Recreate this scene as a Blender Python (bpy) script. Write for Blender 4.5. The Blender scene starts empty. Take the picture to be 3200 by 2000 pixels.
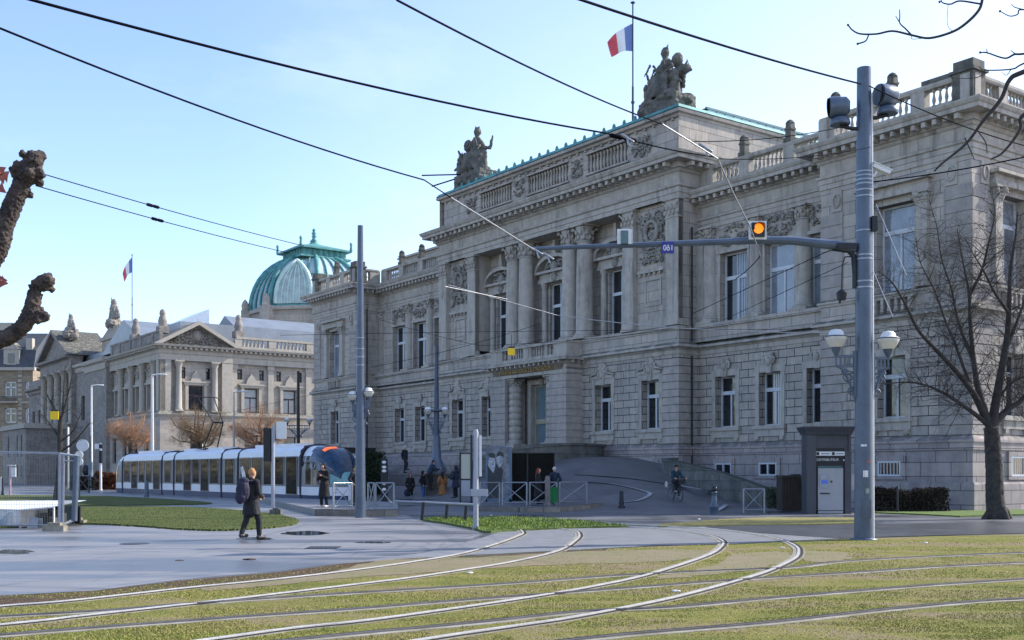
import bpy, math, random
from math import sin, cos, pi, radians, sqrt, atan2
from mathutils import Vector, Matrix
R = random.Random(7)
SC = bpy.context.scene
COL = SC.collection
HE = 1.65; F = 3450.0; CX = 1600.0; HY = 1478.0
def W(px, py, Y):                       # a point seen at (px, py), Y metres ahead
    return Vector(((px-CX)/F*Y, Y, HE+(HY-py)/F*Y))
def G(px, py, z=0.0):                   # a point on the ground
    Y = F*(HE-z)/(py-HY)
    return Vector(((px-CX)/F*Y, Y, z))
def WZ(px, py, z):                      # a point seen at (px,py) lying at height z
    Y = F*(z-HE)/(HY-py)
    return Vector(((px-CX)/F*Y, Y, z))
ANG = radians(35.9)
UU = Vector((-sin(ANG), cos(ANG), 0)); VV = Vector((cos(ANG), sin(ANG), 0))
CO = Vector((19.9, 47.8, 0))
def L(d, t, z=0.0):                     # theatre frame: d into the building, t along the front
    return CO + VV*d + UU*t + Vector((0, 0, z))
def toL(p):
    q = p-CO
    return q.dot(VV), q.dot(UU)

class MB:
    def __init__(s, T=None):
        s.v = []; s.f = []; s.m = []; s.s = []; s.T = T; s.mi = 0
    def add(s, vs, fs, smooth=False, mi=None):
        b = len(s.v)
        if s.T: vs = [s.T(*v) for v in vs]
        s.v += [tuple(v) for v in vs]
        mi = s.mi if mi is None else mi
        for f in fs:
            s.f.append([b+i for i in f]); s.m.append(mi); s.s.append(smooth)
    def box(s, x0, x1, y0, y1, z0, z1, mi=None):
        s.add([(x0,y0,z0),(x1,y0,z0),(x1,y1,z0),(x0,y1,z0),(x0,y0,z1),(x1,y0,z1),(x1,y1,z1),(x0,y1,z1)],
              [(0,3,2,1),(4,5,6,7),(0,1,5,4),(1,2,6,5),(2,3,7,6),(3,0,4,7)], mi=mi)
    def cbox(s, c, sz, mi=None, rz=0.0):
        a, b, h = sz[0]/2, sz[1]/2, sz[2]/2
        vs = []
        for dz in (-h, h):
            for dx, dy in ((-a,-b),(a,-b),(a,b),(-a,b)):
                vs.append((c[0]+dx*cos(rz)-dy*sin(rz), c[1]+dx*sin(rz)+dy*cos(rz), c[2]+dz))
        s.add(vs, [(0,3,2,1),(4,5,6,7),(0,1,5,4),(1,2,6,5),(2,3,7,6),(3,0,4,7)], mi=mi)
    def prism(s, poly, z0, z1, mi=None, smooth=False, fn=None):
        n = len(poly)
        fn = fn or (lambda a, b, c: (a, b, c))
        vs = [fn(p[0], p[1], z0) for p in poly]+[fn(p[0], p[1], z1) for p in poly]
        s.add(vs, [tuple(range(n))[::-1], tuple(range(n, 2*n))], mi=mi)
        s.add(vs, [(i, (i+1) % n, n+(i+1) % n, n+i) for i in range(n)], smooth=smooth, mi=mi)
    def fan(s, poly, z, mi=None):
        s.add([(p[0], p[1], z) for p in poly], [tuple(range(len(poly)))], mi=mi)
    def tube(s, pts, r, n=6, mi=None, cap=True, smooth=True, sq=1.0):
        pts = [Vector(p) for p in pts]
        if not isinstance(r, (list, tuple)): r = [r]*len(pts)
        vs = []; up = Vector((0, 0, 1)); last = None
        for i, p in enumerate(pts):
            d = (pts[min(i+1, len(pts)-1)]-pts[max(i-1, 0)])
            if d.length < 1e-9: d = Vector((0, 0, 1))
            d.normalize()
            if last is None:
                a = d.cross(up)
                if a.length < .05: a = d.cross(Vector((0, 1, 0)))
            else:
                a = last-d*last.dot(d)
                if a.length < 1e-6: a = d.cross(up)
            a.normalize(); b = d.cross(a); last = a
            for k in range(n):
                t = 2*pi*k/n+pi/n
                vs.append(tuple(p+a*(cos(t)*r[i])+b*(sin(t)*r[i]*sq)))
        fs = []
        for i in range(len(pts)-1):
            for k in range(n):
                fs.append((i*n+k, i*n+(k+1) % n, (i+1)*n+(k+1) % n, (i+1)*n+k))
        s.add(vs, fs, smooth=smooth, mi=mi)
        if cap:
            m = (len(pts)-1)*n
            s.add(vs[:n], [tuple(range(n))], mi=mi); s.add(vs[m:], [tuple(range(n))[::-1]], mi=mi)
    def lathe(s, c, prof, n=12, mi=None, smooth=True, sx=1, sy=1, a0=0.0):
        vs = []
        for r, z in prof:
            for k in range(n):
                t = 2*pi*k/n+a0
                vs.append((c[0]+r*cos(t)*sx, c[1]+r*sin(t)*sy, c[2]+z))
        fs = []
        for i in range(len(prof)-1):
            for k in range(n):
                fs.append((i*n+k, i*n+(k+1) % n, (i+1)*n+(k+1) % n, (i+1)*n+k))
        s.add(vs, fs, smooth=smooth, mi=mi)
        m = (len(prof)-1)*n
        if prof[0][0] > 1e-4: s.add(vs[:n], [tuple(range(n))[::-1]], mi=mi)
        if prof[-1][0] > 1e-4: s.add(vs[m:], [tuple(range(n))], mi=mi)
    def ball(s, c, r, n=10, mi=None, rot=None, m=None):
        if not isinstance(r, (tuple, list)): r = (r, r, r)
        m = m or max(4, n//2+1)
        vs = []; fs = []
        M3 = rot.to_matrix() if rot is not None else None
        def put(p):
            q = Vector((p[0]*r[0], p[1]*r[1], p[2]*r[2]))
            if M3: q = M3 @ q
            vs.append((c[0]+q.x, c[1]+q.y, c[2]+q.z))
        put((0, 0, -1))
        for j in range(1, m):
            a = -pi/2+pi*j/m
            for k in range(n):
                t = 2*pi*k/n
                put((cos(a)*cos(t), cos(a)*sin(t), sin(a)))
        put((0, 0, 1)); e = len(vs)-1
        for k in range(n): fs.append((0, 1+(k+1) % n, 1+k))
        for j in range(m-2):
            for k in range(n):
                fs.append((1+j*n+k, 1+j*n+(k+1) % n, 1+(j+1)*n+(k+1) % n, 1+(j+1)*n+k))
        for k in range(n): fs.append((e, 1+(m-2)*n+k, 1+(m-2)*n+(k+1) % n))
        s.add(vs, fs, smooth=True, mi=mi)
    def limb(s, a, b, r0, r1, n=10, mi=None):   # closed tapered capsule
        a = Vector(a); b = Vector(b); d = b-a; ln = max(d.length, 1e-5); d = d/ln
        pts = []; rs = []
        for k in (80, 55, 28): pts.append(a-d*r0*sin(radians(k))); rs.append(r0*cos(radians(k)))
        pts += [a, a+d*ln*.5, b]; rs += [r0, (r0+r1)/2, r1]
        for k in (28, 55, 80): pts.append(b+d*r1*sin(radians(k))); rs.append(r1*cos(radians(k)))
        s.tube(pts, rs, n=n, mi=mi)
    def sweep(s, path, prof, mi=None, closed=False, smooth=False):
        P = [Vector(p) for p in path]; n = len(P); rings = []
        for i in range(n):
            ns = []
            if i > 0 or closed:
                d = P[i]-P[i-1]; ns.append(Vector((-d.y, d.x)).normalized())
            if i < n-1 or closed:
                d = P[(i+1) % n]-P[i]; ns.append(Vector((-d.y, d.x)).normalized())
            if len(ns) == 2: m = (ns[0]+ns[1])/max(.2, 1+ns[0].dot(ns[1]))
            else: m = ns[0]
            rings.append([(P[i].x+m.x*o, P[i].y+m.y*o, z) for o, z in prof])
        k = len(prof)
        vs = [v for r in rings for v in r]; fs = []
        for i in range(n if closed else n-1):
            j = (i+1) % n
            for a in range(k-1):
                fs.append((i*k+a, j*k+a, j*k+a+1, i*k+a+1))
        s.add(vs, fs, smooth=smooth, mi=mi)
        if not closed:
            s.add(rings[0], [tuple(range(k))], mi=mi); s.add(rings[-1], [tuple(range(k))[::-1]], mi=mi)
    def wall(s, x, y0, y1, z0, z1, ops=(), rv=.3, mi=None):   # front-facing sheet at depth x with real openings and reveals
        ys = sorted({y0, y1} | {o[i] for o in ops for i in (0, 1) if y0 < o[i] < y1})
        zs = sorted({z0, z1} | {o[i] for o in ops for i in (2, 3) if z0 < o[i] < z1})
        for i in range(len(ys)-1):
            for j in range(len(zs)-1):
                cy = (ys[i]+ys[i+1])/2; cz = (zs[j]+zs[j+1])/2
                if any(o[0] < cy < o[1] and o[2] < cz < o[3] for o in ops): continue
                s.add([(x,ys[i],zs[j]),(x,ys[i+1],zs[j]),(x,ys[i+1],zs[j+1]),(x,ys[i],zs[j+1])], [(0,1,2,3)], mi=mi)
        for a, b, c, d in [o[:4] for o in ops]:
            e = x+rv
            s.add([(x,a,c),(x,b,c),(x,b,d),(x,a,d),(e,a,c),(e,b,c),(e,b,d),(e,a,d)],
                  [(0,1,5,4),(1,2,6,5),(2,3,7,6),(3,0,4,7)], mi=mi)
    def build(s, name, mats, parent=None, origin=None, rz=0.0):
        me = bpy.data.meshes.new(name)
        if origin is not None:
            o = Vector(origin)
            s.v = [(v[0]-o.x, v[1]-o.y, v[2]-o.z) for v in s.v]
        me.from_pydata(s.v, [], s.f)
        if not isinstance(mats, (list, tuple)): mats = [mats]
        for m in mats: me.materials.append(m)
        me.polygons.foreach_set('material_index', [min(i, len(mats)-1) for i in s.m])
        me.polygons.foreach_set('use_smooth', s.s)
        me.update()
        ob = bpy.data.objects.new(name, me); COL.objects.link(ob)
        if parent is not None: ob.parent = parent
        if origin is not None: ob.location = origin
        if rz: ob.rotation_euler = (0, 0, rz)
        return ob
def parts(mb, name, mats, parent, gap=.22):   # one part per spatial cluster of pieces
    n = len(mb.v); P = list(range(n))
    def fd(i):
        while P[i] != i: P[i] = P[P[i]]; i = P[i]
        return i
    for f in mb.f:
        r = fd(f[0])
        for i in f[1:]: P[fd(i)] = r
    isl = {}
    for k, f in enumerate(mb.f): isl.setdefault(fd(f[0]), []).append(k)
    bb = []
    for k, fs in isl.items():
        vs = [mb.v[i] for q in fs for i in mb.f[q]]
        bb.append(([min(v[a] for v in vs)-gap/2 for a in range(3)], [max(v[a] for v in vs)+gap/2 for a in range(3)], fs))
    m = len(bb); C = list(range(m))
    def fc(i):
        while C[i] != i: C[i] = C[C[i]]; i = C[i]
        return i
    for i in range(m):
        for j in range(i):
            if fc(i) != fc(j) and all(bb[i][0][a] <= bb[j][1][a] and bb[j][0][a] <= bb[i][1][a] for a in range(3)): C[fc(i)] = fc(j)
    cl = {}
    for i in range(m): cl.setdefault(fc(i), []).extend(bb[i][2])
    out = []
    for fs in cl.values():
        b = MB(); mp = {}
        for q in fs:
            for i in mb.f[q]:
                if i not in mp: mp[i] = len(b.v); b.v.append(mb.v[i])
            b.f.append([mp[i] for i in mb.f[q]]); b.m.append(mb.m[q]); b.s.append(mb.s[q])
        out.append(b.build(name, mats, parent))
    return out
def lettering(name, text, size, ext, m, parent, loc, rot, align='LEFT', sx=1):
    cu = bpy.data.curves.new(name, 'FONT'); cu.body = text; cu.size = size; cu.extrude = ext; cu.align_x = align
    t = bpy.data.objects.new(name, cu); me = bpy.data.meshes.new_from_object(t); bpy.data.objects.remove(t)
    me.materials.clear(); me.materials.append(m); o = bpy.data.objects.new(name, me); COL.objects.link(o); o.parent = parent
    o.location = loc; o.rotation_euler = rot; o.scale = (sx, 1, 1); return o
def tag(o, label=None, cat=None, group=None, kind=None):
    if label: o['label'] = label
    if cat: o['category'] = cat
    if group: o['group'] = group
    if kind: o['kind'] = kind
    return o
def empty(name, loc, rz=0.0, label=None, cat=None, group=None, kind=None):
    o = bpy.data.objects.new(name, None); COL.objects.link(o)
    o.location = loc; o.rotation_euler = (0, 0, rz); o.empty_display_size = .2
    return tag(o, label, cat, group, kind)
def copy_tree(o, parent=None):
    c = o.copy(); COL.objects.link(c); c.parent = parent
    for ch in o.children: copy_tree(ch, c)
    return c
def remesh(o, vox, disp=0.0, dscale=.3):
    m = o.modifiers.new('Remesh', 'REMESH'); m.mode = 'VOXEL'; m.voxel_size = vox; m.use_smooth_shade = True
    sm = o.modifiers.new('Smooth', 'SMOOTH'); sm.factor = .5; sm.iterations = 2
    if disp:
        t = bpy.data.textures.new('lumps', 'CLOUDS'); t.noise_scale = dscale
        d = o.modifiers.new('Displace', 'DISPLACE'); d.texture = t; d.strength = disp; d.mid_level = .5
    return o
def crom(pts, k=6):                     # Catmull-Rom through points
    P = [Vector(p) for p in pts]; P = [P[0]*2-P[1]]+P+[P[-1]*2-P[-2]]; out = []
    for i in range(1, len(P)-2):
        for j in range(k):
            t = j/k; a, b, c, d = P[i-1], P[i], P[i+1], P[i+2]
            out.append(.5*((2*b)+(c-a)*t+(2*a-5*b+4*c-d)*t*t+(3*b-a-3*c+d)*t*t*t))
    out.append(P[-2]); return out

# ---------------------------------------------------------------- materials
def newmat(name):
    m = bpy.data.materials.new(name); m.use_nodes = True
    nt = m.node_tree; b = nt.nodes['Principled BSDF']
    return m, nt, b
def N(nt, t, **kw):
    n = nt.nodes.new(t)
    for k, v in kw.items():
        if k.startswith('i_'):
            n.inputs[k[2:].replace('_', ' ')].default_value = v
        else: setattr(n, k, v)
    return n
def mixc(nt, fac, a, b, mode='MIX'):
    n = nt.nodes.new('ShaderNodeMix'); n.data_type = 'RGBA'; n.blend_type = mode
    for sock, val in ((0, fac), (6, a), (7, b)):
        if hasattr(val, 'is_output') or isinstance(val, bpy.types.NodeSocket): nt.links.new(val, n.inputs[sock])
        elif sock == 0: n.inputs[0].default_value = val
        else: n.inputs[sock].default_value = (*val[:3], 1)
    return n.outputs[2]
def ramp(nt, fac, lo, hi, a=0.0, b=1.0):
    n = nt.nodes.new('ShaderNodeMapRange'); n.clamp = True
    nt.links.new(fac, n.inputs['Value'])
    n.inputs['From Min'].default_value = lo; n.inputs['From Max'].default_value = hi
    n.inputs['To Min'].default_value = a; n.inputs['To Max'].default_value = b
    return n.outputs['Result']
def math2(nt, op, a, b=0.0):
    n = nt.nodes.new('ShaderNodeMath'); n.operation = op
    for i, v in enumerate((a, b)):
        if isinstance(v, bpy.types.NodeSocket): nt.links.new(v, n.inputs[i])
        else: n.inputs[i].default_value = v
    return n.outputs[0]
def noise(nt, vec, scale, detail=4, rough=.6):
    n = N(nt, 'ShaderNodeTexNoise'); n.inputs['Scale'].default_value = scale
    n.inputs['Detail'].default_value = detail; n.inputs['Roughness'].default_value = rough
    nt.links.new(vec, n.inputs['Vector']); return n.outputs['Fac']
def bumpn(nt, b, h, strength=.3, dist=.02):
    n = N(nt, 'ShaderNodeBump'); n.inputs['Strength'].default_value = strength; n.inputs['Distance'].default_value = dist
    nt.links.new(h, n.inputs['Height']); nt.links.new(n.outputs['Normal'], b.inputs['Normal']); return n
def mat(name, c, rough=.7, metal=0.0, var=.18, scale=2.0, bump=0.0, c2=None, emit=None, es=1.0, alpha=None, spec=.5, coat=0.0):
    m, nt, b = newmat(name)
    tc = N(nt, 'ShaderNodeTexCoord'); v = tc.outputs['Object']
    f = noise(nt, v, scale); f2 = noise(nt, v, scale*7, 3)
    f = math2(nt, 'ADD', math2(nt, 'MULTIPLY', f, .65), math2(nt, 'MULTIPLY', f2, .35))
    c2 = c2 or [x*(1-var*1.6) for x in c]
    c1 = [min(1, x*(1+var)) for x in c]
    nt.links.new(mixc(nt, ramp(nt, f, .35, .65), c2, c1), b.inputs['Base Color'])
    b.inputs['Roughness'].default_value = rough; b.inputs['Metallic'].default_value = metal
    nt.links.new(ramp(nt, f2, .3, .7, max(0, rough-.08), min(1, rough+.08)), b.inputs['Roughness'])
    b.inputs['Specular IOR Level'].default_value = spec
    if coat: b.inputs['Coat Weight'].default_value = coat; b.inputs['Coat Roughness'].default_value = .05
    if bump: bumpn(nt, b, f2, bump, .02)
    if emit:
        b.inputs['Emission Color'].default_value = (*emit, 1); b.inputs['Emission Strength'].default_value = es
    if alpha is not None: b.inputs['Alpha'].default_value = alpha
    return m
def stone(name, c, c2, block=(1.1, .44), mortar=.012, groove=1.0, mc=(.06, .06, .065), stain=.5, off=.5, moss=True):
    m, nt, b = newmat(name)
    tc = N(nt, 'ShaderNodeTexCoord'); v = tc.outputs['Object']
    sx = N(nt, 'ShaderNodeSeparateXYZ'); nt.links.new(v, sx.inputs[0])
    a = math2(nt, 'ADD', sx.outputs[0], sx.outputs[1])
    cb = N(nt, 'ShaderNodeCombineXYZ'); nt.links.new(a, cb.inputs[0])
    nt.links.new(math2(nt, 'SUBTRACT', sx.outputs[2], .26), cb.inputs[1])
    big = noise(nt, v, .35, 5, .65); mid = noise(nt, v, 2.2, 5, .6); fine = noise(nt, v, 26, 3, .6)
    mp = N(nt, 'ShaderNodeMapping'); mp.inputs['Scale'].default_value = (1.6, 1.6, .16); nt.links.new(v, mp.inputs[0])
    streak = noise(nt, mp.outputs[0], 1.6, 5, .7)
    col = mixc(nt, ramp(nt, mid, .38, .62), c, c2)
    fac = None
    if block:
        br = N(nt, 'ShaderNodeTexBrick'); nt.links.new(cb.outputs[0], br.inputs['Vector'])
        br.offset = off; br.inputs['Scale'].default_value = 1
        br.inputs['Brick Width'].default_value = block[0]; br.inputs['Row Height'].default_value = block[1]
        br.inputs['Mortar Size'].default_value = mortar; br.inputs['Mortar Smooth'].default_value = .15; br.inputs['Bias'].default_value = 0
        br.inputs['Color1'].default_value = (.76, .775, .81, 1); br.inputs['Color2'].default_value = (1.14, 1.10, 1.07, 1)
        br.inputs['Mortar'].default_value = (1, 1, 1, 1)
        col = mixc(nt, .8, col, br.outputs['Color'], 'MULTIPLY'); fac = br.outputs['Fac']
    st = math2(nt, 'MULTIPLY', ramp(nt, streak, .46, .72), ramp(nt, big, .35, .6))
    col = mixc(nt, math2(nt, 'MULTIPLY', st, stain), col, [x*.30 for x in c])
    col = mixc(nt, ramp(nt, fine, .3, .8, .0, .22), col, [x*.6 for x in c])
    if moss:
        ge = N(nt, 'ShaderNodeNewGeometry'); s2 = N(nt, 'ShaderNodeSeparateXYZ'); nt.links.new(ge.outputs['Normal'], s2.inputs[0])
        up = math2(nt, 'MULTIPLY', ramp(nt, s2.outputs[2], .4, .8), ramp(nt, mid, .3, .5))
        col = mixc(nt, math2(nt, 'MULTIPLY', up, .75), col, (.05, .058, .048))
    if fac is not None:
        col = mixc(nt, math2(nt, 'MULTIPLY', fac, groove), col, mc)
    nt.links.new(col, b.inputs['Base Color']); b.inputs['Roughness'].default_value = .88
    b.inputs['Specular IOR Level'].default_value = .25
    h = math2(nt, 'MULTIPLY', fine, .25)
    h = math2(nt, 'ADD', h, math2(nt, 'MULTIPLY', mid, .3))
    if fac is not None: h = math2(nt, 'SUBTRACT', h, math2(nt, 'MULTIPLY', fac, 1.2))
    bumpn(nt, b, h, .55, .03)
    return m
S1 = (.47, .425, .375); S2 = (.38, .35, .312)
M_ASH = stone('coursed_stone', S1, S2, (1.05, .44), .021, 1.0, mc=(.035, .035, .04), stain=.75)
M_BIG = stone('smooth_stone', (.48, .435, .385), (.41, .375, .335), (1.5, .60), .013, .85, stain=.75)
M_PLAIN = stone('carved_stone', (.48, .44, .39), (.39, .36, .32), None, stain=1.0)
M_DARKST = stone('weathered_carved_stone', (.185, .175, .155), (.095, .095, .085), None, stain=.9)
M_RELF = stone('darker_relief_stone', (.34, .315, .28), (.23, .22, .195), None, stain=.9)  # reliefs, a tone darker than the plain carved stone
M_PL = stone('pinkish_plinth_stone', (.43, .375, .36), (.345, .31, .30), (1.5, .62), .016, .95)
M_QUOIN = stone('rusticated_stone', (.44, .40, .36), (.35, .325, .30), (2.3, 50), .006, .5)
M_LIB = stone('library_stone', (.46, .41, .345), (.39, .35, .30), (1.4, .5), .008, .45)
M_LIBP = stone('library_plain_stone', (.46, .42, .36), (.40, .365, .31), None, stain=.5)
M_WALLF = stone('old_low_wall_stone', (.19, .19, .175), (.12, .125, .11), (1.6, .5), .02, .6, stain=.9)
M_KERB = stone('kerb_stone', (.30, .265, .22), (.21, .19, .165), (1.0, 9), .02, .8)
M_GLASS = mat('dark_window_glass', (.018, .022, .028), .06, 0, .3, .5, spec=.9)
M_GLASS2 = mat('pale_curtained_glass', (.22, .255, .30), .08, 0, .18, .6, spec=.9)
M_FRAME = mat('white_painted_frame', (.55, .58, .62), .5, 0, .06)
M_FRAMER = mat('brown_red_window_frame', (.06, .022, .018), .5, 0, .1)
M_COP = mat('green_copper', (.10, .30, .29), .6, .1, .25, 1.2, .2, c2=(.045, .16, .16))
M_COPD = mat('dark_copper_edge', (.06, .15, .18), .55, .2, .2, 1.2, .1)
M_ZINC = mat('zinc_roof', (.24, .27, .31), .45, .3, .12, .5)
M_SLATE = mat('slate_roof', (.06, .066, .078), .6, 0, .2, 1.0, .1)
M_DARK = mat('dark_void', (.012, .012, .013), .9)
M_BLACK = mat('black_iron', (.015, .017, .022), .45, .2, .2, 4)
M_POLE = mat('blue_grey_mast_paint', (.085, .115, .165), .36, .1, .14, 2.0, c2=(.062, .085, .125))
M_POLE2 = mat('pale_post_paint', (.34, .355, .40), .45, 0, .1)
M_STEEL = mat('galvanised_steel', (.28, .31, .35), .38, .6, .12, 5)
M_WHITE = mat('white_enamel', (.72, .72, .72), .4, 0, .05)
M_WIRE = mat('black_wire', (.005, .006, .012), .9, spec=.05)
M_WIREL = mat('bare_copper_wire', (.30, .31, .34), .4, .3, .1)
M_BARK = mat('grey_brown_bark', (.050, .043, .037), .9, 0, .35, 6, .8, c2=(.02, .018, .016))
M_BARKP = mat('plane_tree_bark', (.11, .085, .07), .9, 0, .4, 16, 1.0, c2=(.016, .012, .015))
M_TWIG = mat('dark_twigs', (.045, .039, .035), .9, 0, .3, 6)
M_TWIGB = mat('pale_brown_twigs', (.42, .25, .15), .9, 0, .3, 6)
M_TWIGM = mat('olive_brown_twigs', (.24, .16, .09), .9, 0, .3, 6)
# ---------------------------------------------------------------- the theatre
TH = empty('theatre_building', CO, ANG, 'long grey stone neoclassical theatre with columned portico and winged balustrades filling the right half', 'theatre')
PR, PL_ = 0.0, 0.0
WR, WL = 1.6, 2.3
TC = 30.5
def side_T(t0): return lambda x, y, z: (y, t0+x, z)          # for the end wall at t = t0, looking along +t
def window(parent, x, yc, w, z0, z1, T=None, cur=0, fm=None, trans=.68, bars=False, name='window'):
    f = MB(T); a, b = yc-w/2, yc+w/2; t = .085
    f.box(x-.05, x+.05, a, a+t, z0, z1); f.box(x-.05, x+.05, b-t, b, z0, z1)
    f.box(x-.05, x+.05, a+t, b-t, z0, z0+t); f.box(x-.05, x+.05, a+t, b-t, z1-t, z1)
    zt = z0+(z1-z0)*trans
    if trans > 1 and not bars: f.box(x-.045, x+.045, yc-.05, yc+.05, z0+t, z1-t)
    elif not bars:
        f.box(x-.07, x+.05, a+t, b-t, zt-.1, zt+.1); f.box(x-.045, x+.045, yc-.05, yc+.05, z0+t, zt-.1)
    else:
        k = int(w/.16)
        for i in range(1, k): f.box(x-.04, x-.01, a+i*w/k-.015, a+i*w/k+.015, z0+t, z1-t)
    o = f.build(name, fm or M_FRAME, parent)
    p = MB(T); p.add([(x+.02,a+.02,z0+.02),(x+.02,b-.02,z0+.02),(x+.02,b-.02,z1-.02),(x+.02,a+.02,z1-.02)], [(0,1,2,3)])
    p.build('pane', M_GLASS, o)
    if cur:
        q = MB(T); wd = w*(.62 if cur == 1 else .97); ya = a+.04
        n = 14
        for (c0, c1) in ((z0+.06, zt-.1), (zt+.1, z1-.06)):
            vs = []
            for i in range(n+1):
                y = ya+wd*i/n-(.04 if i == n else 0); xx = x+.012-.012*(i % 2)*(1 if cur == 1 else .3)
                vs += [(xx-.004, y, c0), (xx-.004, y, c1)]
            q.add(vs, [(2*i, 2*i+2, 2*i+3, 2*i+1) for i in range(n)])
        q.build('curtain', M_GLASS2, o)
    return o
def baluster(mb, x, y, z0, z1, r=.09, n=8):
    h = z1-z0
    mb.lathe((x, y, z0), [(r*1.15, 0), (r*1.15, h*.08), (r*.6, h*.12), (r*.95, h*.3), (r*1.1, h*.4), (r*.7, h*.62), (r*.5, h*.78), (r*.9, h*.88), (r*1.1, h*.92), (r*1.1, h)], n)
def relief(mb, x, y0, y1, z0, z1, seed, dens=1.0, amp=.12):
    q = random.Random(seed); w, h = y1-y0, z1-z0; yc = (y0+y1)/2
    k = max(3, int(w*h*7*dens))
    for i in range(k):
        y = q.uniform(.06, .5)*w; z = z0+h*q.uniform(.1, .9); r = q.uniform(.07, .17)*min(1.6, max(.7, h*.6))
        ty = q.random(); sc = q.uniform(1.2, 2.0); a0 = q.uniform(0, 6.28)
        for sgn in (-1, 1):
            cy = yc+sgn*(w*.5-y)*.98
            if ty < .5:
                pts = [(x-amp*.5, cy+sgn*r*(1-s/14)*cos(a0+s*.55), z+r*(1-s/14)*sin(a0+s*.55)) for s in range(12)]
                mb.tube(pts, [.045*amp/.12*(1-s/18) for s in range(12)], 5)
            else:
                mb.ball((x, cy, z), (amp, r*.6*sc*.6, r*.6), 7)
def capital(mb, c, r, h, sq=False):
    x, y, z = c
    if sq:
        w = r
        mb.cbox((x, y, z+.04), (w*2.05, w*2.05, .08)); mb.cbox((x, y, z+h-.06), (w*2.5, w*2.5, .12))
        mb.add([(x-w,y-w,z+.08),(x+w,y-w,z+.08),(x+w,y+w,z+.08),(x-w,y+w,z+.08),(x-w*1.2,y-w*1.2,z+h-.12),(x+w*1.2,y-w*1.2,z+h-.12),(x+w*1.2,y+w*1.2,z+h-.12),(x-w*1.2,y+w*1.2,z+h-.12)],
               [(0,1,5,4),(1,2,6,5),(2,3,7,6),(3,0,4,7)])
    else:
        mb.lathe((x, y, z), [(r*1.12, 0), (r*1.12, .07), (r*.95, .09), (r*.98, h*.5), (r*1.2, h-.12)], 16)
        mb.cbox((x, y, z+h-.05), (r*2.7, r*2.7, .1))
    for row, (zz, rr, n) in enumerate(((.28, 1.05, 8), (.55, 1.12, 8))):
        for k in range(n):
            a = 2*pi*(k+row*.5)/n
            mb.ball((x+cos(a)*r*rr, y+sin(a)*r*rr, z+h*zz), (r*.2, r*.2, h*.17), 6)
    for k in range(4):
        a = pi/4+k*pi/2
        p = [(x+cos(a)*r*q2, y+sin(a)*r*q2, z+h*zz) for q2, zz in ((1.1, .6), (1.35, .75), (1.6, .84), (1.65, .74), (1.5, .7))]
        mb.tube(p, [r*.12, r*.13, r*.13, r*.12, r*.1], 5)
def column(parent, x, y, r, z0, z1, hc=1.0, ped=0.0, banded=False, label=None):
    b = MB()
    if ped: b.box(x-r*1.45, x+r*1.45, y-r*1.45, y+r*1.45, z0-ped, z0)
    b.box(x-r*1.35, x+r*1.35, y-r*1.35, y+r*1.35, z0, z0+.14)
    prof = [(r*1.32, .14), (r*1.36, .2), (r*1.3, .27), (r*1.12, .3), (r*1.14, .36), (r*1.04, .42)]
    H = z1-z0
    if banded:
        z = .42; prof.append((r*.9, .42))
        while z < H-hc-.05:
            prof += [(r*.9, z), (r*1.06, z+.04), (r*1.08, z+.2), (r*1.06, z+.38), (r*.9, z+.42)]; z += .44
    else:
        for k in range(7):
            q = k/6; prof.append((r*(1-.14*q*q), .45+(H-hc-.45)*q))
    b.lathe((x, y, z0), prof, 24)
    capital(b, (x, y, z1-hc), r*.88, hc)
    return b.build('column', M_PLAIN, parent)
def pilaster(mb, x, y0, y1, z0, z1, proud=.12, hc=1.0, cap=True, base=True):
    if base:
        mb.box(x-proud-.1, x+.05, y0-.08, y1+.08, z0, z0+.18); mb.box(x-proud-.05, x+.05, y0-.04, y1+.04, z0+.18, z0+.36)
    mb.box(x-proud, x+.05, y0, y1, z0+(.36 if base else 0), z1-(hc if cap else 0))
    if cap:
        mb.box(x-proud-.04, x+.05, y0-.04, y1+.04, z1-hc, z1-hc+.08)
        mb.box(x-proud-.02, x+.05, y0, y1, z1-hc+.08, z1-.1); mb.box(x-proud-.12, x+.05, y0-.12, y1+.12, z1-.1, z1)
        n = max(3, int((y1-y0)/.26))
        for r_, zz in ((0, .28), (1, .55)):
            for k in range(n+1-r_):
                yy = y0+(k+.5*r_)*(y1-y0)/n
                mb.ball((x-proud-.04, yy, z1-hc+hc*zz), (.1, .11, hc*.17), 6)
        for yy, sg in ((y0, -1), (y1, 1)):
            mb.tube([(x-proud-.06, yy-sg*.12, z1-.45), (x-proud-.1, yy+sg*.02, z1-.3), (x-proud-.14, yy+sg*.12, z1-.2), (x-proud-.14, yy+sg*.1, z1-.32)], [.06, .07, .08, .06], 5)
OUT = [(30, 0), (0, 0), (0, 8), (WR, 8), (WR, 17.9), (0, 17.9), (0, 43.2), (WL, 43.2), (WL, 56.4), (0, 56.4), (0, 64.5), (30, 64.5)]
# --- plinth, string courses
b = MB()
b.sweep(OUT, [(0, -.3), (.32, -.3), (.32, 1.15), (.26, 1.25), (.14, 1.25), (.14, 2.62), (.2, 2.66), (.2, 2.98), (.26, 3.0), (.26, 3.1), (.12, 3.26), (.03, 3.3), (0, 3.3)])
b.build('plinth', M_PL, TH)
b = MB()
b.sweep(OUT, [(0, 8.36), (.05, 8.4), (.05, 8.62), (.1, 8.66), (.2, 8.74), (.36, 8.78), (.36, 8.9), (.3, 8.95), (.06, 9.06), (0, 9.06)])
b.sweep(OUT, [(0, 9.72), (.06, 9.74), (.1, 9.84), (.16, 9.88), (.16, 9.96), (0, 10.04)])
b.build('string_course', M_PLAIN, TH)
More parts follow.
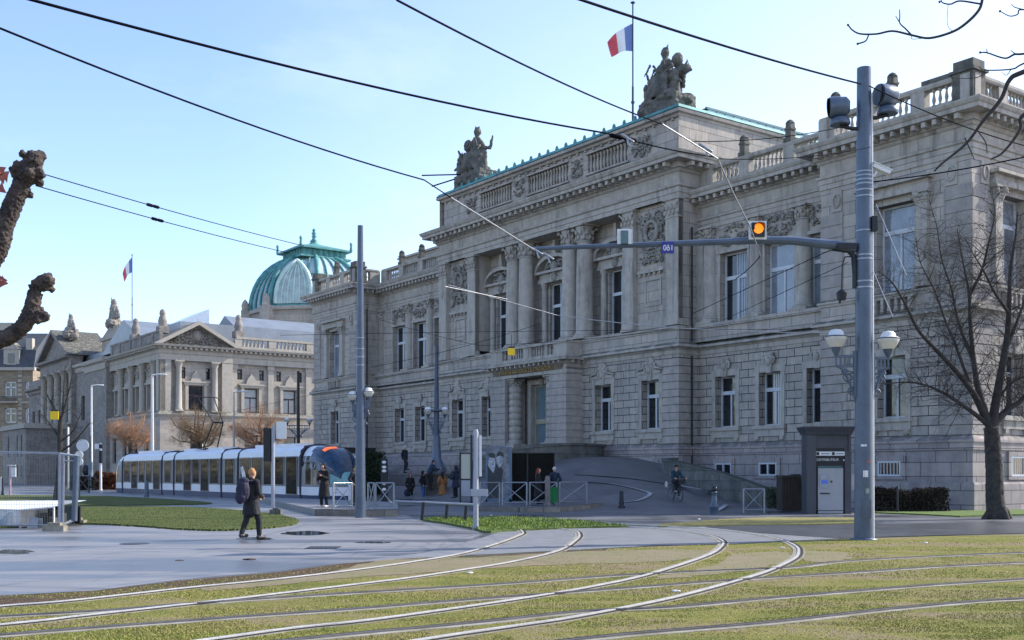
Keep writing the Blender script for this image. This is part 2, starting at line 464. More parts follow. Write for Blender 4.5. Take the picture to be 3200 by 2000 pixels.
# --- walls
GWZ = (4.2, 7.05)
secs = [ # x, y0, y1, ground windows, basement windows
    (0, 0, 8, [4.0], [4.0]), (WR, 8, 17.9, [9.43, 12.63, 15.83], [9.43, 12.63, 15.83]),
    (WL, 43.2, 56.4, [46.5, 49.8, 53.1], [46.5, 49.8, 53.1]), (0, 56.4, 64.5, [60.4], [60.4])]
def gwin(x, y, ob, T=None, big=False, cur=0):
    """surround, keystone, sill of one ground-floor window"""
    w = .75
    ob.box(x-.05, x+.02, y-w-.26, y-w, 4.2, 7.05); ob.box(x-.05, x+.02, y+w, y+w+.26, 4.2, 7.05)
    ob.box(x-.06, x+.02, y-w-.3, y+w+.3, 7.05, 7.4)
    ob.box(x-.2, x+.02, y-w-.34, y+w+.34, 4.0, 4.2); ob.box(x-.1, x+.02, y-w-.28, y+w+.28, 3.62, 4.0)
    for s in (-1, 1): ob.box(x-.16, x+.02, y+s*(w+.1)-.12, y+s*(w+.1)+.12, 3.44, 3.62)
    ob.prism([(y-.17, 7.0), (y+.17, 7.0), (y+.27, 7.95), (y-.27, 7.95)], x-.16, x+.02, fn=lambda a, bb, c: (c, a, bb))
    ob.box(x-.2, x+.02, y-.32, y+.32, 7.95, 8.05)
    ob.ball((x-.16, y, 7.6), (.1, .17, .24), 8)
    ob.tube([(x-.1, y-.3, 7.5), (x-.14, y-.38, 7.75), (x-.1, y-.26, 7.9)], .07, 5); ob.tube([(x-.1, y+.3, 7.5), (x-.14, y+.38, 7.75), (x-.1, y+.26, 7.9)], .07, 5)
    if big:
        pr = [(y-.95, 7.4), (y+.95, 7.4), (y+1.0, 7.55), (y+.55, 7.6), (y+.36, 7.85), (y+.28, 8.3), (y+.15, 8.36), (y-.15, 8.36), (y-.28, 8.3), (y-.36, 7.85), (y-.55, 7.6), (y-1.0, 7.55)]
        ob.prism(pr, x-.12, x+.02, fn=lambda a, bb, c: (c, a, bb))
        for s in (-1, 1): ob.tube([(x-.1, y+s*1.05, 7.62), (x-.16, y+s*.85, 7.7), (x-.16, y+s*.55, 7.72), (x-.14, y+s*.42, 8.0)], .08, 6)
for si, (x, y0, y1, gw, bw) in enumerate(secs):
    pav = si in (0, 3)
    b = MB(); b.wall(x, y0, y1, 3.3, 8.36, [(g-.75, g+.75, 4.2, 7.05) for g in gw], .62); b.build('ground_floor_wall', M_ASH, TH)
    orn = MB()
    for g in gw:
        gwin(x, g, orn); window(TH, x+.5, g, 1.5, 4.2, 7.05, cur=R.choice((0, 0, 0, 1)))
    parts(orn, 'window_surround', M_PLAIN, TH)
    for g in bw:       # basement lights, set in front of the plinth face
        f = MB(); a = x-.17
        for (p0, p1, q0, q1) in ((g-.85, g-.62, 1.35, 2.45), (g+.62, g+.85, 1.35, 2.45), (g-.62, g+.62, 2.2, 2.45), (g-.62, g+.62, 1.35, 1.5)):
            f.box(a-.06, a+.04, p0, p1, q0, q1)
        fo = f.build('basement_surround', M_PL, TH)
        window(fo, a+.0, g, 1.24, 1.5, 2.2, bars=pav, trans=9)
# upper walls
def upper_pav(y0, y1, yc, T=None):
    b = MB(T); b.wall(0, y0, y1, 9.0, 15.5, [(yc-1.0, yc+1.0, 10.0, 14.05)], .55); b.build('upper_wall', M_BIG, TH)
    b = MB(T)
    pilaster(b, 0, yc-1.75, yc-1.2, 10.04, 14.35, .22, .55); pilaster(b, 0, yc+1.2, yc+1.75, 10.04, 14.35, .22, .55)
    b.box(-.3, .03, yc-1.9, yc+1.9, 14.35, 14.6); b.box(-.22, .03, yc-1.8, yc+1.8, 14.6, 14.85); b.box(-.5, .03, yc-2.0, yc+2.0, 14.85, 15.0)
    for yy in (y0+.95, y1-.95):
        b.box(-.07, .03, yy-.3, yy+.3, 14.3, 15.3); b.lathe((-.08, yy, 0), [(.01, 14.8)], 8)
        pts = [(-.1, yy+.2*cos(k*.52), 14.8+.3*sin(k*.52)) for k in range(13)]; b.tube(pts, .05, 5)
    for s in (-1, 1): b.ball((-.32, yc+s*1.3, 14.15), (.2, .16, .16), 8); b.tube([(-.3, yc+s*1.3, 14.1), (-.2, yc+s*1.25, 13.7)], [.13, .06], 6)
    for k in range(int(yc*0)+6): b.box(-.28, 0.03, yc-.9+k*.36-.07, yc-.9+k*.36+.07, 9.1, 9.66)
    b.box(-.3, .03, yc-1.15, yc+1.15, 9.66, 9.72)
    parts(b, 'window_surround', M_PLAIN, TH)
    window(TH, .5, yc, 2.0, 10.0, 14.05, T=T, cur=2, trans=.7)
upper_pav(0, 8, 3.8); upper_pav(56.4, 64.5, 60.4)
def upper_wing(x, y0, y1, cols, wins, seed):
    ops = [(g-1.0, g+1.0, 9.9, 13.9) for g in wins]
    b = MB(); b.wall(x, y0, y1, 9.0, 15.5, ops, .6); b.build('upper_wall', M_BIG, TH)
    b = MB(); b.box(x-.42, x-.01, y0+.02, y1-.02, 9.07, 9.80); b.box(x-.56, x-.01, y0+.02, y1-.02, 9.80, 10.035); b.build('pedestal_course', M_BIG, TH)
    b = MB()
    for i, g in enumerate(wins):
        b.box(x-.08, x+.02, g-1.15, g-1.0, 9.9, 13.9); b.box(x-.08, x+.02, g+1.0, g+1.15, 9.9, 13.9)
        b.box(x-.14, x+.02, g-1.2, g+1.2, 13.9, 14.08)
        window(TH, x+.42, g, 2.0, 9.9, 13.9, cur=(2, 2, 1)[i] if x == WR else 1, trans=.66)
    parts(b, 'window_surround', M_PLAIN, TH)
    r = MB()
    for i, g in enumerate(wins): relief(r, x-.02, g-1.15, g+1.15, 14.1, 15.45, seed+i, 1.5, .16)
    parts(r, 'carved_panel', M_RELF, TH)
    for c in cols: column(TH, x+.02, c, .44, 10.04, 15.5, .75)
upper_wing(WR, 8, 17.9, [10.4, 13.55, 17.0], [9.1, 11.95, 15.2], 5)
upper_wing(WL, 43.2, 56.4, [48.15, 51.45], [46.5, 49.8, 53.1], 9)
b = MB()
for x, y in ((WR, 8.0), (WR, 17.4), (WL, 43.2), (WL, 55.8)): pilaster(b, x, y, y+.5, 10.04, 15.5, .2, .75)
parts(b, 'pilaster', M_PLAIN, TH)
# pavilion flanks
for T0, xr in ((8, WR), (56.4, WL)):
    b = MB(lambda x, y, z, T0=T0: (y, T0, z)); b.add([(0, 0, 3.3), (0, xr, 3.3), (0, xr, 8.36), (0, 0, 8.36)], [(0,1,2,3)]); b.build('ground_floor_wall', M_ASH, TH)
    b = MB(lambda x, y, z, T0=T0: (y, T0, z)); b.add([(0, 0, 9.0), (0, xr, 9.0), (0, xr, 15.5), (0, 0, 15.5)], [(0,1,2,3)]); b.build('upper_wall', M_BIG, TH)
for T0, xr in ((17.9, WR), (43.2, WL)):
    b = MB(lambda x, y, z, T0=T0: (y, T0, z)); b.add([(0, 0, 3.3), (0, xr, 3.3), (0, xr, 8.36), (0, 0, 8.36)], [(0,1,2,3)]); b.build('ground_floor_wall', M_ASH, TH)
    b = MB(lambda x, y, z, T0=T0: (y, T0, z)); b.add([(0, 0, 9.0), (0, 12, 9.0), (0, 12, 22.2), (0, 0, 22.2)], [(0,1,2,3)]); b.build('upper_wall', M_BIG, TH)
# right end wall (t = 0)
TE = side_T(0.0)
b = MB(TE); b.wall(0, 0, 30, 3.3, 8.36, [(g-.75, g+.75, 4.2, 7.05) for g in (3.4, 8.4, 13.4, 18.4)], .6); b.build('ground_floor_wall', M_ASH, TH)
ow = MB(TE); os_ = MB(TE)
for g in (3.4, 8.4): gwin(0, g, ow); window(TH, .5, g, 1.5, 4.2, 7.05, T=TE)
parts(ow, 'window_surround', M_PLAIN, TH)
for g in (3.4, 8.4):
    f = MB(TE)
    for (p0, p1, q0, q1) in ((g-.85, g-.62, 1.35, 2.6), (g+.62, g+.85, 1.35, 2.6), (g-.62, g+.62, 2.4, 2.6), (g-.62, g+.62, 1.35, 1.5)): f.box(-.24, -.12, p0, p1, q0, q1)
    fo = f.build('basement_surround', M_PL, TH); window(fo, -.17, g, 1.24, 1.5, 2.4, T=TE, bars=True)
upper_pav(0, 7, 3.3, TE)
b = MB(TE); b.wall(0, 7, 30, 9.0, 15.5, [(10, 12, 10.0, 14.0)], .5); b.build('upper_wall', M_BIG, TH); window(TH, .5, 11, 2.0, 10, 14, T=TE, cur=2)
b = MB(); b.add([(30, 0, 0), (30, 64.5, 0), (30, 64.5, 17.6), (30, 0, 17.6)], [(0,1,2,3)]); b.add([(0, 64.5, 0), (30, 64.5, 0), (30, 64.5, 17.6), (0, 64.5, 17.6)], [(0,1,2,3)]); b.build('back_wall', M_BIG, TH)
# --- quoins
b = MB()
def quoins(T, c0, z0, z1, wide=(1.55, 1.25), d=1):
    z = z0; k = 0
    while z < z1-.2:
        w = wide[k % 2]; a0, a1 = (c0, c0+w) if d > 0 else (c0-w, c0)
        z2 = min(z+.415, z1)
        for v in (T,): v(a0, a1, z, z2)
        z += .44; k += 1
def qb(x, e=.07): return lambda a0, a1, z, z2: b.box(x-e, x+.02, a0, a1, z+.012, z2-.012)
quoins(qb(0), 0, 3.32, 8.34); quoins(qb(0), 8.0, 3.32, 8.34, d=-1)
quoins(qb(0), 56.4, 3.32, 8.34); quoins(qb(0), 64.5, 3.32, 8.34, d=-1)
quoins(qb(0), 17.9, 3.32, 8.34); quoins(qb(0), 43.2, 3.32, 8.34, d=-1)
quoins(lambda a0, a1, z, z2: b.box(a0-.069, a1, -.07, .02, z+.012, z2-.012), 0, 3.32, 8.34)
for T0 in (8, 17.9, 43.2, 56.4):
    pass
for T0, xr, e in ((17.9, WR, -1), (56.4, WL, -1)):
    quoins(lambda a0, a1, z, z2: b.box(-.068, a1-.05, T0-.07, T0+.02, z+.012, z2-.012), 0, 3.32, 8.34, (xr-.3, xr-.55))
parts(b, 'quoin_stack', M_QUOIN, TH)
# upper-floor pavilion corner courses
b = MB()
for yy0, yy1 in ((0, 1.3), (6.7, 8), (56.4, 57.7), (63.2, 64.5)):
    z = 10.06
    while z < 14.0:
        b.box(-.06, .02, yy0+(-.06 if yy0 in (0,) else 0), yy1, z+.01, z+.58); z += .6
z = 10.06
while z < 14.0:
    b.box(-.059, 1.2, -.06, .02, z+.01, z+.58); b.box(-.055, WL, 56.35, 56.41, z+.01, z+.58); z += .6
parts(b, 'corner_course', M_QUOIN, TH)
# --- entablatures of wings and pavilions
EN = [(0, 15.5), (.06, 15.5), (.06, 15.74), (.1, 15.76), (.1, 15.98), (.18, 16.02), (.2, 16.14), (.05, 16.2), (.05, 16.72), (.12, 16.76), (.2, 16.88), (.3, 16.9), (.3, 17.18), (.84, 17.2), (.84, 17.38), (.9, 17.42), (.98, 17.56), (.98, 17.62), (.3, 17.74), (-.3, 17.76)]
def modil(mb, path, off0, off1, z0, z1, sp=.55, w=.2):
    for i in range(len(path)-1):
        a = Vector(path[i]); c = Vector(path[i+1]); d = c-a; ln = d.length; d.normalize(); nn = Vector((-d.y, d.x))
        k = int(ln/sp)
        for j in range(k+1):
            p = a+d*(ln*(j+.5)/(k+1)); m = p+nn*((off0+off1)/2)
            rz = atan2(nn.y, nn.x)
            mb.cbox((m.x, m.y, (z0+z1)/2), (off1-off0, w, z1-z0), rz=rz)
pr = [(18, 0), (0, 0), (0, 8), (WR, 8), (WR, 17.9)]; pl = [(WL, 43.2), (WL, 56.4), (0, 56.4), (0, 64.5), (18, 64.5)]
for p in (pr, pl):
    b = MB(); b.sweep(p, EN); modil(b, p, .28, .76, 16.95, 17.17); b.build('cornice', M_PLAIN, TH)
# --- balustrades
def balustrade(path, z0=17.78, z1=19.05, inset=-.05, first=True, sp=3.2):
    b = MB()
    b.sweep(path, [(inset-.35, z0-.1), (inset+.02, z0-.1), (inset+.02, z0+.28), (inset-.35, z0+.28)])
    b.sweep(path, [(inset-.4, z1-.22), (inset+.06, z1-.22), (inset+.1, z1-.12), (inset+.1, z1), (inset-.42, z1+.02), (inset-.4, z1-.22)])
    for i in range(len(path)-1):
        a = Vector(path[i]); c = Vector(path[i+1]); d = c-a; ln = d.length; d.normalize(); nn = Vector((-d.y, d.x)); rz = atan2(nn.y, nn.x)
        k = max(1, round(ln/sp)); seg = ln/k
        for j in range(k+1):
            p = a+d*(seg*j)+nn*(inset-.17); w = .95 if j in (0, k) else .7
            if j == 0: p = p+d*.3
            if j == k: p = p-d*.3
            b.cbox((p.x, p.y, (z0+z1)/2+.03), (.44, w, z1-z0-.2), rz=rz)
        for j in range(k):
            m = int((seg-.95)/.3)
            for q in range(m):
                p = a+d*(seg*j+.55+(seg-1.1)*(q+.5)/m)+nn*(inset-.17)
                baluster(b, p.x, p.y, z0+.28, z1-.22, .085, 7)
    return b.build('balustrade', M_PLAIN, TH)
balustrade([(15, 0), (0, 0), (0, 8), (1.4, 8)], sp=2.5); balustrade([(WR, 8.3), (WR, 17.6)], sp=3.1)
balustrade([(WL, 43.5), (WL, 56.1)], sp=3.1); balustrade([(2.1, 56.4), (0, 56.4), (0, 64.5), (15, 64.5)], sp=2.5)
b = MB()   # corner blocks and stubby finials
for x, y in ((.35, .35), (.35, 64.1), (.35, 56.8)):
    b.cbox((x, y, 18.45), (.95, 1.0, 1.3)); b.cbox((x, y, 19.15), (1.15, 1.2, .12)); b.cbox((x, y, 19.4), (.9, .95, .42))
b.cbox((.35, 1.7, 19.2), (.6, 1.6, .2))
parts(b, 'corner_pedestal', M_DARKST, TH)
for x, y in ((.2, 4.1), (.2, 7.3), (WR+.15, 11.4), (WR+.15, 14.6), (WL+.15, 46.6), (WL+.15, 49.8), (WL+.15, 53), (.2, 60.4)):
    b = MB(); b.cbox((x, y, 19.15), (.5, .5, .2)); b.cbox((x, y, 19.55), (.36, .36, .6)); b.cbox((x, y, 19.72), (.44, .44, .1)); b.cbox((x, y, 19.95), (.34, .34, .2)); b.lathe((x, y, 20.05), [(.24, 0), (.16, .12), (0, .2)], 8)
    b.build('finial', M_DARKST, TH)
# --- centre block
ZA = 17.25
def cx_wall(x, y0, y1, z0, z1, ops, m, rv=.5):
    b = MB(); b.wall(x, y0, y1, z0, z1, ops, rv); return b.build('upper_wall', m, TH)
gws = [TC-10.3, TC-6.1, TC+6.3, TC+10.2]
b = MB(); b.wall(0, 17.9, 43.2, 3.3, 8.36, [(g-.75, g+.75, 4.2, 7.05) for g in gws]+[(TC-2.6, TC+2.6, 3.3, 8.2)], .62); b.build('ground_floor_wall', M_ASH, TH)
orn = MB()
for g in gws: gwin(0, g, orn, big=True); window(TH, .5, g, 1.5, 4.2, 7.05)
parts(orn, 'window_surround', M_PLAIN, TH)
for g in (20.2, 24.2, 41):
    f = MB()
    for (p0, p1, q0, q1) in ((g-.85, g-.62, 1.5, 2.45), (g+.62, g+.85, 1.5, 2.45), (g-.62, g+.62, 2.25, 2.45), (g-.62, g+.62, 1.4, 1.55)): f.box(-.22, -.12, p0, p1, q0, q1)
    fo = f.build('basement_surround', M_PL, TH); window(fo, -.16, g, 1.24, 1.55, 2.25)
cx_wall(0, 17.9, 43.2, 9.0, 10.0, [], M_BIG)
P0, P1 = TC-7.9, TC+7.9
cx_wall(1.35, P0, P1, 9.9, ZA+.1, [(TC+k*6.1-1.0, TC+k*6.1+1.0, 9.95, 14.3) for k in (-1, 0, 1)], M_BIG, .45)
b = MB(); b.box(-.1, 1.4, P0, P1, 9.9, 10.05); b.box(.02, 1.5, P0, P1, ZA, ZA+.3); parts(b, 'portico_slab', M_PLAIN, TH)
for y0, y1, sg in ((17.9, P0, 1), (P1, 43.2, -1)):
    cx_wall(.3, y0, y1, 10.0, ZA+.05, [], M_BIG)
    b = MB()
    a0, a1 = (y0, y0+1.0) if sg > 0 else (y1-1.0, y1); c0, c1 = (y1-.95, y1) if sg > 0 else (y0, y0+.95)
    pilaster(b, .3, a0, a1, 10.04, ZA, .36, 1.1); pilaster(b, .3, c0, c1, 10.04, ZA, .36, 1.1)
    b.box(.0, 1.4, (c1-.04 if sg > 0 else c0), (c1 if sg > 0 else c0+.04), 10.4, ZA)
    e0, e1 = (a1, c0) if sg > 0 else (c1, a0); ec = (e0+e1)/2; w = (e1-e0)/2
    b.box(.1, .32, ec-w+.15, ec+w-.15, 13.35, 13.55)
    for k in range(6): b.box(.14, .3, ec-w+.3+k*(2*w-.6)/5-.07, ec-w+.3+k*(2*w-.6)/5+.07, 13.2, 13.35)
    for (q0, q1, r0, r1) in ((ec-.7, ec-.6, 11.4, 13.0), (ec+.6, ec+.7, 11.4, 13.0), (ec-.6, ec+.6, 12.9, 13.0), (ec-.6, ec+.6, 11.4, 11.5)): b.box(.24, .32, q0, q1, r0, r1)
    b.box(.24, .32, e0+.1, e1-.1, 10.05, 10.6)
    parts(b, 'pilaster', M_PLAIN, TH)
    r = MB(); relief(r, .28, e0+.1, e1-.1, 13.6, 17.0, 21+sg, 1.1, .2)
    pts = [(.12, ec+.5*cos(k*.35), 15.7+.62*sin(k*.35)) for k in range(19)]; r.tube(pts, .14, 6)
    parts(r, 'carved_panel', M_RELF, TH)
for dy in (-3.8, -2.35, 2.35, 3.8):
    column(TH, .42, TC+dy, .56, 10.05, ZA, 1.1)
for k in (-1, 0, 1):      # aedicule windows
    yc = TC+k*6.1; x = 1.35; b = MB()
    for s in (-1, 1):
        y = yc+s*1.32
        b.lathe((x-.16, y, 10.05), [(.26, 0), (.26, .15), (.2, .2), (.2, 3.6), (.17, 4.0), (.27, 4.15), (.27, 4.3)], 12)
        b.box(x-.4, x, y-.28, y+.28, 9.96, 10.1)
    b.box(x-.4, x+.02, yc-1.75, yc+1.75, 14.35, 14.62); b.box(x-.34, x+.02, yc-1.68, yc+1.68, 14.62, 14.95); b.box(x-.6, x+.02, yc-1.95, yc+1.95, 14.95, 15.12)
    n = 16; arc = [(yc+1.95*cos(pi-pi*i/n)*1.0, 15.12+1.05*sin(pi*i/n)) for i in range(n+1)]
    arc2 = [(yc+1.72*cos(pi-pi*i/n), 15.12+.82*sin(pi*i/n)) for i in range(n+1)]
    for i in range(n):
        b.prism([arc[i], arc[i+1], arc2[i+1], arc2[i]], x-.58, x+.02, fn=lambda a, bb, c: (c, a, bb))
    b.prism([(yc-.2, 16.1), (yc+.2, 16.1), (yc+.1, 17.1), (yc-.1, 17.1)], x-.45, x-.1, fn=lambda a, bb, c: (c, a, bb))
    b.build('window_pediment', M_PLAIN, TH)
    r = MB(); relief(r, x-.25, yc-1.1, yc+1.1, 15.15, 15.85, 31+k, 3, .2); r.ball((x-.35, yc, 15.25), (.22, .4, .5), 10); r.ball((x-.35, yc, 14.6), (.2, .3, .3), 8)
    parts(r, 'carved_panel', M_RELF, TH)
    window(TH, x+.3, yc, 2.0, 9.95, 14.3, cur=1, trans=.66)
# entablature + attic
pc = [(12, 17.9), (0, 17.9), (0, 43.2), (12, 43.2)]
ENC = [(0, 17.25), (.08, 17.25), (.08, 17.5), (.13, 17.52), (.13, 17.8), (.24, 17.86), (.26, 17.98), (.06, 18.04), (.06, 18.66), (.14, 18.7), (.24, 18.84), (.36, 18.86), (.36, 19.14), (.95, 19.16), (.95, 19.34), (1.02, 19.38), (1.12, 19.56), (1.12, 19.62), (.3, 19.8), (-.3, 19.84)]
b = MB(); b.sweep(pc, ENC); modil(b, pc, .34, .86, 18.9, 19.13, .62, .23); b.build('cornice', M_PLAIN, TH)
b = MB(); pa = [(12, 18.15), (.25, 18.15), (.25, 42.95), (12, 42.95)]
b.sweep(pa, [(.1, 19.7), (.1, 20.12), (.02, 20.2), (0, 20.24), (0, 20.25)])
groups = ((22.4, 26.2), (28.1, 32.4), (34.3, 38.1))
b.wall(.25, 18.15, 42.95, 20.2, 21.9, [(a, c, 20.35, 21.55) for a, c in groups], .5)
b.sweep([(12, 18.15), (.25, 18.15)], [(0, 20.2), (0, 21.9)]); b.sweep([(.25, 42.95), (12, 42.95)], [(0, 20.2), (0, 21.9)])
for a, c in groups:
    b.box(.1, .4, a-.1, c+.1, 20.24, 20.35); b.box(.1, .4, a-.1, c+.1, 21.55, 21.66)
    b.box(.75, .8, a, c, 20.3, 21.6)
b.sweep(pa, [(.02, 21.84), (.14, 21.9), (.2, 22.02), (.42, 22.06), (.46, 22.22), (-.3, 22.26)])
modil(b, pa, .02, .16, 21.74, 21.84, .8, .16)
b.build('attic', M_BIG, TH)
b = MB()
for a, c in groups:
    n = int((c-a)/.3)
    for k in range(n): baluster(b, .42, a+(c-a)*(k+.5)/n, 20.35, 21.55, .1, 8)
parts(b, 'balustrade', M_PLAIN, TH, .3)
r = MB()
for a, c in ((20.3, 22.0), (26.6, 27.8), (32.8, 34.0), (38.5, 40.0)): relief(r, .22, a, c, 20.3, 21.6, int(a*7), 2.2, .16)
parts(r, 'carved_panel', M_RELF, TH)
b = MB()
b.sweep(pa, [(.3, 22.24), (.46, 22.28), (.3, 22.5), (-.1, 22.56), (-.6, 22.6)])
k = 21.6
while k < 40.2:
    b.ball((.05, k, 22.62), (.1, .13, .18), 8); b.cbox((.05, k, 22.5), (.2, .16, .16)); k += .93
b.build('copper_edge', M_COP, TH)
b = MB(); b.add([(0.8, 18.6, 22.55), (12, 18.6, 22.55), (12, 42.5, 22.55), (.8, 42.5, 22.55)], [(0,1,2,3)])
b.add([(12, 17.9, 15), (12, 43.2, 15), (12, 43.2, 22.55), (12, 17.9, 22.55)], [(0,1,2,3)])
b.add([(1.5, 0, 17.7), (30, 0, 17.7), (30, 64.5, 17.7), (1.5, 64.5, 17.7)], [(0,1,2,3)])
b.build('roof', M_COPD, TH)
sk = MB()                      # glazed lantern over the side of the centre block
n = 14
for y in (18.5, 42.6):
    for i in range(n+1): sk.box(2.9+i*.72, 2.96+i*.72, y-.04, y+.04, 22.25, 22.95)
    sk.box(2.8, 13.1, y-.06, y+.06, 22.9, 23.02); sk.box(2.8, 13.1, y-.05, y+.05, 22.2, 22.26)
so = parts(sk, 'skylight', M_COPD, TH)[0]
p = MB()
for y in (18.5, 42.6): p.box(2.95, 12.98, y-.015, y+.015, 22.28, 22.9)
parts(p, 'pane', mat('pale_side_glass', (.45, .58, .62), .12, 0, .1, 3), so); p = MB(); p.add([(2.9, 18.5, 23.0), (13, 18.5, 23.0), (13, 30.5, 23.3), (2.9, 30.5, 23.3)], [(0,1,2,3)]); p.add([(2.9, 42.6, 23.0), (13, 42.6, 23.0), (13, 30.5, 23.3), (2.9, 30.5, 23.3)], [(0,1,2,3)])
p.build('pane', mat('pale_skylight_glass', (.45, .58, .62), .12, 0, .1, 3), so)
# rooftop storey behind the left wing balustrade
b = MB(); b.wall(4.5, 43.3, 57, 17.7, 20.3, [(44, 46.6, 18.6, 19.6), (47.2, 50.6, 18.6, 19.6), (51.2, 54.6, 18.6, 19.6)], .12)
b.add([(4.5, 43.3, 20.3), (14, 43.3, 20.3), (14, 57, 20.3), (4.5, 57, 20.3)], [(0,1,2,3)]); b.box(4.3, 4.6, 43.3, 57, 20.25, 20.42)
b.build('rooftop_storey', M_BIG, TH)
for c, w in ((45.3, 2.6), (48.9, 3.4), (52.9, 3.4)):
    window(TH, 4.58, c, w, 18.6, 19.6, fm=M_FRAME, bars=True)
# --- entrance portal
XP = -1.3; A0, A1 = TC-4.1, TC+4.1
b = MB()
for y0, y1 in ((A0, A0+1.7), (A1-1.7, A1)):
    z = 3.0; k = 0
    while z < 7.9:
        b.box(XP-.04, XP+1.32, y0+(0 if y0 == A0 else .0), y1, z+.015, z+.425); b.box(XP+.02, XP+1.3, y0+.03, y1-.03, z-.02, z+.46) if False else None
        z += .44; k += 1
    b.box(XP+.03, XP+1.31, y0+.05, y1-.05, 2.2, 7.95)
for s in (-1, 1):          # inner jamb piers with the deep reveal
    y = TC+s*2.0
    z = 3.0
    while z < 7.9: b.box(XP+.45, .05, min(y, y+s*.4), max(y, y+s*.4), z+.015, z+.425); z += .44
    b.box(XP+.5, .08, min(y+s*.03, y+s*.38), max(y+s*.03, y+s*.38), 2.2, 7.95)
parts(b, 'portal_pier', M_QUOIN, TH)
b = MB(); b.box(XP+.05, .7, A0+.02, A1-.02, 7.95, 8.3)
pp = [(-.0, A0), (XP, A0), (XP, A1), (0, A1)]
b.sweep(pp, [(0, 7.9), (.05, 7.92), (.05, 8.12), (0, 8.16), (0, 8.42), (.04, 8.46), (.1, 8.52), (.1, 8.66), (.5, 8.68), (.52, 8.82), (.3, 8.88), (-.1, 8.9)])
b.box(XP+.02, .3, A0+.02, A1-.02, 8.84, 8.92)
modil(b, pp, .08, .44, 8.5, 8.67, .52, .12)
b.build('portal_entablature', M_PLAIN, TH)
b = MB()                     # balcony parapet
b.sweep(pp, [(0, 8.88), (.02, 8.88), (.02, 9.12), (-.34, 9.14)]); b.sweep(pp, [(-.36, 9.78), (.06, 9.78), (.06, 9.94), (-.36, 9.96)])
for y0, y1 in ((A0, A0+1.3), (A1-1.3, A1), (TC-.45, TC+.45), (TC-2.1, TC-1.8), (TC+1.8, TC+2.1)): b.box(XP+.02, XP+.32, y0+.01, y1-.01, 9.1, 9.8)
b.box(XP+.3, -.01, A0, A0+.3, 9.1, 9.8); b.box(XP+.3, -.01, A1-.3, A1, 9.1, 9.8)
for q0, q1 in ((A0+1.3, TC-2.1), (TC-1.8, TC-.45), (TC+.45, TC+1.8), (TC+2.1, A1-1.3)):
    n = max(2, int((q1-q0)/.26))
    for k in range(n): baluster(b, XP+.17, q0+(q1-q0)*(k+.5)/n, 9.12, 9.8, .075, 8)
b.build('balcony_parapet', M_PLAIN, TH)
M_GOLD = mat('dull_gold_letters', (.26, .17, .06), .4, .5, .2)
b = MB(); b.box(XP-.075, XP+.02, A0+.35, A1-.35, 8.14, 8.46); b.build('name_band', mat('brown_name_band', (.17, .13, .085), .7, 0, .3, 3), TH)
lettering('name_lettering', 'THEATRE NATIONAL DE STRASBOURG', .36, .025, M_GOLD, TH, (XP-.11, TC, 8.17), (pi/2, 0, -pi/2), 'CENTER', .92)
for s in (-1, 1): column(TH, XP+.55, TC+s*2.02, .40, 3.45, 7.9, .55, ped=.5, banded=True)
b = MB(); b.wall(.15, TC-1.98, TC+1.98, 3.0, 8.0, [(TC-1.25, TC+1.25, 3.0, 7.5)], .3)
for s in (-1, 1): b.box(-.05, .16, min(TC+s*1.25, TC+s*1.55), max(TC+s*1.25, TC+s*1.55), 3.0, 7.5)
b.box(-.08, .16, TC-1.6, TC+1.6, 7.5, 7.8); b.ball((-.1, TC, 7.65), (.15, .25, .3), 8)
b.build('door_surround', M_PLAIN, TH)
b = MB(); x = .35
b.box(x-.05, x+.05, TC-1.25, TC-1.1, 3.0, 7.5); b.box(x-.05, x+.05, TC+1.1, TC+1.25, 3.0, 7.5); b.box(x-.05, x+.05, TC-1.1, TC+1.1, 7.35, 7.5); b.box(x-.08, x+.05, TC-1.1, TC+1.1, 4.9, 5.2)
b.box(x-.05, x+.05, TC-.06, TC+.06, 3.0, 7.35); b.box(x-.05, x+.05, TC-1.1, TC+1.1, 3.0, 3.2)
do = b.build('door', mat('pale_oak_door', (.36, .31, .22), .55), TH)
b = MB(); b.box(x, x+.02, TC-1.1, TC+1.1, 3.2, 7.35); b.build('pane', mat('teal_door_glass', (.14, .20, .23), .08, 0, .1, 2, spec=.9), do)
b = MB()
for h, t in ((0, 17.75), (2, 56.2)):
    xx = .9
    b.tube([(xx, t, 1.6), (xx, t, 8.3)], .06, 8); b.tube([(xx, t, 9.1), (xx, t, 15.6)], .06, 8)
    for z in (3, 5, 7, 11, 13): b.tube([(xx, t, z), (xx, t, z+.08)], .085, 8)
parts(b, 'downpipe', M_BLACK, TH)
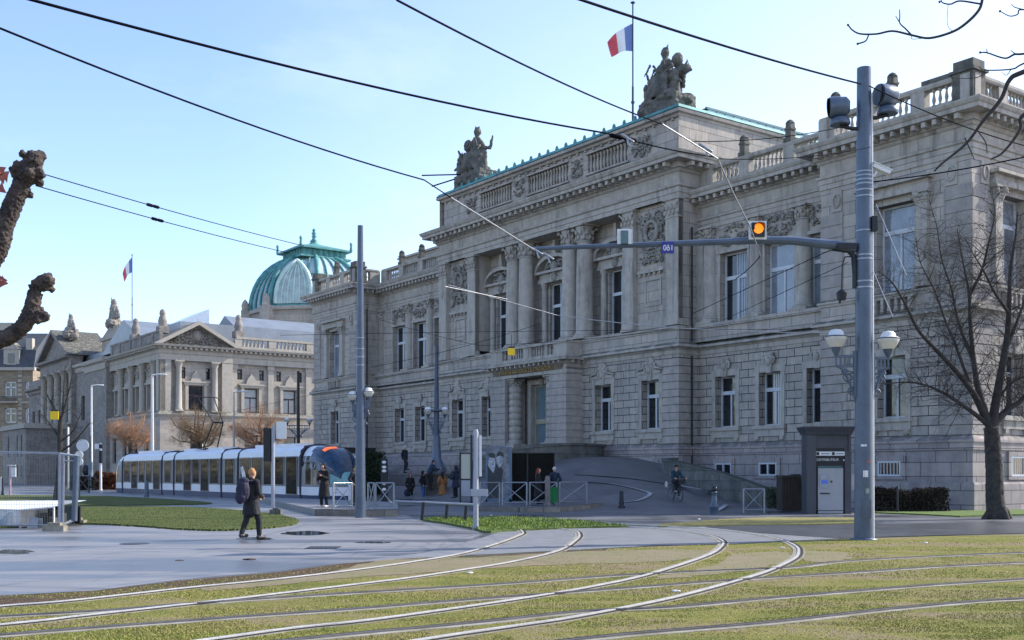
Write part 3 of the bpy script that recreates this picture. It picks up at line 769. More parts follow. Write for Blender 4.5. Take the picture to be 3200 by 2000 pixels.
# --- roof sculpture and flags (free-standing things on the roof)
def statue_group(name, y, label, seed, sc=1.0, mir=1, x0=1.1, wide=1.0):
    b = MB(); q = random.Random(seed)
    def P(a, h, o=0): return (o, a*mir*wide, h)
    for i in range(26):       # rocky base
        h = q.uniform(0, 1.0); w = 1.65*(1-h*.42)
        b.ball((q.uniform(-.7, .7), q.uniform(-w, w), .15+h), (q.uniform(.35, .55), q.uniform(.35, .6), q.uniform(.2, .32)), 8)
    b.box(-.8, .8, -1.5, 1.5, 0, .9)
    # seated draped figure
    b.limb(P(.1, 1.35), P(.15, 2.6), .62, .5); b.limb(P(.15, 2.3), P(.05, 3.0), .5, .33); b.limb(P(.05, 3.0), P(.08, 3.35), .16, .14)
    b.ball(P(.12, 3.62), (.24, .27, .30), 10); b.limb(P(.02, 3.75), P(-.1, 4.08), .1, .03)
    b.limb(P(.3, 2.0, -.4), P(-.1, 1.2, -.75), .38, .3); b.limb(P(.55, 2.1, -.2), P(.75, 1.1, -.6), .36, .26)
    b.limb(P(.3, 3.0), P(.85, 2.35, -.1), .17, .14); b.limb(P(.85, 2.35, -.1), P(1.25, 2.25, -.1), .14, .1); b.limb(P(1.25, 2.25), P(1.5, 2.95), .12, .05)
    b.limb(P(-.25, 2.95), P(-.7, 2.7), .18, .16)
    b.ball(P(-.75, 2.95), (.3, .36, .42), 10)                  # shield or lyre
    b.limb(P(-.3, 2.0), P(-1.0, 2.2), .5, .34); b.ball(P(-1.35, 2.25), (.28, .34, .24), 10); b.limb(P(-1.5, 2.2), P(-1.68, 2.1), .15, .1)   # beast
    b.limb(P(-.85, 1.9), P(-.95, 1.1), .26, .12); b.limb(P(-1.2, 1.9), P(-1.2, 1.3), .12, .08)
    for k in range(9): b.limb(P(-.5+k*.13, 2.3-k*.02, -.5), P(-.6+k*.17, 1.1, -.75), .07, .1)
    b.limb(P(-1.0, 1.0, -.4), P(-1.05, 1.75, -.45), .30, .2); b.ball(P(-1.08, 2.02, -.45), (.17, .17, .2), 8); b.limb(P(-1.05, 1.7, -.45), P(-1.45, 1.45, -.5), .1, .07); b.limb(P(.95, .9, -.3), P(1.15, 1.7, -.35), .32, .18); b.ball(P(1.18, 1.92, -.35), (.16, .17, .19), 8)
    for k in range(14): a_ = q.uniform(-1.0, .9); h_ = q.uniform(1.1, 3.0); b.limb(P(a_, h_, q.uniform(-.8, -.3)), P(a_+q.uniform(-.25, .25), h_-q.uniform(.3, .6), q.uniform(-.9, -.3)), .09, .04, 7)
    for k in range(5): b.limb(P(.05+k*.05, 3.72), P(-.1+k*.1, 3.98), .07, .02, 6)
    for k in range(7): b.limb(P(-1.1-k*.06, 2.5-k*.02, q.uniform(-.2, .2)), P(-1.0-k*.09, 2.72, q.uniform(-.3, .3)), .06, .02, 6)
    o = b.build(name, M_DARKST); o.location = L(x0, y, 22.5); o.rotation_euler = (0, 0, ANG); o.scale = (sc, sc, sc)
    tag(o, label, 'statue', 'sculpture groups on the roof corners'); remesh(o, .04, .11, .16)
    return o
statue_group('statue_group', 20.0, 'taller seated stone figure with beast, on the near roof corner beside the flagpole', 3, 1.04, 1, wide=1.12)
statue_group('statue_group', 39.9, 'seated stone figure on yellowed rocks, on the far left corner of the portico roof', 8, 1.12, -1, wide=1.25)
def flag(base, h, fl, label, flabel, w=1.0, hh=.66, dirv=(-1, 0), droop=.6, grp=True):
    e = empty('flagpole', base, 0, label, 'flagpole')
    b = MB(); b.tube([(0, 0, 0), (0, 0, h*.4)], .07, 8); b.tube([(0, 0, h*.4), (0, 0, h)], .05, 8); b.tube([(0, 0, h*.28), (0, 0, h*.28+.12)], .12, 8); b.ball((0, 0, h+.05), (.16, .16, .07), 8)
    b.build('pole', mat('blue_grey_pole', (.035, .04, .09), .4, .2), e)
    nx, nz = 24, 10; vs = []; b = MB(); ft = fl
    for i in range(nx+1):
        u = i/nx
        for j in range(nz+1):
            v = j/nz
            x = dirv[0]*w*u*(.9-.15*v); y = dirv[1]*w*u+.10*w*sin(u*7+v*2)*u
            z = h-ft-hh*v*(1-.45*u)-droop*w*u*(.45+.5*u)
            vs.append((x, y, z))
    for i in range(nx):
        for j in range(nz):
            b.add([vs[i*(nz+1)+j], vs[(i+1)*(nz+1)+j], vs[(i+1)*(nz+1)+j+1], vs[i*(nz+1)+j+1]], [(0,1,2,3)], True, 0 if i < nx/3 else (1 if i < 2*nx/3 else 2))
    o = b.build('flag', FLAGM); o.location = base; tag(o, flabel, 'flag')
FLAGM = [mat('flag_blue', (.17, .24, .50), .8, 0, .05), mat('flag_white', (.85, .85, .86), .8, 0, .03), mat('flag_red', (.72, .10, .13), .8, 0, .05)]
flag(L(2.6, 24.6, 22.4), 8.7, 1.25, 'tall dark flagpole beside the near rooftop sculpture', 'large blue, white and red flag flying above the theatre portico', 1.75, 1.75, (-1, .15), .62)
from mathutils import noise as MN
# ---------------------------------------------------------------- ground
def ground_mats():
    m, nt, b = newmat('damp_grey_asphalt')
    tc = N(nt, 'ShaderNodeTexCoord'); v = tc.outputs['Object']
    a = noise(nt, v, .22, 6, .6); c = noise(nt, v, 60, 2, .7); d = noise(nt, v, 1.6, 4, .6)
    wet = ramp(nt, a, .44, .60)
    col = mixc(nt, ramp(nt, d, .3, .7), (.115, .12, .135), (.155, .16, .175))
    col = mixc(nt, ramp(nt, c, .3, .7, 0, .3), col, (.07, .07, .08))
    col = mixc(nt, wet, col, (.075, .08, .092))
    nt.links.new(col, b.inputs['Base Color']); nt.links.new(ramp(nt, math2(nt, 'ADD', wet, math2(nt, 'MULTIPLY', c, .2)), 0, 1.1, .62, .2), b.inputs['Roughness'])
    bumpn(nt, b, math2(nt, 'ADD', c, math2(nt, 'MULTIPLY', d, .6)), .12, .01)
    asph = m
    # blue-grey wet plaza paving
    m, nt, b = newmat('wet_plaza_paving')
    tc = N(nt, 'ShaderNodeTexCoord'); v = tc.outputs['Object']
    mp = N(nt, 'ShaderNodeMapping'); mp.inputs['Scale'].default_value = (.25, 1.0, 1); nt.links.new(v, mp.inputs[0])
    a = noise(nt, mp.outputs[0], .35, 6, .62); c = noise(nt, v, 45, 2, .7); d = noise(nt, mp.outputs[0], 1.8, 5, .65)
    br = N(nt, 'ShaderNodeTexBrick'); nt.links.new(v, br.inputs['Vector']); br.inputs['Scale'].default_value = 1
    br.inputs['Brick Width'].default_value = 3.2; br.inputs['Row Height'].default_value = 2.4; br.inputs['Mortar Size'].default_value = .012; br.offset = .5
    col = mixc(nt, ramp(nt, d, .32, .68), (.165, .165, .175), (.255, .25, .25))
    col = mixc(nt, ramp(nt, c, .3, .75, 0, .25), col, (.10, .11, .13))
    wet = ramp(nt, a, .48, .56)
    col = mixc(nt, wet, col, (.10, .105, .12))
    col = mixc(nt, math2(nt, 'MULTIPLY', br.outputs['Fac'], .75), col, (.05, .055, .06))
    cr = N(nt, 'ShaderNodeTexVoronoi'); cr.feature = 'DISTANCE_TO_EDGE'; cr.inputs['Scale'].default_value = .16; nt.links.new(v, cr.inputs['Vector'])
    col = mixc(nt, ramp(nt, cr.outputs['Distance'], .0, .012, .5, 0), col, (.06, .065, .075))
    nt.links.new(col, b.inputs['Base Color']); nt.links.new(ramp(nt, math2(nt, 'ADD', math2(nt, 'MULTIPLY', wet, .8), math2(nt, 'MULTIPLY', d, .3)), .0, 1.1, .60, .26), b.inputs['Roughness'])
    bumpn(nt, b, math2(nt, 'ADD', c, math2(nt, 'MULTIPLY', d, 1.2)), .08, .01)
    plaza = m
    # turf with bare earth
    def turf(name, g1, g2, straw, earth, eamt):
        m, nt, b = newmat(name)
        tc = N(nt, 'ShaderNodeTexCoord'); v = tc.outputs['Object']
        mp = N(nt, 'ShaderNodeMapping'); mp.inputs['Scale'].default_value = (.45, 1.0, 1); mp.inputs['Rotation'].default_value = (0, 0, -.12); nt.links.new(v, mp.inputs[0])
        a = noise(nt, mp.outputs[0], .75, 6, .7); s = noise(nt, v, .9, 6, .7); c = noise(nt, v, 38, 3, .75); d = noise(nt, v, 9, 4, .7)
        col = mixc(nt, ramp(nt, s, .36, .64), g1, g2)
        col = mixc(nt, ramp(nt, math2(nt, 'ADD', math2(nt, 'MULTIPLY', c, .5), math2(nt, 'MULTIPLY', a, .5)), .42, .62), col, straw)
        col = mixc(nt, ramp(nt, math2(nt, 'ADD', math2(nt, 'MULTIPLY', a, .75), math2(nt, 'MULTIPLY', d, .3)), eamt, eamt+.08), col, earth)
        col = mixc(nt, ramp(nt, c, .25, .45, .55, 0), col, (.05, .05, .025))
        nt.links.new(col, b.inputs['Base Color']); b.inputs['Roughness'].default_value = .95; b.inputs['Specular IOR Level'].default_value = .15
        bumpn(nt, b, math2(nt, 'ADD', c, d), .9, .05)
        return m
    t1 = turf('patchy_track_turf', (.10, .135, .022), (.19, .205, .040), (.34, .275, .105), (.26, .205, .13), .53)
    t2 = turf('lawn_turf', (.055, .085, .022), (.08, .11, .028), (.13, .14, .05), (.07, .09, .03), .72)
    t3 = turf('bare_earth_edge', (.10, .11, .035), (.13, .115, .05), (.16, .115, .065), (.105, .07, .05), .44)
    return asph, plaza, t1, t2, t3
M_DIRT = mat('worn_brown_earth', (.175, .13, .085), .95, 0, .2, 1.1, .8, c2=(.135, .135, .045))
M_ASP, M_PLZ, M_TURF, M_LAWN, M_EARTH = ground_mats()
M_CONC = mat('pale_gutter_concrete', (.27, .255, .225), .8, 0, .25, 1.3, .3, c2=(.15, .135, .075))
M_RAIL = mat('polished_rail_steel', (.70, .67, .63), .38, .4, .12, 3)
M_GROOVE = mat('rail_groove', (.02, .018, .016), .8)
M_LINE = mat('worn_white_kerb_line', (.42, .42, .42), .7, 0, .2, 2)
def sheet(name, poly, z, m, smooth=0, kind='structure'):
    p = [Vector((q.x, q.y, 0)) for q in poly]
    if smooth: p = crom(p+[p[0]], smooth)[:-1]
    b = MB(); c = p[0]; b.fan([(q.x, q.y) for q in p], z)
    o = b.build(name, m); tag(o, kind=kind); return o
g = MB(); g.add([(-900, -60, 0), (900, -60, 0), (900, 2200, 0), (-900, 2200, 0)], [(0,1,2,3)]); tag(g.build('ground', M_ASP), kind='structure')
# plaza paving to the left
plz = [G(-300, 1860), G(0, 1862), G(300, 1846), G(560, 1812), G(860, 1786), G(1100, 1756), G(1260, 1738), G(1440, 1700), G(1520, 1664), G(1330, 1640), G(1250, 1600), G(1060, 1572), G(700, 1548), G(-300, 1530)]
sheet('plaza_paving', plz, .004, M_PLZ)
M_PATH = mat('light_cycle_path_asphalt', (.185, .19, .20), .6, 0, .12, 1.2, .1)
M_PATHD = mat('dark_damp_path_asphalt', (.07, .074, .082), .35, 0, .3, .5, .1)
pth = [G(1040, 1765), G(1250, 1748), G(1440, 1738), G(1750, 1722), G(2050, 1706), G(2300, 1700), G(2620, 1684), G(2640, 1655), G(2560, 1646), G(2300, 1646), G(2050, 1648), G(1800, 1652), G(1560, 1664), G(1480, 1690), G(1330, 1728)]
sheet('path', pth, .010, M_PATH)
sheet('dark_path', [G(2380, 1668), G(2620, 1684), G(2900, 1675), G(3400, 1662), G(3400, 1628), G(3000, 1634), G(2700, 1640), G(2300, 1643), G(2200, 1648)], .013, M_PATHD)
# foreground turf
tf = [G(-400, 1866), G(0, 1866), G(300, 1850), G(560, 1818), G(860, 1792), G(1100, 1762), G(1180, 1752), G(1440, 1740), G(1750, 1724), G(2050, 1708), G(2300, 1702), G(2620, 1686), G(2900, 1677), G(3500, 1664), Vector((30, 4, 0)), Vector((-30, 4, 0))]
sheet('track_turf', tf, .008, M_TURF)
sheet('earth_edge', [G(-400, 1866), G(0, 1864), G(300, 1848), G(560, 1816), G(860, 1790), G(1100, 1759), G(1250, 1744), G(1500, 1738), G(1900, 1716), G(1880, 1732), G(1500, 1757), G(1150, 1778), G(860, 1812), G(560, 1843), G(300, 1872), G(0, 1898), G(-400, 1910)], .0095, M_EARTH)
# lawn islands
l1 = [G(-200, 1549), G(240, 1550), G(420, 1556), G(560, 1564), G(660, 1574), G(560, 1579), G(240, 1581), G(-200, 1580)]
l2 = [G(-200, 1586), G(240, 1585), G(480, 1585), G(640, 1590), G(780, 1600), G(880, 1613), G(930, 1630), G(900, 1645), G(800, 1655), G(680, 1660), G(560, 1656), G(420, 1646), G(240, 1640), G(-200, 1650)]
for k, (nm, pl) in enumerate((('lawn', l1), ('lawn', l2))):
    p = crom([Vector((q.x, q.y, 0)) for q in pl]+[Vector((pl[0].x, pl[0].y, 0))], 26)[:-1]; rj = random.Random(3)
    p = [Vector((v.x+rj.gauss(0, .035), v.y+rj.gauss(0, .06), 0)) for v in p]
    b = MB(); b.prism([(q.x, q.y) for q in p], .0, .055); tag(b.build(nm, M_LAWN), kind='structure')
vg = [G(1322, 1628), G(1400, 1640), G(1480, 1655), G(1520, 1666), G(1600, 1660), G(1800, 1652), G(1960, 1648), G(1900, 1642), G(1800, 1630), G(1640, 1621), G(1480, 1621), G(1360, 1622)]
vgs = vg
b = MB(); b.prism([(q.x, q.y) for q in crom(vg+[vg[0]], 4)[:-1]], 0, .06); tag(b.build('grass_verge', mat('green_verge_grass', (.09, .12, .025), .95, 0, .3, 6, .8, c2=(.05, .09, .015))), kind='structure')  # verge green with random mottling
vg = [G(2060, 1640), G(2250, 1625), G(2400, 1619), G(2700, 1620), G(2700, 1637), G(2400, 1642), G(2200, 1645), G(2060, 1647)]
b = MB(); b.prism([(q.x, q.y) for q in vg], 0, .03); tag(b.build('dry_grass_strip', mat('dry_grass', (.24, .20, .06), .95, 0, .3, 5, .6, c2=(.12, .12, .035))), kind='structure')
vg = [G(2700, 1603), G(2850, 1600), G(3400, 1592), G(3400, 1606), G(3120, 1612), G(3000, 1616), G(2840, 1608)]
b = MB(); b.prism([(q.x, q.y) for q in vg], 0, .05); tag(b.build('grass_verge', mat('verge_grass', (.10, .15, .025), .95, 0, .3, 5, .8, c2=(.04, .08, .015))), kind='structure')
# --- rails
def ribbon(mb, pts, off, w, z0, z1, mi=0):
    n = len(pts); vs = []
    for i in range(n):
        d = pts[min(i+1, n-1)]-pts[max(i-1, 0)]; d.z = 0; d.normalize(); nn = Vector((-d.y, d.x, 0))
        a = pts[i]+nn*(off-w/2); c = pts[i]+nn*(off+w/2)
        vs += [(a.x, a.y, z0), (a.x, a.y, z1), (c.x, c.y, z1), (c.x, c.y, z0)]
    fs = []
    for i in range(n-1):
        for k in range(3): fs.append((4*i+k, 4*i+k+1, 4*i+5+k, 4*i+4+k))
    mb.add(vs, fs, mi=mi)
RAILPTS = {}
def rail(pts, label, bright=True, side=1, wide=1.0, far=None):
    P = [G(x, y) for x, y in pts]
    P = crom(P, 8)
    for i in range(len(P)-1):
        n_ = max(1, int((P[i+1]-P[i]).length/.2))
        for j in range(n_):
            q_ = P[i]+(P[i+1]-P[i])*(j/n_); RAILPTS.setdefault((int(q_.x//.5), int(q_.y//.5)), []).append(q_)
    o = P[len(P)//2]; o = Vector((o.x, o.y, 0))
    e = empty('tram_rail', o, 0, label, 'tram rail', 'tram rails crossing the turf')
    b = MB(); Q = [p-o for p in P]
    ribbon(b, Q, 0, .24*wide, 0, .016); b.build('concrete_bed', M_CONC, e)
    b = MB(); ribbon(b, Q, 0, .050 if bright else .040, 0, .034); b.build('rail_head', M_RAIL if bright else mat('dull_rail_steel', (.16, .15, .15), .5, .5, .2, 4), e)
    b = MB(); ribbon(b, Q, side*.052, .04, 0, .021); ribbon(b, Q, side*.085, .022, 0, .028); b.build('groove', M_GROOVE, e)
rail([(-250, 1925), (0, 1900), (182, 1886), (386, 1864), (591, 1841), (864, 1814), (1100, 1786), (1277, 1761), (1436, 1734), (1540, 1706), (1612, 1680), (1634, 1666), (1600, 1650), (1500, 1636)], 'tram rail nearest the plaza paving, curving back beside the white post', side=-1)
rail([(-250, 1985), (0, 1959), (136, 1945), (241, 1932), (545, 1898), (745, 1875), (1100, 1832), (1277, 1810), (1436, 1786), (1600, 1759), (1745, 1724), (1800, 1690), (1810, 1672), (1790, 1660), (1700, 1648), (1500, 1632)], 'bright white tram rail, second from the plaza, curving back across the path', side=-1)
rail([(400, 2040), (705, 1998), (909, 1970), (1100, 1950), (1277, 1927), (1618, 1877), (1868, 1834), (2040, 1795), (2209, 1739), (2252, 1712), (2256, 1692), (2205, 1673), (2100, 1657), (1900, 1644), (1600, 1630)], 'bright tram rail whose bend peaks left of the two rightmost curves', side=-1)
rail([(1000, 2060), (1368, 1998), (1618, 1961), (1805, 1932), (2100, 1873), (2305, 1818), (2400, 1788), (2480, 1750), (2496, 1727), (2486, 1709), (2445, 1691), (2364, 1672), (2240, 1656), (2000, 1642), (1700, 1630)], 'bright tram rail with the widest, rightmost bend near the big mast', side=-1)
rail([(-250, 1950), (0, 1932), (318, 1914), (620, 1890), (1050, 1861), (1595, 1827), (1914, 1803), (2200, 1788), (2464, 1777), (2645, 1757), (2919, 1741), (3200, 1730), (3500, 1722)], 'dull straight tram rail, farthest of the straight ones, half buried in turf', False)
rail([(-250, 2005), (0, 1991), (318, 1966), (773, 1932), (1100, 1909), (1400, 1884), (1640, 1866), (2150, 1827), (2400, 1809), (2691, 1791), (2918, 1775), (3200, 1761), (3500, 1748)], 'dull straight tram rail, second of the straight ones from the path', False)
rail([(600, 2040), (1050, 1993), (1505, 1950), (1823, 1916), (2100, 1902), (2418, 1873), (2691, 1850), (2918, 1832), (3200, 1814), (3500, 1798)], 'dull straight tram rail, second from the bottom edge of the turf', False)
rail([(1500, 2040), (1900, 1995), (2100, 1977), (2418, 1950), (2782, 1909), (3055, 1884), (3200, 1876), (3500, 1860)], 'dull straight tram rail closest to the viewer, in yellow-green turf', False)
# --- grass blades in the near turf (nobody could count them)
def inpoly(x, y, P):
    c = False; j = len(P)-1
    for i in range(len(P)):
        if (P[i].y > y) != (P[j].y > y) and x < (P[j].x-P[i].x)*(y-P[i].y)/(P[j].y-P[i].y)+P[i].x: c = not c
        j = i
    return c
def blades(name, n, gen, h0, h1, m, ws=1.0):
    b = MB(); q = random.Random(11); vs = []; fs = []
    for i in range(n):
        p = gen(q)
        if p is None: continue
        x, y, z = p
        h = q.uniform(h0, h1)*(1+max(0, y-12)*.02); a = q.uniform(0, 6.28); w = (.005+.0006*y)*ws; lx, ly = q.uniform(-.6, .6)*h, q.uniform(-.6, .6)*h
        k = len(vs); vs += [(x-cos(a)*w, y-sin(a)*w, z), (x+cos(a)*w, y+sin(a)*w, z), (x+lx, y+ly, z+h)]; fs.append((k, k+1, k+2))
    b.add(vs, fs); return tag(b.build(name, m), kind='stuff')
EP = []
for k, pl in enumerate(([(1180, 1752), (1500, 1742), (1900, 1722), (2200, 1722), (2230, 1735), (2050, 1757), (1700, 1768), (1350, 1790), (1050, 1812), (700, 1846), (650, 1838), (1000, 1796)],
        [(2290, 1732), (2440, 1726), (2470, 1742), (2380, 1776), (2250, 1795), (2060, 1812), (2080, 1800), (2230, 1768)],
        [(2500, 1722), (2640, 1728), (2660, 1745), (2590, 1758), (2520, 1754)])):
    rj = random.Random(k); P = [G(x, y) for x, y in pl]; P = crom(P+[P[0]], 9)[:-1]; P = [Vector((v.x+rj.gauss(0, .04), v.y+rj.gauss(0, .05), 0)) for v in P]; EP.append(P)
    b = MB(); b.fan([(v.x, v.y) for v in P], .0132); tag(b.build('bare_earth', M_DIRT), kind='structure')
def gn(q):
    px = q.uniform(-60, 3260); py = 1690+(q.random()**.8)*330; p = G(px, py)
    if not inpoly(p.x, p.y, tf): return None
    if q.random() < .72 and any(inpoly(p.x, p.y, P) for P in EP): return None
    cx_, cy_ = int(p.x//.5), int(p.y//.5)
    for i in (-1, 0, 1):
        for j in (-1, 0, 1):
            for r_ in RAILPTS.get((cx_+i, cy_+j), ()):
                if (r_.x-p.x)**2+(r_.y-p.y)**2 < .15**2: return None
    nz = MN.noise(Vector((p.x*.28, p.y*.75, 0)))+.5*MN.noise(Vector((p.x*1.1, p.y*2.4, 5)))
    if nz < -.12 and q.random() < .9: return None
    return (p.x, p.y, .006)
M_BLADE = mat('turf_blades', (.17, .20, .032), .85, 0, .4, .7, c2=(.34, .27, .10))
blades('grass', 150000, gn, .006, .022, M_BLADE, .62)
def gl(q):
    p = G(q.uniform(-10, 940), q.uniform(1590, 1660))
    return (p.x, p.y, .05) if inpoly(p.x, p.y, l2) else None
blades('lawn_grass', 26000, gl, .008, .022, mat('lawn_blades', (.07, .105, .025), .9, 0, .4, 1.3, c2=(.10, .10, .03)), .45)
def gv(q):
    p = G(q.uniform(1310, 1970), q.uniform(1620, 1668))
    return (p.x, p.y, .055) if inpoly(p.x, p.y, vgs) else None
blades('verge_grass', 9000, gv, .02, .07, mat('verge_blades', (.16, .20, .03), .9, 0, .45, 1.2, c2=(.07, .13, .02)), .7)
# puddles
M_PUD = mat('puddle_water', (.02, .024, .03), .03, 0, .1, 1, spec=.9)
for k, (cx_, cy_, rx, ry) in enumerate(((955, 1667, 75, 7), (800, 1684, 60, 5), (45, 1725, 60, 8), (780, 1749, 24, 3), (1170, 1696, 60, 3), (560, 1752, 16, 2))):
    q = random.Random(k); pts = [G(cx_+rx*cos(a*pi/9)*q.uniform(.75, 1.1), cy_+ry*sin(a*pi/9)*q.uniform(.8, 1.1)) for a in range(18)]
    b = MB(); c = G(cx_, cy_); b.fan([(p.x, p.y) for p in crom(pts+[pts[0]], 3)[:-1]], .0075); tag(b.build('puddle', M_PUD), kind='structure')
# --- forecourt ramp rising to the entrance
def sst(x): x = max(0, min(1, x)); return x*x*(3-2*x)
def fh(d, t):
    f = min(sst((t-8)/15), sst((54-t)/15)); g_ = sst((d+13.5)/11)
    return 2.6*f*g_
b = MB(); nd, nt_ = 70, 200; vs = []
for i in range(nd+1):
    for j in range(nt_+1):
        d = -14+14*i/nd; t = 5+52*j/nt_; p = L(d, t); vs.append((p.x, p.y, fh(d, t)+.005))
b.add(vs, [(i*(nt_+1)+j, (i+1)*(nt_+1)+j, (i+1)*(nt_+1)+j+1, i*(nt_+1)+j+1) for i in range(nd) for j in range(nt_)], True)
tag(b.build('forecourt_road', mat('dark_forecourt_asphalt', (.145, .145, .15), .6, 0, .2, .5, .1)), kind='structure')
def onramp(px, py):          # where the sight line meets the forecourt
    z = 0
    for _ in range(60):
        if py-HY < 1 and z < 1.0: z = 1.0
        Y0 = 60
        lo, hi = 30.0, 90.0
        for _ in range(50):
            m_ = (lo+hi)/2; p = W(px, py, m_); d, t = toL(Vector((p.x, p.y, 0)))
            h = fh(d, t) if -14 < d < 0 and 5 < t < 57 else 0
            if p.z > h: lo = m_
            else: hi = m_
        p = W(px, py, (lo+hi)/2); return p
for pts in ([(1797, 1484), (1900, 1490), (2000, 1500), (2115, 1518), (2226, 1538), (2262, 1549), (2278, 1564), (2268, 1580), (2237, 1600)], [(1823, 1506), (1900, 1512), (1960, 1522), (2010, 1535), (2031, 1544), (2020, 1555), (1990, 1566), (1952, 1571)]):
    P = crom([onramp(*p) for p in pts], 6); b = MB()
    for i in range(len(P)-1):
        a, c = P[i], P[i+1]; d = (c-a); d.z = 0; nn = Vector((-d.y, d.x, 0)).normalized()*.11
        b.add([tuple(a-nn+Vector((0,0,.035))), tuple(a+nn+Vector((0,0,.035))), tuple(c+nn+Vector((0,0,.035))), tuple(c-nn+Vector((0,0,.035)))], [(0,1,2,3)])
    tag(b.build('kerb_line', M_LINE), kind='structure')
# terrace and front steps of the theatre
b = MB()
for k in range(13): b.box(-6.2-.34*k, -6.2-.34*k+.36 if k else -1.35, 30.0, 47.0, 0, 2.9-.215*k)
tag(b.build('entrance_steps', M_PL, empty('theatre_steps', CO, ANG, 'broad stone steps rising from the tram stop to the theatre entrance', 'steps')))
b = MB(); b.box(-6.25, -1.35, 25.0, 29.98, 0, 2.95); b.build('landing', M_PL, bpy.data.objects['theatre_steps'])
# curved ramp parapet and low ramp wall
P = []
for k in range(0):
    a = -pi/2+pi*.95*k/14
    P.append(L(-5.2+ -2.6*cos(a)*1.0+0, 24.5-3.2*sin(a)*0+0, 0) if False else L(-3.5-3.4*sin(pi*k/28+.1), 29.2-7.0*(k/14)+0*a, 0))
b = MB()
top = [L(-7.6, 30, 1.4), L(-7.9, 27.5, 2.2), L(-7.2, 25.2, 2.9), L(-5.6, 23.7, 3.3), L(-3.6, 23.2, 3.4), L(-1.6, 23.6, 3.4), L(-.2, 24.4, 3.4)]
Q = crom(top, 6); n = len(Q); vs = []
for i, p in enumerate(Q):
    d = Q[min(i+1, n-1)]-Q[max(i-1, 0)]; d.z = 0; d.normalize(); nn = Vector((-d.y, d.x, 0))*.24
    dd, tt = toL(p)
    for s, z in ((-1, 0), (-1, p.z-.16), (-1.25, p.z-.16), (-1.25, p.z), (1.25, p.z), (1.25, p.z-.16), (1, p.z-.16), (1, 0)):
        vs.append((p.x+nn.x*s, p.y+nn.y*s, z))
b.add(vs, [(8*i+k, 8*i+8+k, 8*i+9+k, 8*i+k+1) for i in range(n-1) for k in range(7)], False)
b.add(vs[:8], [tuple(range(8))]); b.add(vs[-8:], [tuple(range(8))])
tag(b.build('ramp_parapet', M_WALLF, origin=L(-5, 25)), 'curved stone parapet of the carriage ramp beside the theatre door', 'parapet')
b = MB(); vs = []
seg = [(-.6, 17.6, 2.5), (-1.9, 17.0, 2.45), (-2.4, 14.5, 2.1), (-2.8, 12.2, 1.75), (-3.2, 10, 1.3), (-3.6, 8.4, .95)]
Q = [L(a, t, z) for a, t, z in seg]; n = len(Q)
for i, p in enumerate(Q):
    d = Q[min(i+1, n-1)]-Q[max(i-1, 0)]; d.z = 0; d.normalize(); nn = Vector((-d.y, d.x, 0))*.2
    for s, z in ((-1, 0), (-1, p.z-.1), (-1.2, p.z-.1), (-1.2, p.z), (1.2, p.z), (1.2, p.z-.1), (1, p.z-.1), (1, 0)): vs.append((p.x+nn.x*s, p.y+nn.y*s, z))
b.add(vs, [(8*i+k, 8*i+8+k, 8*i+9+k, 8*i+k+1) for i in range(n-1) for k in range(7)]); b.add(vs[:8], [tuple(range(8))]); b.add(vs[-8:], [tuple(range(8))])
tag(b.build('ramp_wall', M_WALLF, origin=L(-2.5, 12)), 'mossy low stone wall sloping down along the ramp to the right wing', 'low wall')
# ---------------------------------------------------------------- the library across the avenue
LO = L(2.1, 113.5)
LB = empty('library_building', LO, ANG, 'distant warm stone library with pedimented pavilions and grey zinc roofs behind the tram', 'library')
LT = lambda x, y, z: (y, x, z)        # side facing us: local x (d) runs along, plane y = 0
def lwall(T, a0, a1, z0, z1, ops, x=0, rv=.35, m=None, name='wall'):
    b = MB(T); b.wall(x, a0, a1, z0, z1, ops, rv); return b.build(name, m or M_LIB, LB)
def lwin(T, x, a, w, z0, z1, m=None, cur=0):
    b = MB(T); t = .12
    b.box(x-.04, x+.04, a-w/2, a-w/2+t, z0, z1); b.box(x-.04, x+.04, a+w/2-t, a+w/2, z0, z1); b.box(x-.04, x+.04, a-w/2, a+w/2, z0, z0+t); b.box(x-.04, x+.04, a-w/2, a+w/2, z1-t, z1)
    zt = z0+(z1-z0)*.62; b.box(x-.06, x+.04, a-w/2, a+w/2, zt-.09, zt+.09); b.box(x-.05, x+.04, a-.06, a+.06, z0, zt)
    o = b.build('window', m or M_FRAMER, LB); p = MB(T); p.add([(x+.02, a-w/2, z0), (x+.02, a+w/2, z0), (x+.02, a+w/2, z1), (x+.02, a-w/2, z1)], [(0,1,2,3)]); p.build('pane', M_GLASS2 if cur else M_GLASS, o)
    return o
# side front: pavilion 0..9.7, range 9.7..40
sw = [4.85]; rw = [12.6, 18.2, 23.8, 29.4]
lwall(LT, 0, 9.7, 0, 9.0, [(a-.9, a+.9, 3.2, 6.6) for a in (4.85,)])
lwall(LT, 9.7, 40, 0, 9.0, [(a-.9, a+.9, 3.2, 6.6) for a in rw], x=.7)
lwall(LT, 0, 9.7, 9.6, 16.2, [(4.85-1.0, 4.85+1.0, 9.8, 13.0), (4.85-2.0, 4.85-1.35, 13.9, 15.4), (4.85+1.35, 4.85+2.0, 13.9, 15.4)], x=.55)
lwall(LT, 9.7, 40, 9.6, 16.2, [(a-.95, a+.95, 9.8, 13.0) for a in rw]+[(a-1.9, a-1.2, 14.2, 15.6) for a in rw]+[(a+1.2, a+1.9, 14.2, 15.6) for a in rw], x=.9)
for a, x in [(4.85, .85)]+[(r_, 1.2) for r_ in rw]:
    lwin(LT, x, a, 2.0, 9.8, 13.0, cur=(a > 5)); lwin(LT, x-.25, a, 1.8, 3.2, 6.6, M_BLACK)
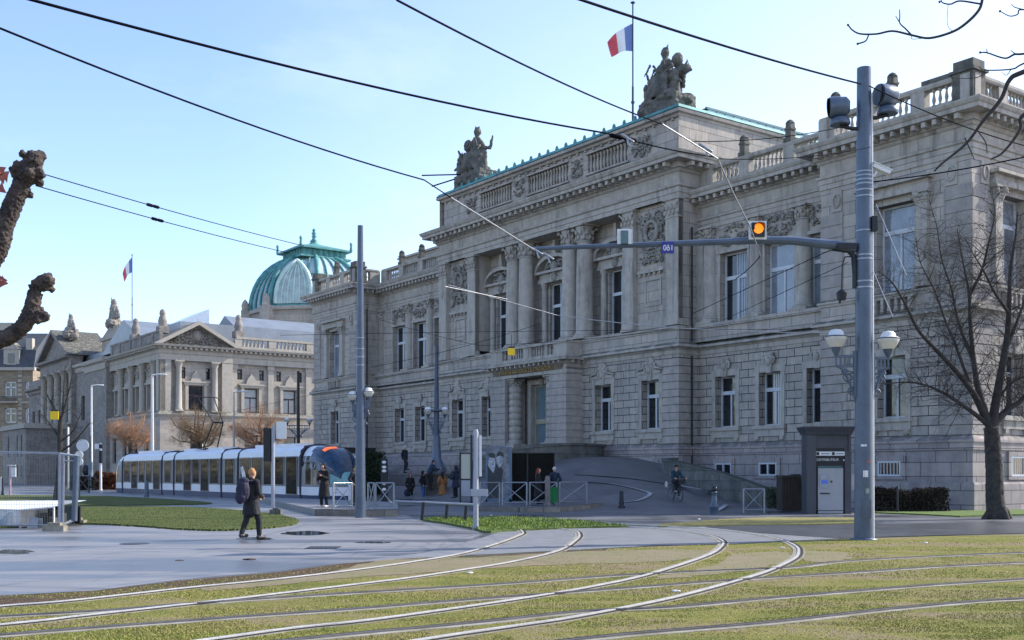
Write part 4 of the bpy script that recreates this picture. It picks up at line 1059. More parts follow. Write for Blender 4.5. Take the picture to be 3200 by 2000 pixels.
for a, x in [(4.85-1.67, .85), (4.85+1.67, .85)]+[(r_+s*1.55, 1.2) for r_ in rw for s in (-1, 1)]:
    lwin(LT, x, a, .66, 13.9 if x < 1 else 14.2, 15.5, M_BLACK)
b = MB(LT)
for a, x in [(4.85, .5)]+[(r_, .85) for r_ in rw]:
    for s in (-1, 1): b.box(x-.28, x+.05, a+s*1.25-.2, a+s*1.25+.2, 9.8, 13.1)
    b.box(x-.35, x+.05, a-1.6, a+1.6, 13.1, 13.4); b.box(x-.45, x+.05, a-1.8, a+1.8, 13.4, 13.6)
    b.prism([(a-.75, 13.6), (a+.75, 13.6), (a+.55, 14.3), (a, 15.0), (a-.55, 14.3)], x-.25, x+.05, fn=lambda p, q, c: (c, p, q))
parts(b, 'window_surround', M_LIBP, LB, .12)
def lcol(T, a, x=.1, r=.42, z0=9.6, z1=16.2):
    b = MB(T); b.box(x-r*1.3, x+r*1.3, a-r*1.3, a+r*1.3, z0, z0+.2)
    b.lathe((x, a, z0), [(r*1.2, .2), (r*1.2, .35), (r, .45), (r*.86, z1-z0-.8), (r*1.0, z1-z0-.7), (r*1.35, z1-z0-.2)], 14); b.box(x-r*1.4, x+r*1.4, a-r*1.4, a+r*1.4, z1-.2, z1); b.build('column', M_LIBP, LB)
for a in (2.45, 7.25): lcol(LT, a)
for a in (10.15, 15.4, 21.0, 26.6): 
    b = MB(LT); b.box(.6, .95, a-.4, a+.4, 9.6, 16.2); b.box(.52, .95, a-.5, a+.5, 15.6, 16.2); b.build('pilaster', M_LIBP, LB)
for a0, a1 in ((0, 1.45), (8.25, 9.7)):
    b = MB(LT); b.box(0, .6, a0, a1, 9.6, 16.2); b.build('pilaster', M_LIBP, LB)
# square front: along y from 0 to 70
LF = None
def fwall(y0, y1, x, z0, z1, ops, rv=.4): return lwall(None, y0, y1, z0, z1, ops, x=x, rv=rv)
fw = [5.4, 10.2, 15.0, 19.8]
fwall(0, 22, 0, 0, 9.0, [(a-.9, a+.9, 3.0, 6.6) for a in fw]); fwall(0, 22, .6, 9.6, 16.2, [(a-1.0, a+1.0, 9.8, 13.2) for a in fw])
for a in fw: lwin(None, .95, a, 2.0, 9.8, 13.2, M_BLACK); lwin(None, .35, a, 1.8, 3.0, 6.6, M_BLACK)
b = MB()
for a in fw:
    b.box(.2, .65, a-1.5, a+1.5, 13.3, 13.6); b.box(.3, .65, a-1.2, a+1.2, 13.6, 14.0)
    for s in (-1, 1): b.box(.35, .65, a+s*1.2-.15, a+s*1.2+.15, 9.8, 13.3)
relief(b, .5, 3, 21.5, 14.2, 15.9, 4, .25, .2)
parts(b, 'window_surround', M_LIBP, LB, .12)
for a in (.75, 3.0, 7.8, 12.6, 17.4):
    if a < 1: b = MB(); b.box(0, .7, 0, 1.6, 9.6, 16.2); b.build('pilaster', M_LIBP, LB)
    else: lcol(None, a, .2, .45)
# bastion and portico
M_LIBD = stone('weathered_library_stone', (.34, .31, .275), (.25, .23, .21), (1.4, .5), .01, .4, stain=.8)
b = MB(); b.wall(-.5, 22, 33, 0, 16.6, []); b.wall(.2, 33, 41, 0, 17.5, [(36, 38, 9.8, 13.6)], .4); b.wall(-.5, 41, 61, 0, 9.3, []); b.wall(.9, 41, 61, 9.3, 18.3, [(a-1, a+1, 9.8, 13.6) for a in (46, 51, 56)], .4); b.wall(0, 61, 72, 0, 15.4, [(a-.9, a+.9, 8, 12.6) for a in (64, 68.5)], .4)
b.add([(-.5, 41, 0), (2.5, 41, 0), (2.5, 41, 19), (-.5, 41, 19)], [(0,1,2,3)])
b.add([(-.5, 22, 0), (2.5, 22, 0), (2.5, 22, 17), (-.5, 22, 17)], [(0,1,2,3)]); b.add([(-.5, 33, 0), (2.5, 33, 0), (2.5, 33, 17), (-.5, 33, 17)], [(0,1,2,3)]); b.add([(-.5, 61, 0), (1, 61, 0), (1, 61, 18.3), (-.5, 61, 18.3)], [(0,1,2,3)])
b.build('wall', M_LIBD, LB)
for a in (46, 51, 56): lwin(None, 1.3, a, 2, 9.8, 13.6, M_BLACK)
lwin(None, .6, 37, 2, 9.8, 13.6, M_BLACK)
for a in (64, 68.5): lwin(None, .4, a, 1.8, 8, 12.6, M_BLACK)
for a in (42.0, 46.6, 51.2, 55.8, 60.2): lcol(None, a, -.1, .65, 9.3, 18.1)
b = MB()
FP = [(0, 22), (0, 0), (0, 0)]
lp = [(22, 0), (0, 0), (0, 22)]
LE = [(0, 16.2), (.05, 16.2), (.05, 16.9), (.12, 17.0), (.05, 17.05), (.05, 17.5), (.25, 17.6), (.25, 17.85), (.8, 17.9), (.9, 18.15), (.2, 18.25), (-1, 18.25)]
b.sweep([(9.7, 0), (0, 0), (0, 22)], LE); b.sweep([(40, .35), (9.7, .35)], LE)
modil(b, [(9.7, 0), (0, 0), (0, 22)], .2, .7, 17.62, 17.86, .7, .3); modil(b, [(40, .35), (9.7, .35)], .2, .7, 17.62, 17.86, .7, .3)
b.sweep([(40, 0), (0, 0), (0, 22)], [(0, 8.9), (.1, 8.95), (.3, 9.2), (.3, 9.4), (0, 9.65)])
b.sweep([(0, 22), (0, 22.01)], [(0, 1), (0, 2)]) if False else None
b.sweep([(.2, 33), (.2, 41)], [(0, 17.2), (.2, 17.3), (.2, 18.0), (.6, 18.2), (.6, 18.6), (-4, 18.8)])
b.sweep([(-.5, 22), (-.5, 33)], [(0, 16.6), (.2, 16.7), (.2, 17.6), (.6, 17.8), (.7, 18.3), (-6, 18.6)])
b.build('cornice', M_LIBP, LB)
b = MB()
b.sweep([(-.6, 41), (-.6, 61)], [(-1.5, 18.1), (0, 18.1), (0, 19.6), (.3, 19.8), (.8, 19.9), (.9, 20.3), (-2, 20.4)])
b.prism([(41, 20.3), (61, 20.3), (51, 24.6)], -.3, 6, fn=lambda p, q, c: (c, p, q))
for (p, q) in (((40.2, 20.3), (51, 25.2)), ((61.8, 20.3), (51, 25.2))): b.prism([p, q, (q[0], q[1]-.6), (p[0]+(1.4 if p[0] < 50 else -1.4), p[1])], -1.3, 6.2, fn=lambda p_, q_, c: (c, p_, q_))
b.sweep([(0, 61), (0, 72)], [(0, 15.4), (.3, 15.6), (.3, 16.0), (.9, 16.2), (.9, 16.6), (0, 16.7), (0, 18), (-.6, 18)])
b.build('portico_pediment', M_LIBD, LB)
# side pediment
b = MB(LT)
b.prism([(-.2, 18.2), (9.9, 18.2), (4.85, 20.9)], .3, 5, fn=lambda p, q, c: (c, p, q))
for (p, q) in (((-1.0, 18.15), (4.85, 21.35)), ((10.7, 18.15), (4.85, 21.35))): b.prism([p, q, (q[0], q[1]-.5), (p[0]+(.95 if p[0] < 4 else -.95), p[1])], -.9, 6, fn=lambda p_, q_, c: (c, p_, q_))
b.build('pediment', M_LIBP, LB)
r = MB(LT); relief(r, .2, .9, 8.8, 18.3, 19.5, 77, 2.2, .25); relief(r, .2, 3.1, 6.6, 19.1, 20.4, 78, 2.4, .25); r.ball((.1, 4.85, 19.6), (.4, .7, .8), 10); parts(r, 'carved_panel', M_LIBD, LB, .5)
# balustrades
b = MB(LT)
b.box(.2, .7, 10.3, 40, 18.2, 18.55); b.box(.15, .75, 10.3, 40, 19.55, 19.85)
for a in (10.6, 15.4, 21, 26.6, 32.2, 37.8): b.box(.2, .72, a-.5, a+.5, 18.5, 19.6)
b.build('balustrade', M_LIBP, LB)
b = MB(LT); a = 11.4
while a < 38:
    if min(abs(a-c) for c in (10.6, 15.4, 21, 26.6, 32.2, 37.8)) > .75: baluster(b, .45, a, 18.5, 19.6, .17, 7)
    a += .55
parts(b, 'baluster_row', M_LIBP, LB, .4)
b = MB(); b.box(.1, .5, .4, 22, 18.2, 19.8); b.box(0, .6, .4, 22, 19.75, 20.0)
for a in (3, 7.8, 12.6, 17.4, 21): b.box(-.03, .1, a-.3, a+.3, 18.2, 19.8)
b.build('parapet', M_LIBD, LB)
for x, y, sc in ((1, 2.0, 1.0), (4.85, -.0, 0), (10.9, 1, 1.0), (.8, 12.6, .9)):
    if not sc: continue
    q = MB(); q.cbox((x, y, 20.2), (1.3, 1.3, .9)); q.lathe((x, y, 20.6), [(.55, 0), (.5, .3), (.6, .7), (.5, 1.1), (.35, 1.5), (.42, 1.7), (.34, 2.1), (0, 2.35)], 10); q.build('finial', M_LIBD, LB)
b = MB(); b.box(4.2, 12, 25, 41, 18, 22.6); b.box(3.9, 12.3, 24.7, 41.3, 22.6, 23.2); b.prism([(27, 23.2), (41, 23.2), (37, 24.6), (33, 24.4)], 4.2, 7, fn=lambda p, q, c: (c, p, q)); b.build('attic_block', M_LIB, LB)
# roofs
b = MB()
def gable(x0, x1, y0, y1, z, h, ax='y'):
    if ax == 'y':
        m_ = (x0+x1)/2; b.add([(x0,y0,z),(x1,y0,z),(x1,y1,z),(x0,y1,z),(m_,y0,z+h),(m_,y1,z+h)], [(0,4,5,3),(1,2,5,4),(0,1,4),(3,5,2)])
    else:
        m_ = (y0+y1)/2; b.add([(x0,y0,z),(x1,y0,z),(x1,y1,z),(x0,y1,z),(x0,m_,z+h),(x1,m_,z+h)], [(0,1,5,4),(3,4,5,2),(0,4,3),(1,2,5)])
gable(1, 14, 8, 30, 19.2, 4.2, 'x'); b.box(4, 40, 4, 9, 18.3, 21.8); gable(14, 34, 6, 22, 20.5, 4.0, 'x'); gable(6, 30, 22, 40, 22.5, 2.4, 'x'); gable(6, 20, 42, 60, 20.2, 4.0, 'x'); b.box(2, 44, 8, 60, 18, 20.2)
b.build('roof', M_ZINC, LB)
b = MB()
for (y0, y1, x) in ((12, 19, 6), (24, 31, 9)): b.add([(x, y0, 22.5), (x, y1, 22.5), (x+5, y1, 25), (x+5, y0, 25)], [(0,1,2,3)]); b.add([(x, y0, 22.5), (x+5, y0, 25), (x+5, y0, 22.5)], [(0,1,2)])
parts(b, 'roof_light', mat('pale_roof_glass', (.42, .50, .60), .15, 0, .1, 2), LB)
# roof block under the dome + dome
DX, DY = 38.4, 35.0
b = MB(); rr = 10.8; oc = [(rr*cos(pi/8+k*pi/4), rr*sin(pi/8+k*pi/4)) for k in range(8)]
b.prism([(DX+x*1.02, DY+y*1.02) for x, y in oc], 18, 29.2); b.prism([(DX+x*1.07, DY+y*1.07) for x, y in oc], 28.6, 29.2); b.prism([(DX+x*1.12, DY+y*1.12) for x, y in oc], 18, 24)
for k in range(8):
    x, y = oc[k]; b.cbox((DX+x*1.06, DY+y*1.06, 26.5), (1.8, 1.8, 5.5), rz=pi/8+k*pi/4); b.lathe((DX+x*1.08, DY+y*1.08, 29.2), [(.8, 0), (.6, .5), (.7, 1.1), (.4, 1.8), (0, 2.2)], 8)
b.build('dome_drum', M_LIB, LB)
prof = [(1.0, 29.2), (.995, 30.5), (.97, 32), (.93, 33.3), (.865, 34.7), (.775, 36.0), (.66, 37.1), (.54, 37.9), (.43, 38.4)]
d = MB()
for k in range(8):
    (x0, y0), (x1, y1) = oc[k], oc[(k+1) % 8]
    vs = []
    for s, z in prof: vs += [(DX+x0*s*.98, DY+y0*s*.98, z), (DX+x1*s*.98, DY+y1*s*.98, z)]
    d.add(vs, [(2*i, 2*i+1, 2*i+3, 2*i+2) for i in range(len(prof)-1)], True)
dome = d.build('dome', mat('pale_dome_glass', (.46, .56, .58), .3, .1, .10, .8), LB)
d = MB()
for k in range(8):
    (x0, y0), (x1, y1) = oc[k], oc[(k+1) % 8]
    for f in (0, .25, .5, .75):
        x, y = x0+(x1-x0)*f, y0+(y1-y0)*f
        pts = [(DX+x*s, DY+y*s, z) for s, z in prof]; d.tube(pts, .42 if f == 0 else .2, 5)
    for zz in (0, 4):
        s, z = prof[zz]; d.tube([(DX+x0*s, DY+y0*s, z), (DX+x1*s, DY+y1*s, z)], .45 if zz == 0 else .1, 5)
d.build('dome_ribs', M_COP, dome)
# pointed windows on the corner faces
d = MB(); d2 = MB()
for k in (2, 4, 6, 0):
    (x0, y0), (x1, y1) = oc[k], oc[(k+1) % 8]
    mx, my = (x0+x1)/2, (y0+y1)/2; nn = Vector((mx, my)).normalized(); tt = Vector((x1-x0, y1-y0)).normalized()
    for sc, mb, w in ((1, d, .38),):
        arc = []
        for i in range(9):
            u = i/8; a = 3.1*(1-u*u*u)*(1-.0*u); z = 29.6+7.4*u
            arc.append((a, z))
        pts = [(DX+mx+nn.x*(.25-((z-29.6)/8)**2*2.2)+tt.x*a, DY+my+nn.y*(.25-((z-29.6)/8)**2*2.2)+tt.y*a, z) for a, z in arc] + [(DX+mx+nn.x*(.25-((z-29.6)/8)**2*2.2)-tt.x*a, DY+my+nn.y*(.25-((z-29.6)/8)**2*2.2)-tt.y*a, z) for a, z in arc[::-1]]
        mb.tube(pts, w, 6)
        m_ = len(arc); vs = pts[:m_]+pts[m_:][::-1]
        d2.add(vs, [(i, i+1, m_+i+1, m_+i) for i in range(m_-1)])
        for q in (-.66, -.33, 0, .33, .66):
            d.tube([(DX+mx+nn.x*(.3-((z-29.6)/8)**2*2.2)+tt.x*a*q, DY+my+nn.y*(.3-((z-29.6)/8)**2*2.2)+tt.y*a*q, z) for a, z in arc[:-1]], .17, 4)
pw = parts(d, 'pointed_window', mat('pale_green_copper', (.50, .66, .60), .6, 0, .15, 1), dome, .6); parts(d2, 'window_glass', mat('cream_glass', (.42, .50, .48), .25, 0, .2, 1), dome)
d = MB(); s = .43
o4 = [(5.2*cos(pi/4+k*pi/2), 5.2*sin(pi/4+k*pi/2)) for k in range(4)]
d.prism([(DX+x*1.28, DY+y*1.28) for x, y in o4], 38.2, 38.5); d.prism([(DX+x*1.1, DY+y*1.1) for x, y in o4], 38.5, 39.7); d.prism([(DX+x*1.32, DY+y*1.32) for x, y in o4], 39.7, 40.0)
vs = [(DX+x*1.28, DY+y*1.28, 40.0) for x, y in o4]+[(DX+x*.25, DY+y*.25, 41.2) for x, y in o4]; d.add(vs, [(k, (k+1) % 4, 4+(k+1) % 4, 4+k) for k in range(4)]+[(4,5,6,7)])
d.lathe((DX, DY, 41.1), [(1.2, 0), (.95, .3), (.65, .5), (.75, .8), (.42, 1.1), (.32, 1.5), (.5, 1.65), (.28, 1.85), (.5, 2.2), (.22, 2.4), (.38, 2.7), (0, 3.1)], 10)
for x, y in o4: d.lathe((DX+x*1.28, DY+y*1.28, 40.0), [(.3, 0), (.2, .8), (.3, 1.2), (0, 1.6)], 6)
for k in range(4):
    (x0, y0), (x1, y1) = o4[k], o4[(k+1) % 4]
    for f in range(1, 8): d.cbox((DX+(x0+(x1-x0)*f/8)*1.12, DY+(y0+(y1-y0)*f/8)*1.12, 39.1), (.35, .35, 1.1), rz=pi/4)
d.build('lantern', M_COP, dome)
def bstat(x, y, z, sc, label, seed):
    q = random.Random(seed); b = MB()
    for i in range(9): b.ball((q.uniform(-.9, .9), q.uniform(-1.3, 1.3), .3+q.uniform(0, .8)), (q.uniform(.5, .8),)*3, 8)
    b.limb((0, 0, 1), (0, .2, 2.8), .8, .5); b.ball((0, .2, 3.5), (.4, .4, .45), 8); b.limb((0, .2, 2.6), (0, 1.1, 3.2), .25, .15); b.limb((0, 1.1, 3.2), (0, 1.3, 4.2), .15, .08); b.limb((0, -.3, 2.0), (0, -1.3, 1.6), .5, .35); b.limb((0, -1.1, 1.9), (0, -1.0, 2.7), .3, .2)
    o = b.build('statue_group', M_LIBD); v = VV*x+UU*y; o.location = LO+v+Vector((0, 0, z)); o.rotation_euler = (0, 0, ANG); o.scale = (sc, sc, sc)
    tag(o, label, 'statue', 'sculpture groups on the library roof'); remesh(o, .08, .32, .35)
bstat(5, 37, 24.2, 1.25, 'seated statue group on the library roof next to the small flagpole', 2)
bstat(1, 47, 23.6, 1.0, 'small statue group at the peak of the far library pediment', 5)
bp = LO+VV*5+UU*28+Vector((0, 0, 24))
flag(bp, 10.5, .3, 'thin distant flagpole on the library roof', 'small blue, white and red flag hanging over the library roof', 1.8, 2.3, (-1, .2), 1.4)
# low annex in front of the library
ax = empty('annex_building', LO+VV*-7+UU*42, ANG, 'low grey annex with narrow windows in front of the far library portico', 'building')
b = MB(); b.wall(0, 0, 17, 0, 8.6, [(2.5, 3.4, 4.2, 7.6), (5.6, 6.5, 4.2, 7.6), (12, 12.8, 4.2, 7.6), (2.5, 3.4, 1, 2.8), (5.6, 6.5, 1, 2.8), (12, 12.8, 1, 2.8)], .3)
b.add([(0, 0, 0), (6.5, 0, 0), (6.5, 0, 8.6), (0, 0, 8.6)], [(0,1,2,3)]); b.build('wall', M_LIBD, ax)
b = MB(); b.box(-.4, 6.9, -.4, 17.4, 8.6, 9.1); b.box(-.2, 6.6, -.2, 17.2, 9.1, 9.4); b.build('cornice', M_LIBP, ax)
for c in (2.95, 6.05, 12.4):
    for z0, z1 in ((4.2, 7.6), (1, 2.8)): p = MB(); p.box(.25, .3, c-.45, c+.45, z0, z1); p.build('window', M_GLASS, ax)
# far left apartment house
AP = empty('apartment_house', Vector((-101.2, 212, 0)), 0, 'tall beige apartment house with dark mansard roof at the far left edge', 'apartment house')
M_AP = stone('beige_house_stone', (.34, .28, .20), (.27, .22, .16), (1.2, .4), .01, .4, stain=.6)
FT = lambda x, y, z: (y, x, z)
wins = [(a, z0, z1) for a in (-9.5, -4.7, .1, 4.9, 8.2) for z0, z1 in ((1.5, 4.0), (6.0, 8.6), (11.3, 14.1), (16.2, 19.2))]
wd = lambda a: 1.1 if a < 5 else .5
b = MB(FT); b.wall(0, -14, 9.2, 0, 21.4, [(a-wd(a), a+wd(a), z0, z1) for a, z0, z1 in wins], .4); b.add([(0, 9.2, 0), (14, 9.2, 0), (14, 9.2, 21.4), (0, 9.2, 21.4)], [(0,1,2,3)]); b.build('wall', M_AP, AP)
for a, z0, z1 in wins:
    f = MB(FT)
    w = wd(a)
    f.box(.25, .33, a-w, a-w+.2, z0, z1); f.box(.25, .33, a+w-.2, a+w, z0, z1); f.box(.25, .33, a-w, a+w, z1-.2, z1); f.box(.25, .33, a-w, a+w, z0, z0+.2); f.box(.24, .33, a-.1, a+.1, z0, z1); f.box(.24, .33, a-w, a+w, z0+(z1-z0)*.6, z0+(z1-z0)*.6+.2)
    o = f.build('window', M_WHITE, AP); p = MB(FT); p.box(.34, .38, a-w, a+w, z0, z1); p.build('pane', M_GLASS, o)
b = MB(FT)
for z in (5.0, 9.9, 15.0): b.box(-.25, .02, -14, 9.3, z, z+.4)
for a in (-9.5, -4.7, .1, 4.9): b.box(-1.1, -.26, a-1.6, a+1.6, 10.0, 10.25); b.box(-1.1, -.26, a-1.6, a+1.6, 15.1, 15.35)
b.box(-.7, .1, -14.4, 9.8, 21.3, 21.9)
for a in (-2.3, 6.75):
    z = .2
    while z < 21: b.box(-.12, .02, a-.4, a+.4, z, z+.55); z += .9
b.build('trim', M_LIBP, AP)
b = MB(FT); 
for a in (-9.5, -4.7, .1, 4.9):
    for k in range(16): b.box(-1.08, -1.04, a-1.5+k*.2, a-1.46+k*.2, 15.35, 16.2)
    b.box(-1.1, -1.02, a-1.6, a+1.6, 16.2, 16.3)
parts(b, 'railing', M_BLACK, AP, .25)
b = MB(); b.prism([(-.5, 21.9), (0.6, 25.4), (6, 29.2), (12, 29.2), (14, 21.9)], -14.4, 9.6, fn=lambda p, q, c: (c, p, q)); b.build('roof', M_SLATE, AP)
for a in (-7, -.6, 5.2):
    b = MB(FT); b.box(-.3, 3, a-1.5, a+1.5, 21.9, 25.4); b.prism([(a-1.8, 25.4), (a+1.8, 25.4), (a, 26.8)], -.5, 3, fn=lambda p, q, c: (c, p, q)); b.box(-.36, -.28, a-.9, a+.9, 22.4, 24.9)
    o = b.build('dormer', M_LIBP, AP); p = MB(FT); p.box(-.4, -.37, a-.65, a+.65, 22.7, 24.6); p.build('pane', M_GLASS, o)
for a, h in ((-8, 31.5), (1.5, 31.2), (8.2, 27.6)): b = MB(FT); b.box(5 if h > 30 else .6, 8 if h > 30 else 1.8, a-1.6 if h > 30 else a-.6, a+1.6 if h > 30 else a+.6, 22, h); b.build('chimney', M_LIBP, AP)
# ---------------------------------------------------------------- the tram
TO = L(-15.35, 28.0)
TR = empty('tram', TO, ANG, 'long white and silver articulated tram with bubble windscreen stopped in front of the theatre', 'tram')
MT_W = mat('tram_white_paint', (.74, .75, .79), .38, 0, .03, 1, coat=.1)
MT_S = mat('tram_silver_paint', (.21, .205, .215), .45, .15, .05, 1, coat=.1)
MT_N = mat('tram_navy_skirt', (.02, .045, .12), .4, 0, .1, 1)
MT_B = mat('tram_bellows_rubber', (.03, .035, .05), .6, 0, .1, 3)
MT_G = mat('tram_window_glass', (.010, .012, .012), .06, 0, .3, .8, spec=.25)
MT_T = mat('tram_teal_nose', (.10, .34, .38), .25, 0, .1, 1, coat=.5)
MT_WS = mat('tram_windscreen_glass', (.02, .05, .10), .04, 0, .5, .9, spec=.7)
MT_G.node_tree.nodes['Principled BSDF'].inputs['IOR'].default_value = 1.22; MT_WS.node_tree.nodes['Principled BSDF'].inputs['IOR'].default_value = 1.35
def sec(s_, w=1.2, top=3.25, bot=.0, sh=0):
    """cross-section ring: from near bottom round over the roof to the far bottom"""
    pts = []
    zs = [bot, .36, .38, .84, .86, 1.6, 2.68]
    for z in zs: pts.append((-w*(1.0 if z > .2 else .985)*(1 if z < 2 else .985), min(z, top*.8)))
    for k in range(1, 8):
        a = pi*k/8; e = abs(cos(a))**.62*(1 if cos(a) > 0 else -1)
        pts.append((-w*.985*e, 2.70+(top-2.70)*sin(a)**.8 if top > 2.75 else top*.8+top*.2*sin(a)))
    for z in zs[::-1]: pts.append((w*(1.0 if z > .2 else .985)*(1 if z < 2 else .985), min(z, top*.8)))
    return [(x, s_, z) for x, z in pts]
NP = 21
def mids(k):      # material by strip
    if k in (0, 1): return 2
    if k in (2, 3): return 0
    if k in (4, 5): return 1
    if k >= NP-7: return {0: 1, 1: 1, 2: 0, 3: 0, 4: 2, 5: 2}.get(k-(NP-7), 1)
    return 0
def body(s0, s1, name):
    b = MB(); vs = sec(s0)+sec(s1); n = NP
    for k in range(n-1): b.add([vs[k], vs[n+k], vs[n+k+1], vs[k+1]], [(0,1,2,3)], False, mids(k))
    b.add(vs[:n], [tuple(range(n))[::-1]], mi=3); b.add(vs[n:], [tuple(range(n))], mi=3)
    return b.build(name, [MT_W, MT_S, MT_N, MT_B], TR)
joints = [4.0, 13.4, 16.3, 25.7, 28.4, 38.3]
mods = [(4.12, 13.25), (13.55, 16.15), (16.45, 25.55), (25.85, 28.25), (28.55, 38.15)]
def glass(par, a, c, z0, z1, frame=True, name='window'):
    for x, sg in ((-1.2, -1), (1.2, 1)):
        b = MB(); b.box(min(x, x+sg*.012), max(x, x+sg*.012), a, c, z0, z1); o = b.build(name, MT_G, par)
        if sg < 0 or True:
            f = MB(); t = .055; X0, X1 = min(x, x+sg*.03), max(x, x+sg*.03)
            f.box(X0, X1, a-t, a, z0-t, z1+t); f.box(X0, X1, c, c+t, z0-t, z1+t); f.box(X0, X1, a, c, z1, z1+t); f.box(X0, X1, a, c, z0-t, z0); f.build('frame', MT_S, o)
for i, (a, c) in enumerate(mods):
    o = body(a, c, 'car_section')
    if c-a < 4: glass(TR, a+.55, c-.55, .95, 2.55)
    else:
        L_ = c-a; u = a+.35
        lay = [('door', 1.45), ('window', 1.25), ('window', 1.25), ('door', 1.45), ('window', 1.45)] if i != 2 else [('window', 1.5), ('door', 1.45), ('window', 1.3), ('door', 1.45), ('window', 1.3)]
        gap = (L_-.7-sum(w_ for _, w_ in lay))/(len(lay)-1)
        for nm, w_ in lay:
            glass(TR, u, u+w_, .42 if nm == 'door' else .95, 2.58, name=nm); u += w_+gap
for j in joints:
    b = MB()
    for q in range(3):
        vs = [(x*.97, y, z*.985) for x, y, z in sec(j-.13+q*.09)]; vs2 = [(x*.95, y, z*.975) for x, y, z in sec(j-.09+q*.09)]
        for k in range(NP-1): b.add([vs[k], vs2[k], vs2[k+1], vs[k+1]], [(0,1,2,3)])
        v3 = [(x*.97, y, z*.985) for x, y, z in sec(j-.05+q*.09)]
        for k in range(NP-1): b.add([vs2[k], v3[k], v3[k+1], vs2[k+1]], [(0,1,2,3)])
    b.tube([(-1.16, j, .2), (-1.2, j, .8), (-1.19, j, 2.6), (-.9, j, 3.16), (0, j, 3.3), (.9, j, 3.16), (1.19, j, 2.6), (1.16, j, .2)], .09, 6)
    b.build('gangway', MT_B, TR)
# nose and tail: lofted bubble
def nose(s_, sg, nm, front=True):
    # s offset from the joint: u 0..1
    N_ = 22; rings = []
    Ln = 3.85 if front else 2.6
    for i in range(N_+1):
        u = i/N_; 
        rings.append((u, s_+sg*Ln*u))
    b = MB(); G_ = []
    for u, y in rings:
        if front:
            wtop = 1.19*max(0.02, 1-max(0, (u-.05)/.95)**2.6)**.5
            top = 3.25-.0*u
            top = 1.0+2.25*max(0, 1-(max(0, u-.16)/.84)**2.7)**.58
            mid = 1.2*max(.02, 1-max(0, (u-.35)/.65)**2.8)**.5
        else:
            top = .9+2.35*max(0, 1-(max(0, u-.1)/.9)**3)**.5; mid = 1.2*max(.02, 1-max(0, (u-.5)/.5)**3)**.5*1.0; wtop = mid
        ring = []
        zs = [0, .36, .38, .84, .86, 1.0]
        for z in zs: ring.append((-mid*(1 if z else .96), y+ -sg*0, z*(1 if top > 1.0 else 1)))
        m_ = 16
        for k in range(1, m_):
            a = pi*k/m_; ca = cos(a); e = abs(ca)**.62*(1 if ca > 0 else -1)
            ring.append((-mid*e*(1 if True else 1), y, 1.0+(top-1.0)*sin(a)**.55))
        for z in zs[::-1]: ring.append((mid*(1 if z else .96), y, z))
        G_.append(ring)
    n = len(G_[0])
    for i in range(N_):
        u = (i+.5)/N_
        for k in range(n-1):
            if k < 2 or k > n-4: mi = 2
            elif k < 4 or k > n-6: mi = 0
            elif k < 5 or k > n-7: mi = 1
            else:
                a = (k-4.5)/(n-10)           # 0 near side .. 1 far side
                z = sum(G_[i+p][k+q][2] for p in (0, 1) for q in (0, 1))/4
                edge = .16+.40*abs(2*a-1)**2.2*0+max(0, (3.1-z))*.0
                if front:
                    if z > 1.05 and u > .22+.17*(3.1-z)/2: mi = 3
                    elif z > 2.72 or u < .10: mi = 0 if z > 2.62 else 1
                    elif 1.08 < z < 2.72 and .12 < u < .17+.17*(3.1-z)/2: mi = 5
                    else: mi = 1
                    if mi == 3 and u > .84 and z < 1.42: mi = 4
                else:
                    mi = 3 if (z > 1.15 and u > .4) else (0 if z > 2.62 else 1)
            b.add([G_[i][k], G_[i+1][k], G_[i+1][k+1], G_[i][k+1]], [(0,1,2,3)], True, mi)
    b.add(G_[-1], [tuple(range(n))], mi=0)
    o = b.build(nm, [MT_W, MT_S, MT_N, MT_WS, MT_T, MT_G], TR)
    return o, G_
no, NG = nose(3.88, -1, 'front_cab'); nose(38.42, 1, 'rear_cab', False)
# white pillar arcs on the bubble, destination display, wipers, lamps
def arc(k, i0, i1, off, r, nm, m):
    b = MB(); pts = []
    for i in range(i0, i1+1):
        x, y, z = NG[i][k]; c = Vector((0, NG[i][k][1]+1.2, 1.6)); d = (Vector((x, y, z))-c).normalized(); pts.append(Vector((x, y, z))+d*off)
    b.tube(pts, r, 6); b.build(nm, m, no)
arc(17, 5, 20, .0, .055, 'window_pillar', MT_W); arc(7, 3, 19, .0, .04, 'window_pillar', MT_S)
b = MB()
for i in range(11, 13):
    for k in range(10, 13):
        q4 = []
        for (p_, r_) in ((i, k), (i+1, k), (i+1, k+1), (i, k+1)):
            v = Vector(NG[p_][r_]); c = Vector((0, v.y+1.0, 1.4)); q4.append(tuple(v+(v-c).normalized()*.03))
        b.add(q4, [(0,1,2,3)], True)
b.build('destination_display', mat('orange_display', (.8, .16, .04), .5, 0, .02, emit=(1, .16, .03), es=.45), no)
b = MB(); b.limb((-.8, .45, .62), (.8, .45, .62), .10, .10, 8)
for s in (-.75, .75): b.ball((s, .42, .78), (.14, .12, .09), 8)
b.build('headlamps', MT_W, no)
b = MB()
for (x, y) in ((-1.5, 3.3), (1.5, 3.3)): b.limb((x*.8, 3.3, 2.2), (x, 3.1, 2.3), .02, .02, 5); b.ball((x, 3.05, 2.2), (.07, .05, .2), 6)
b.build('mirror', M_BLACK, no)
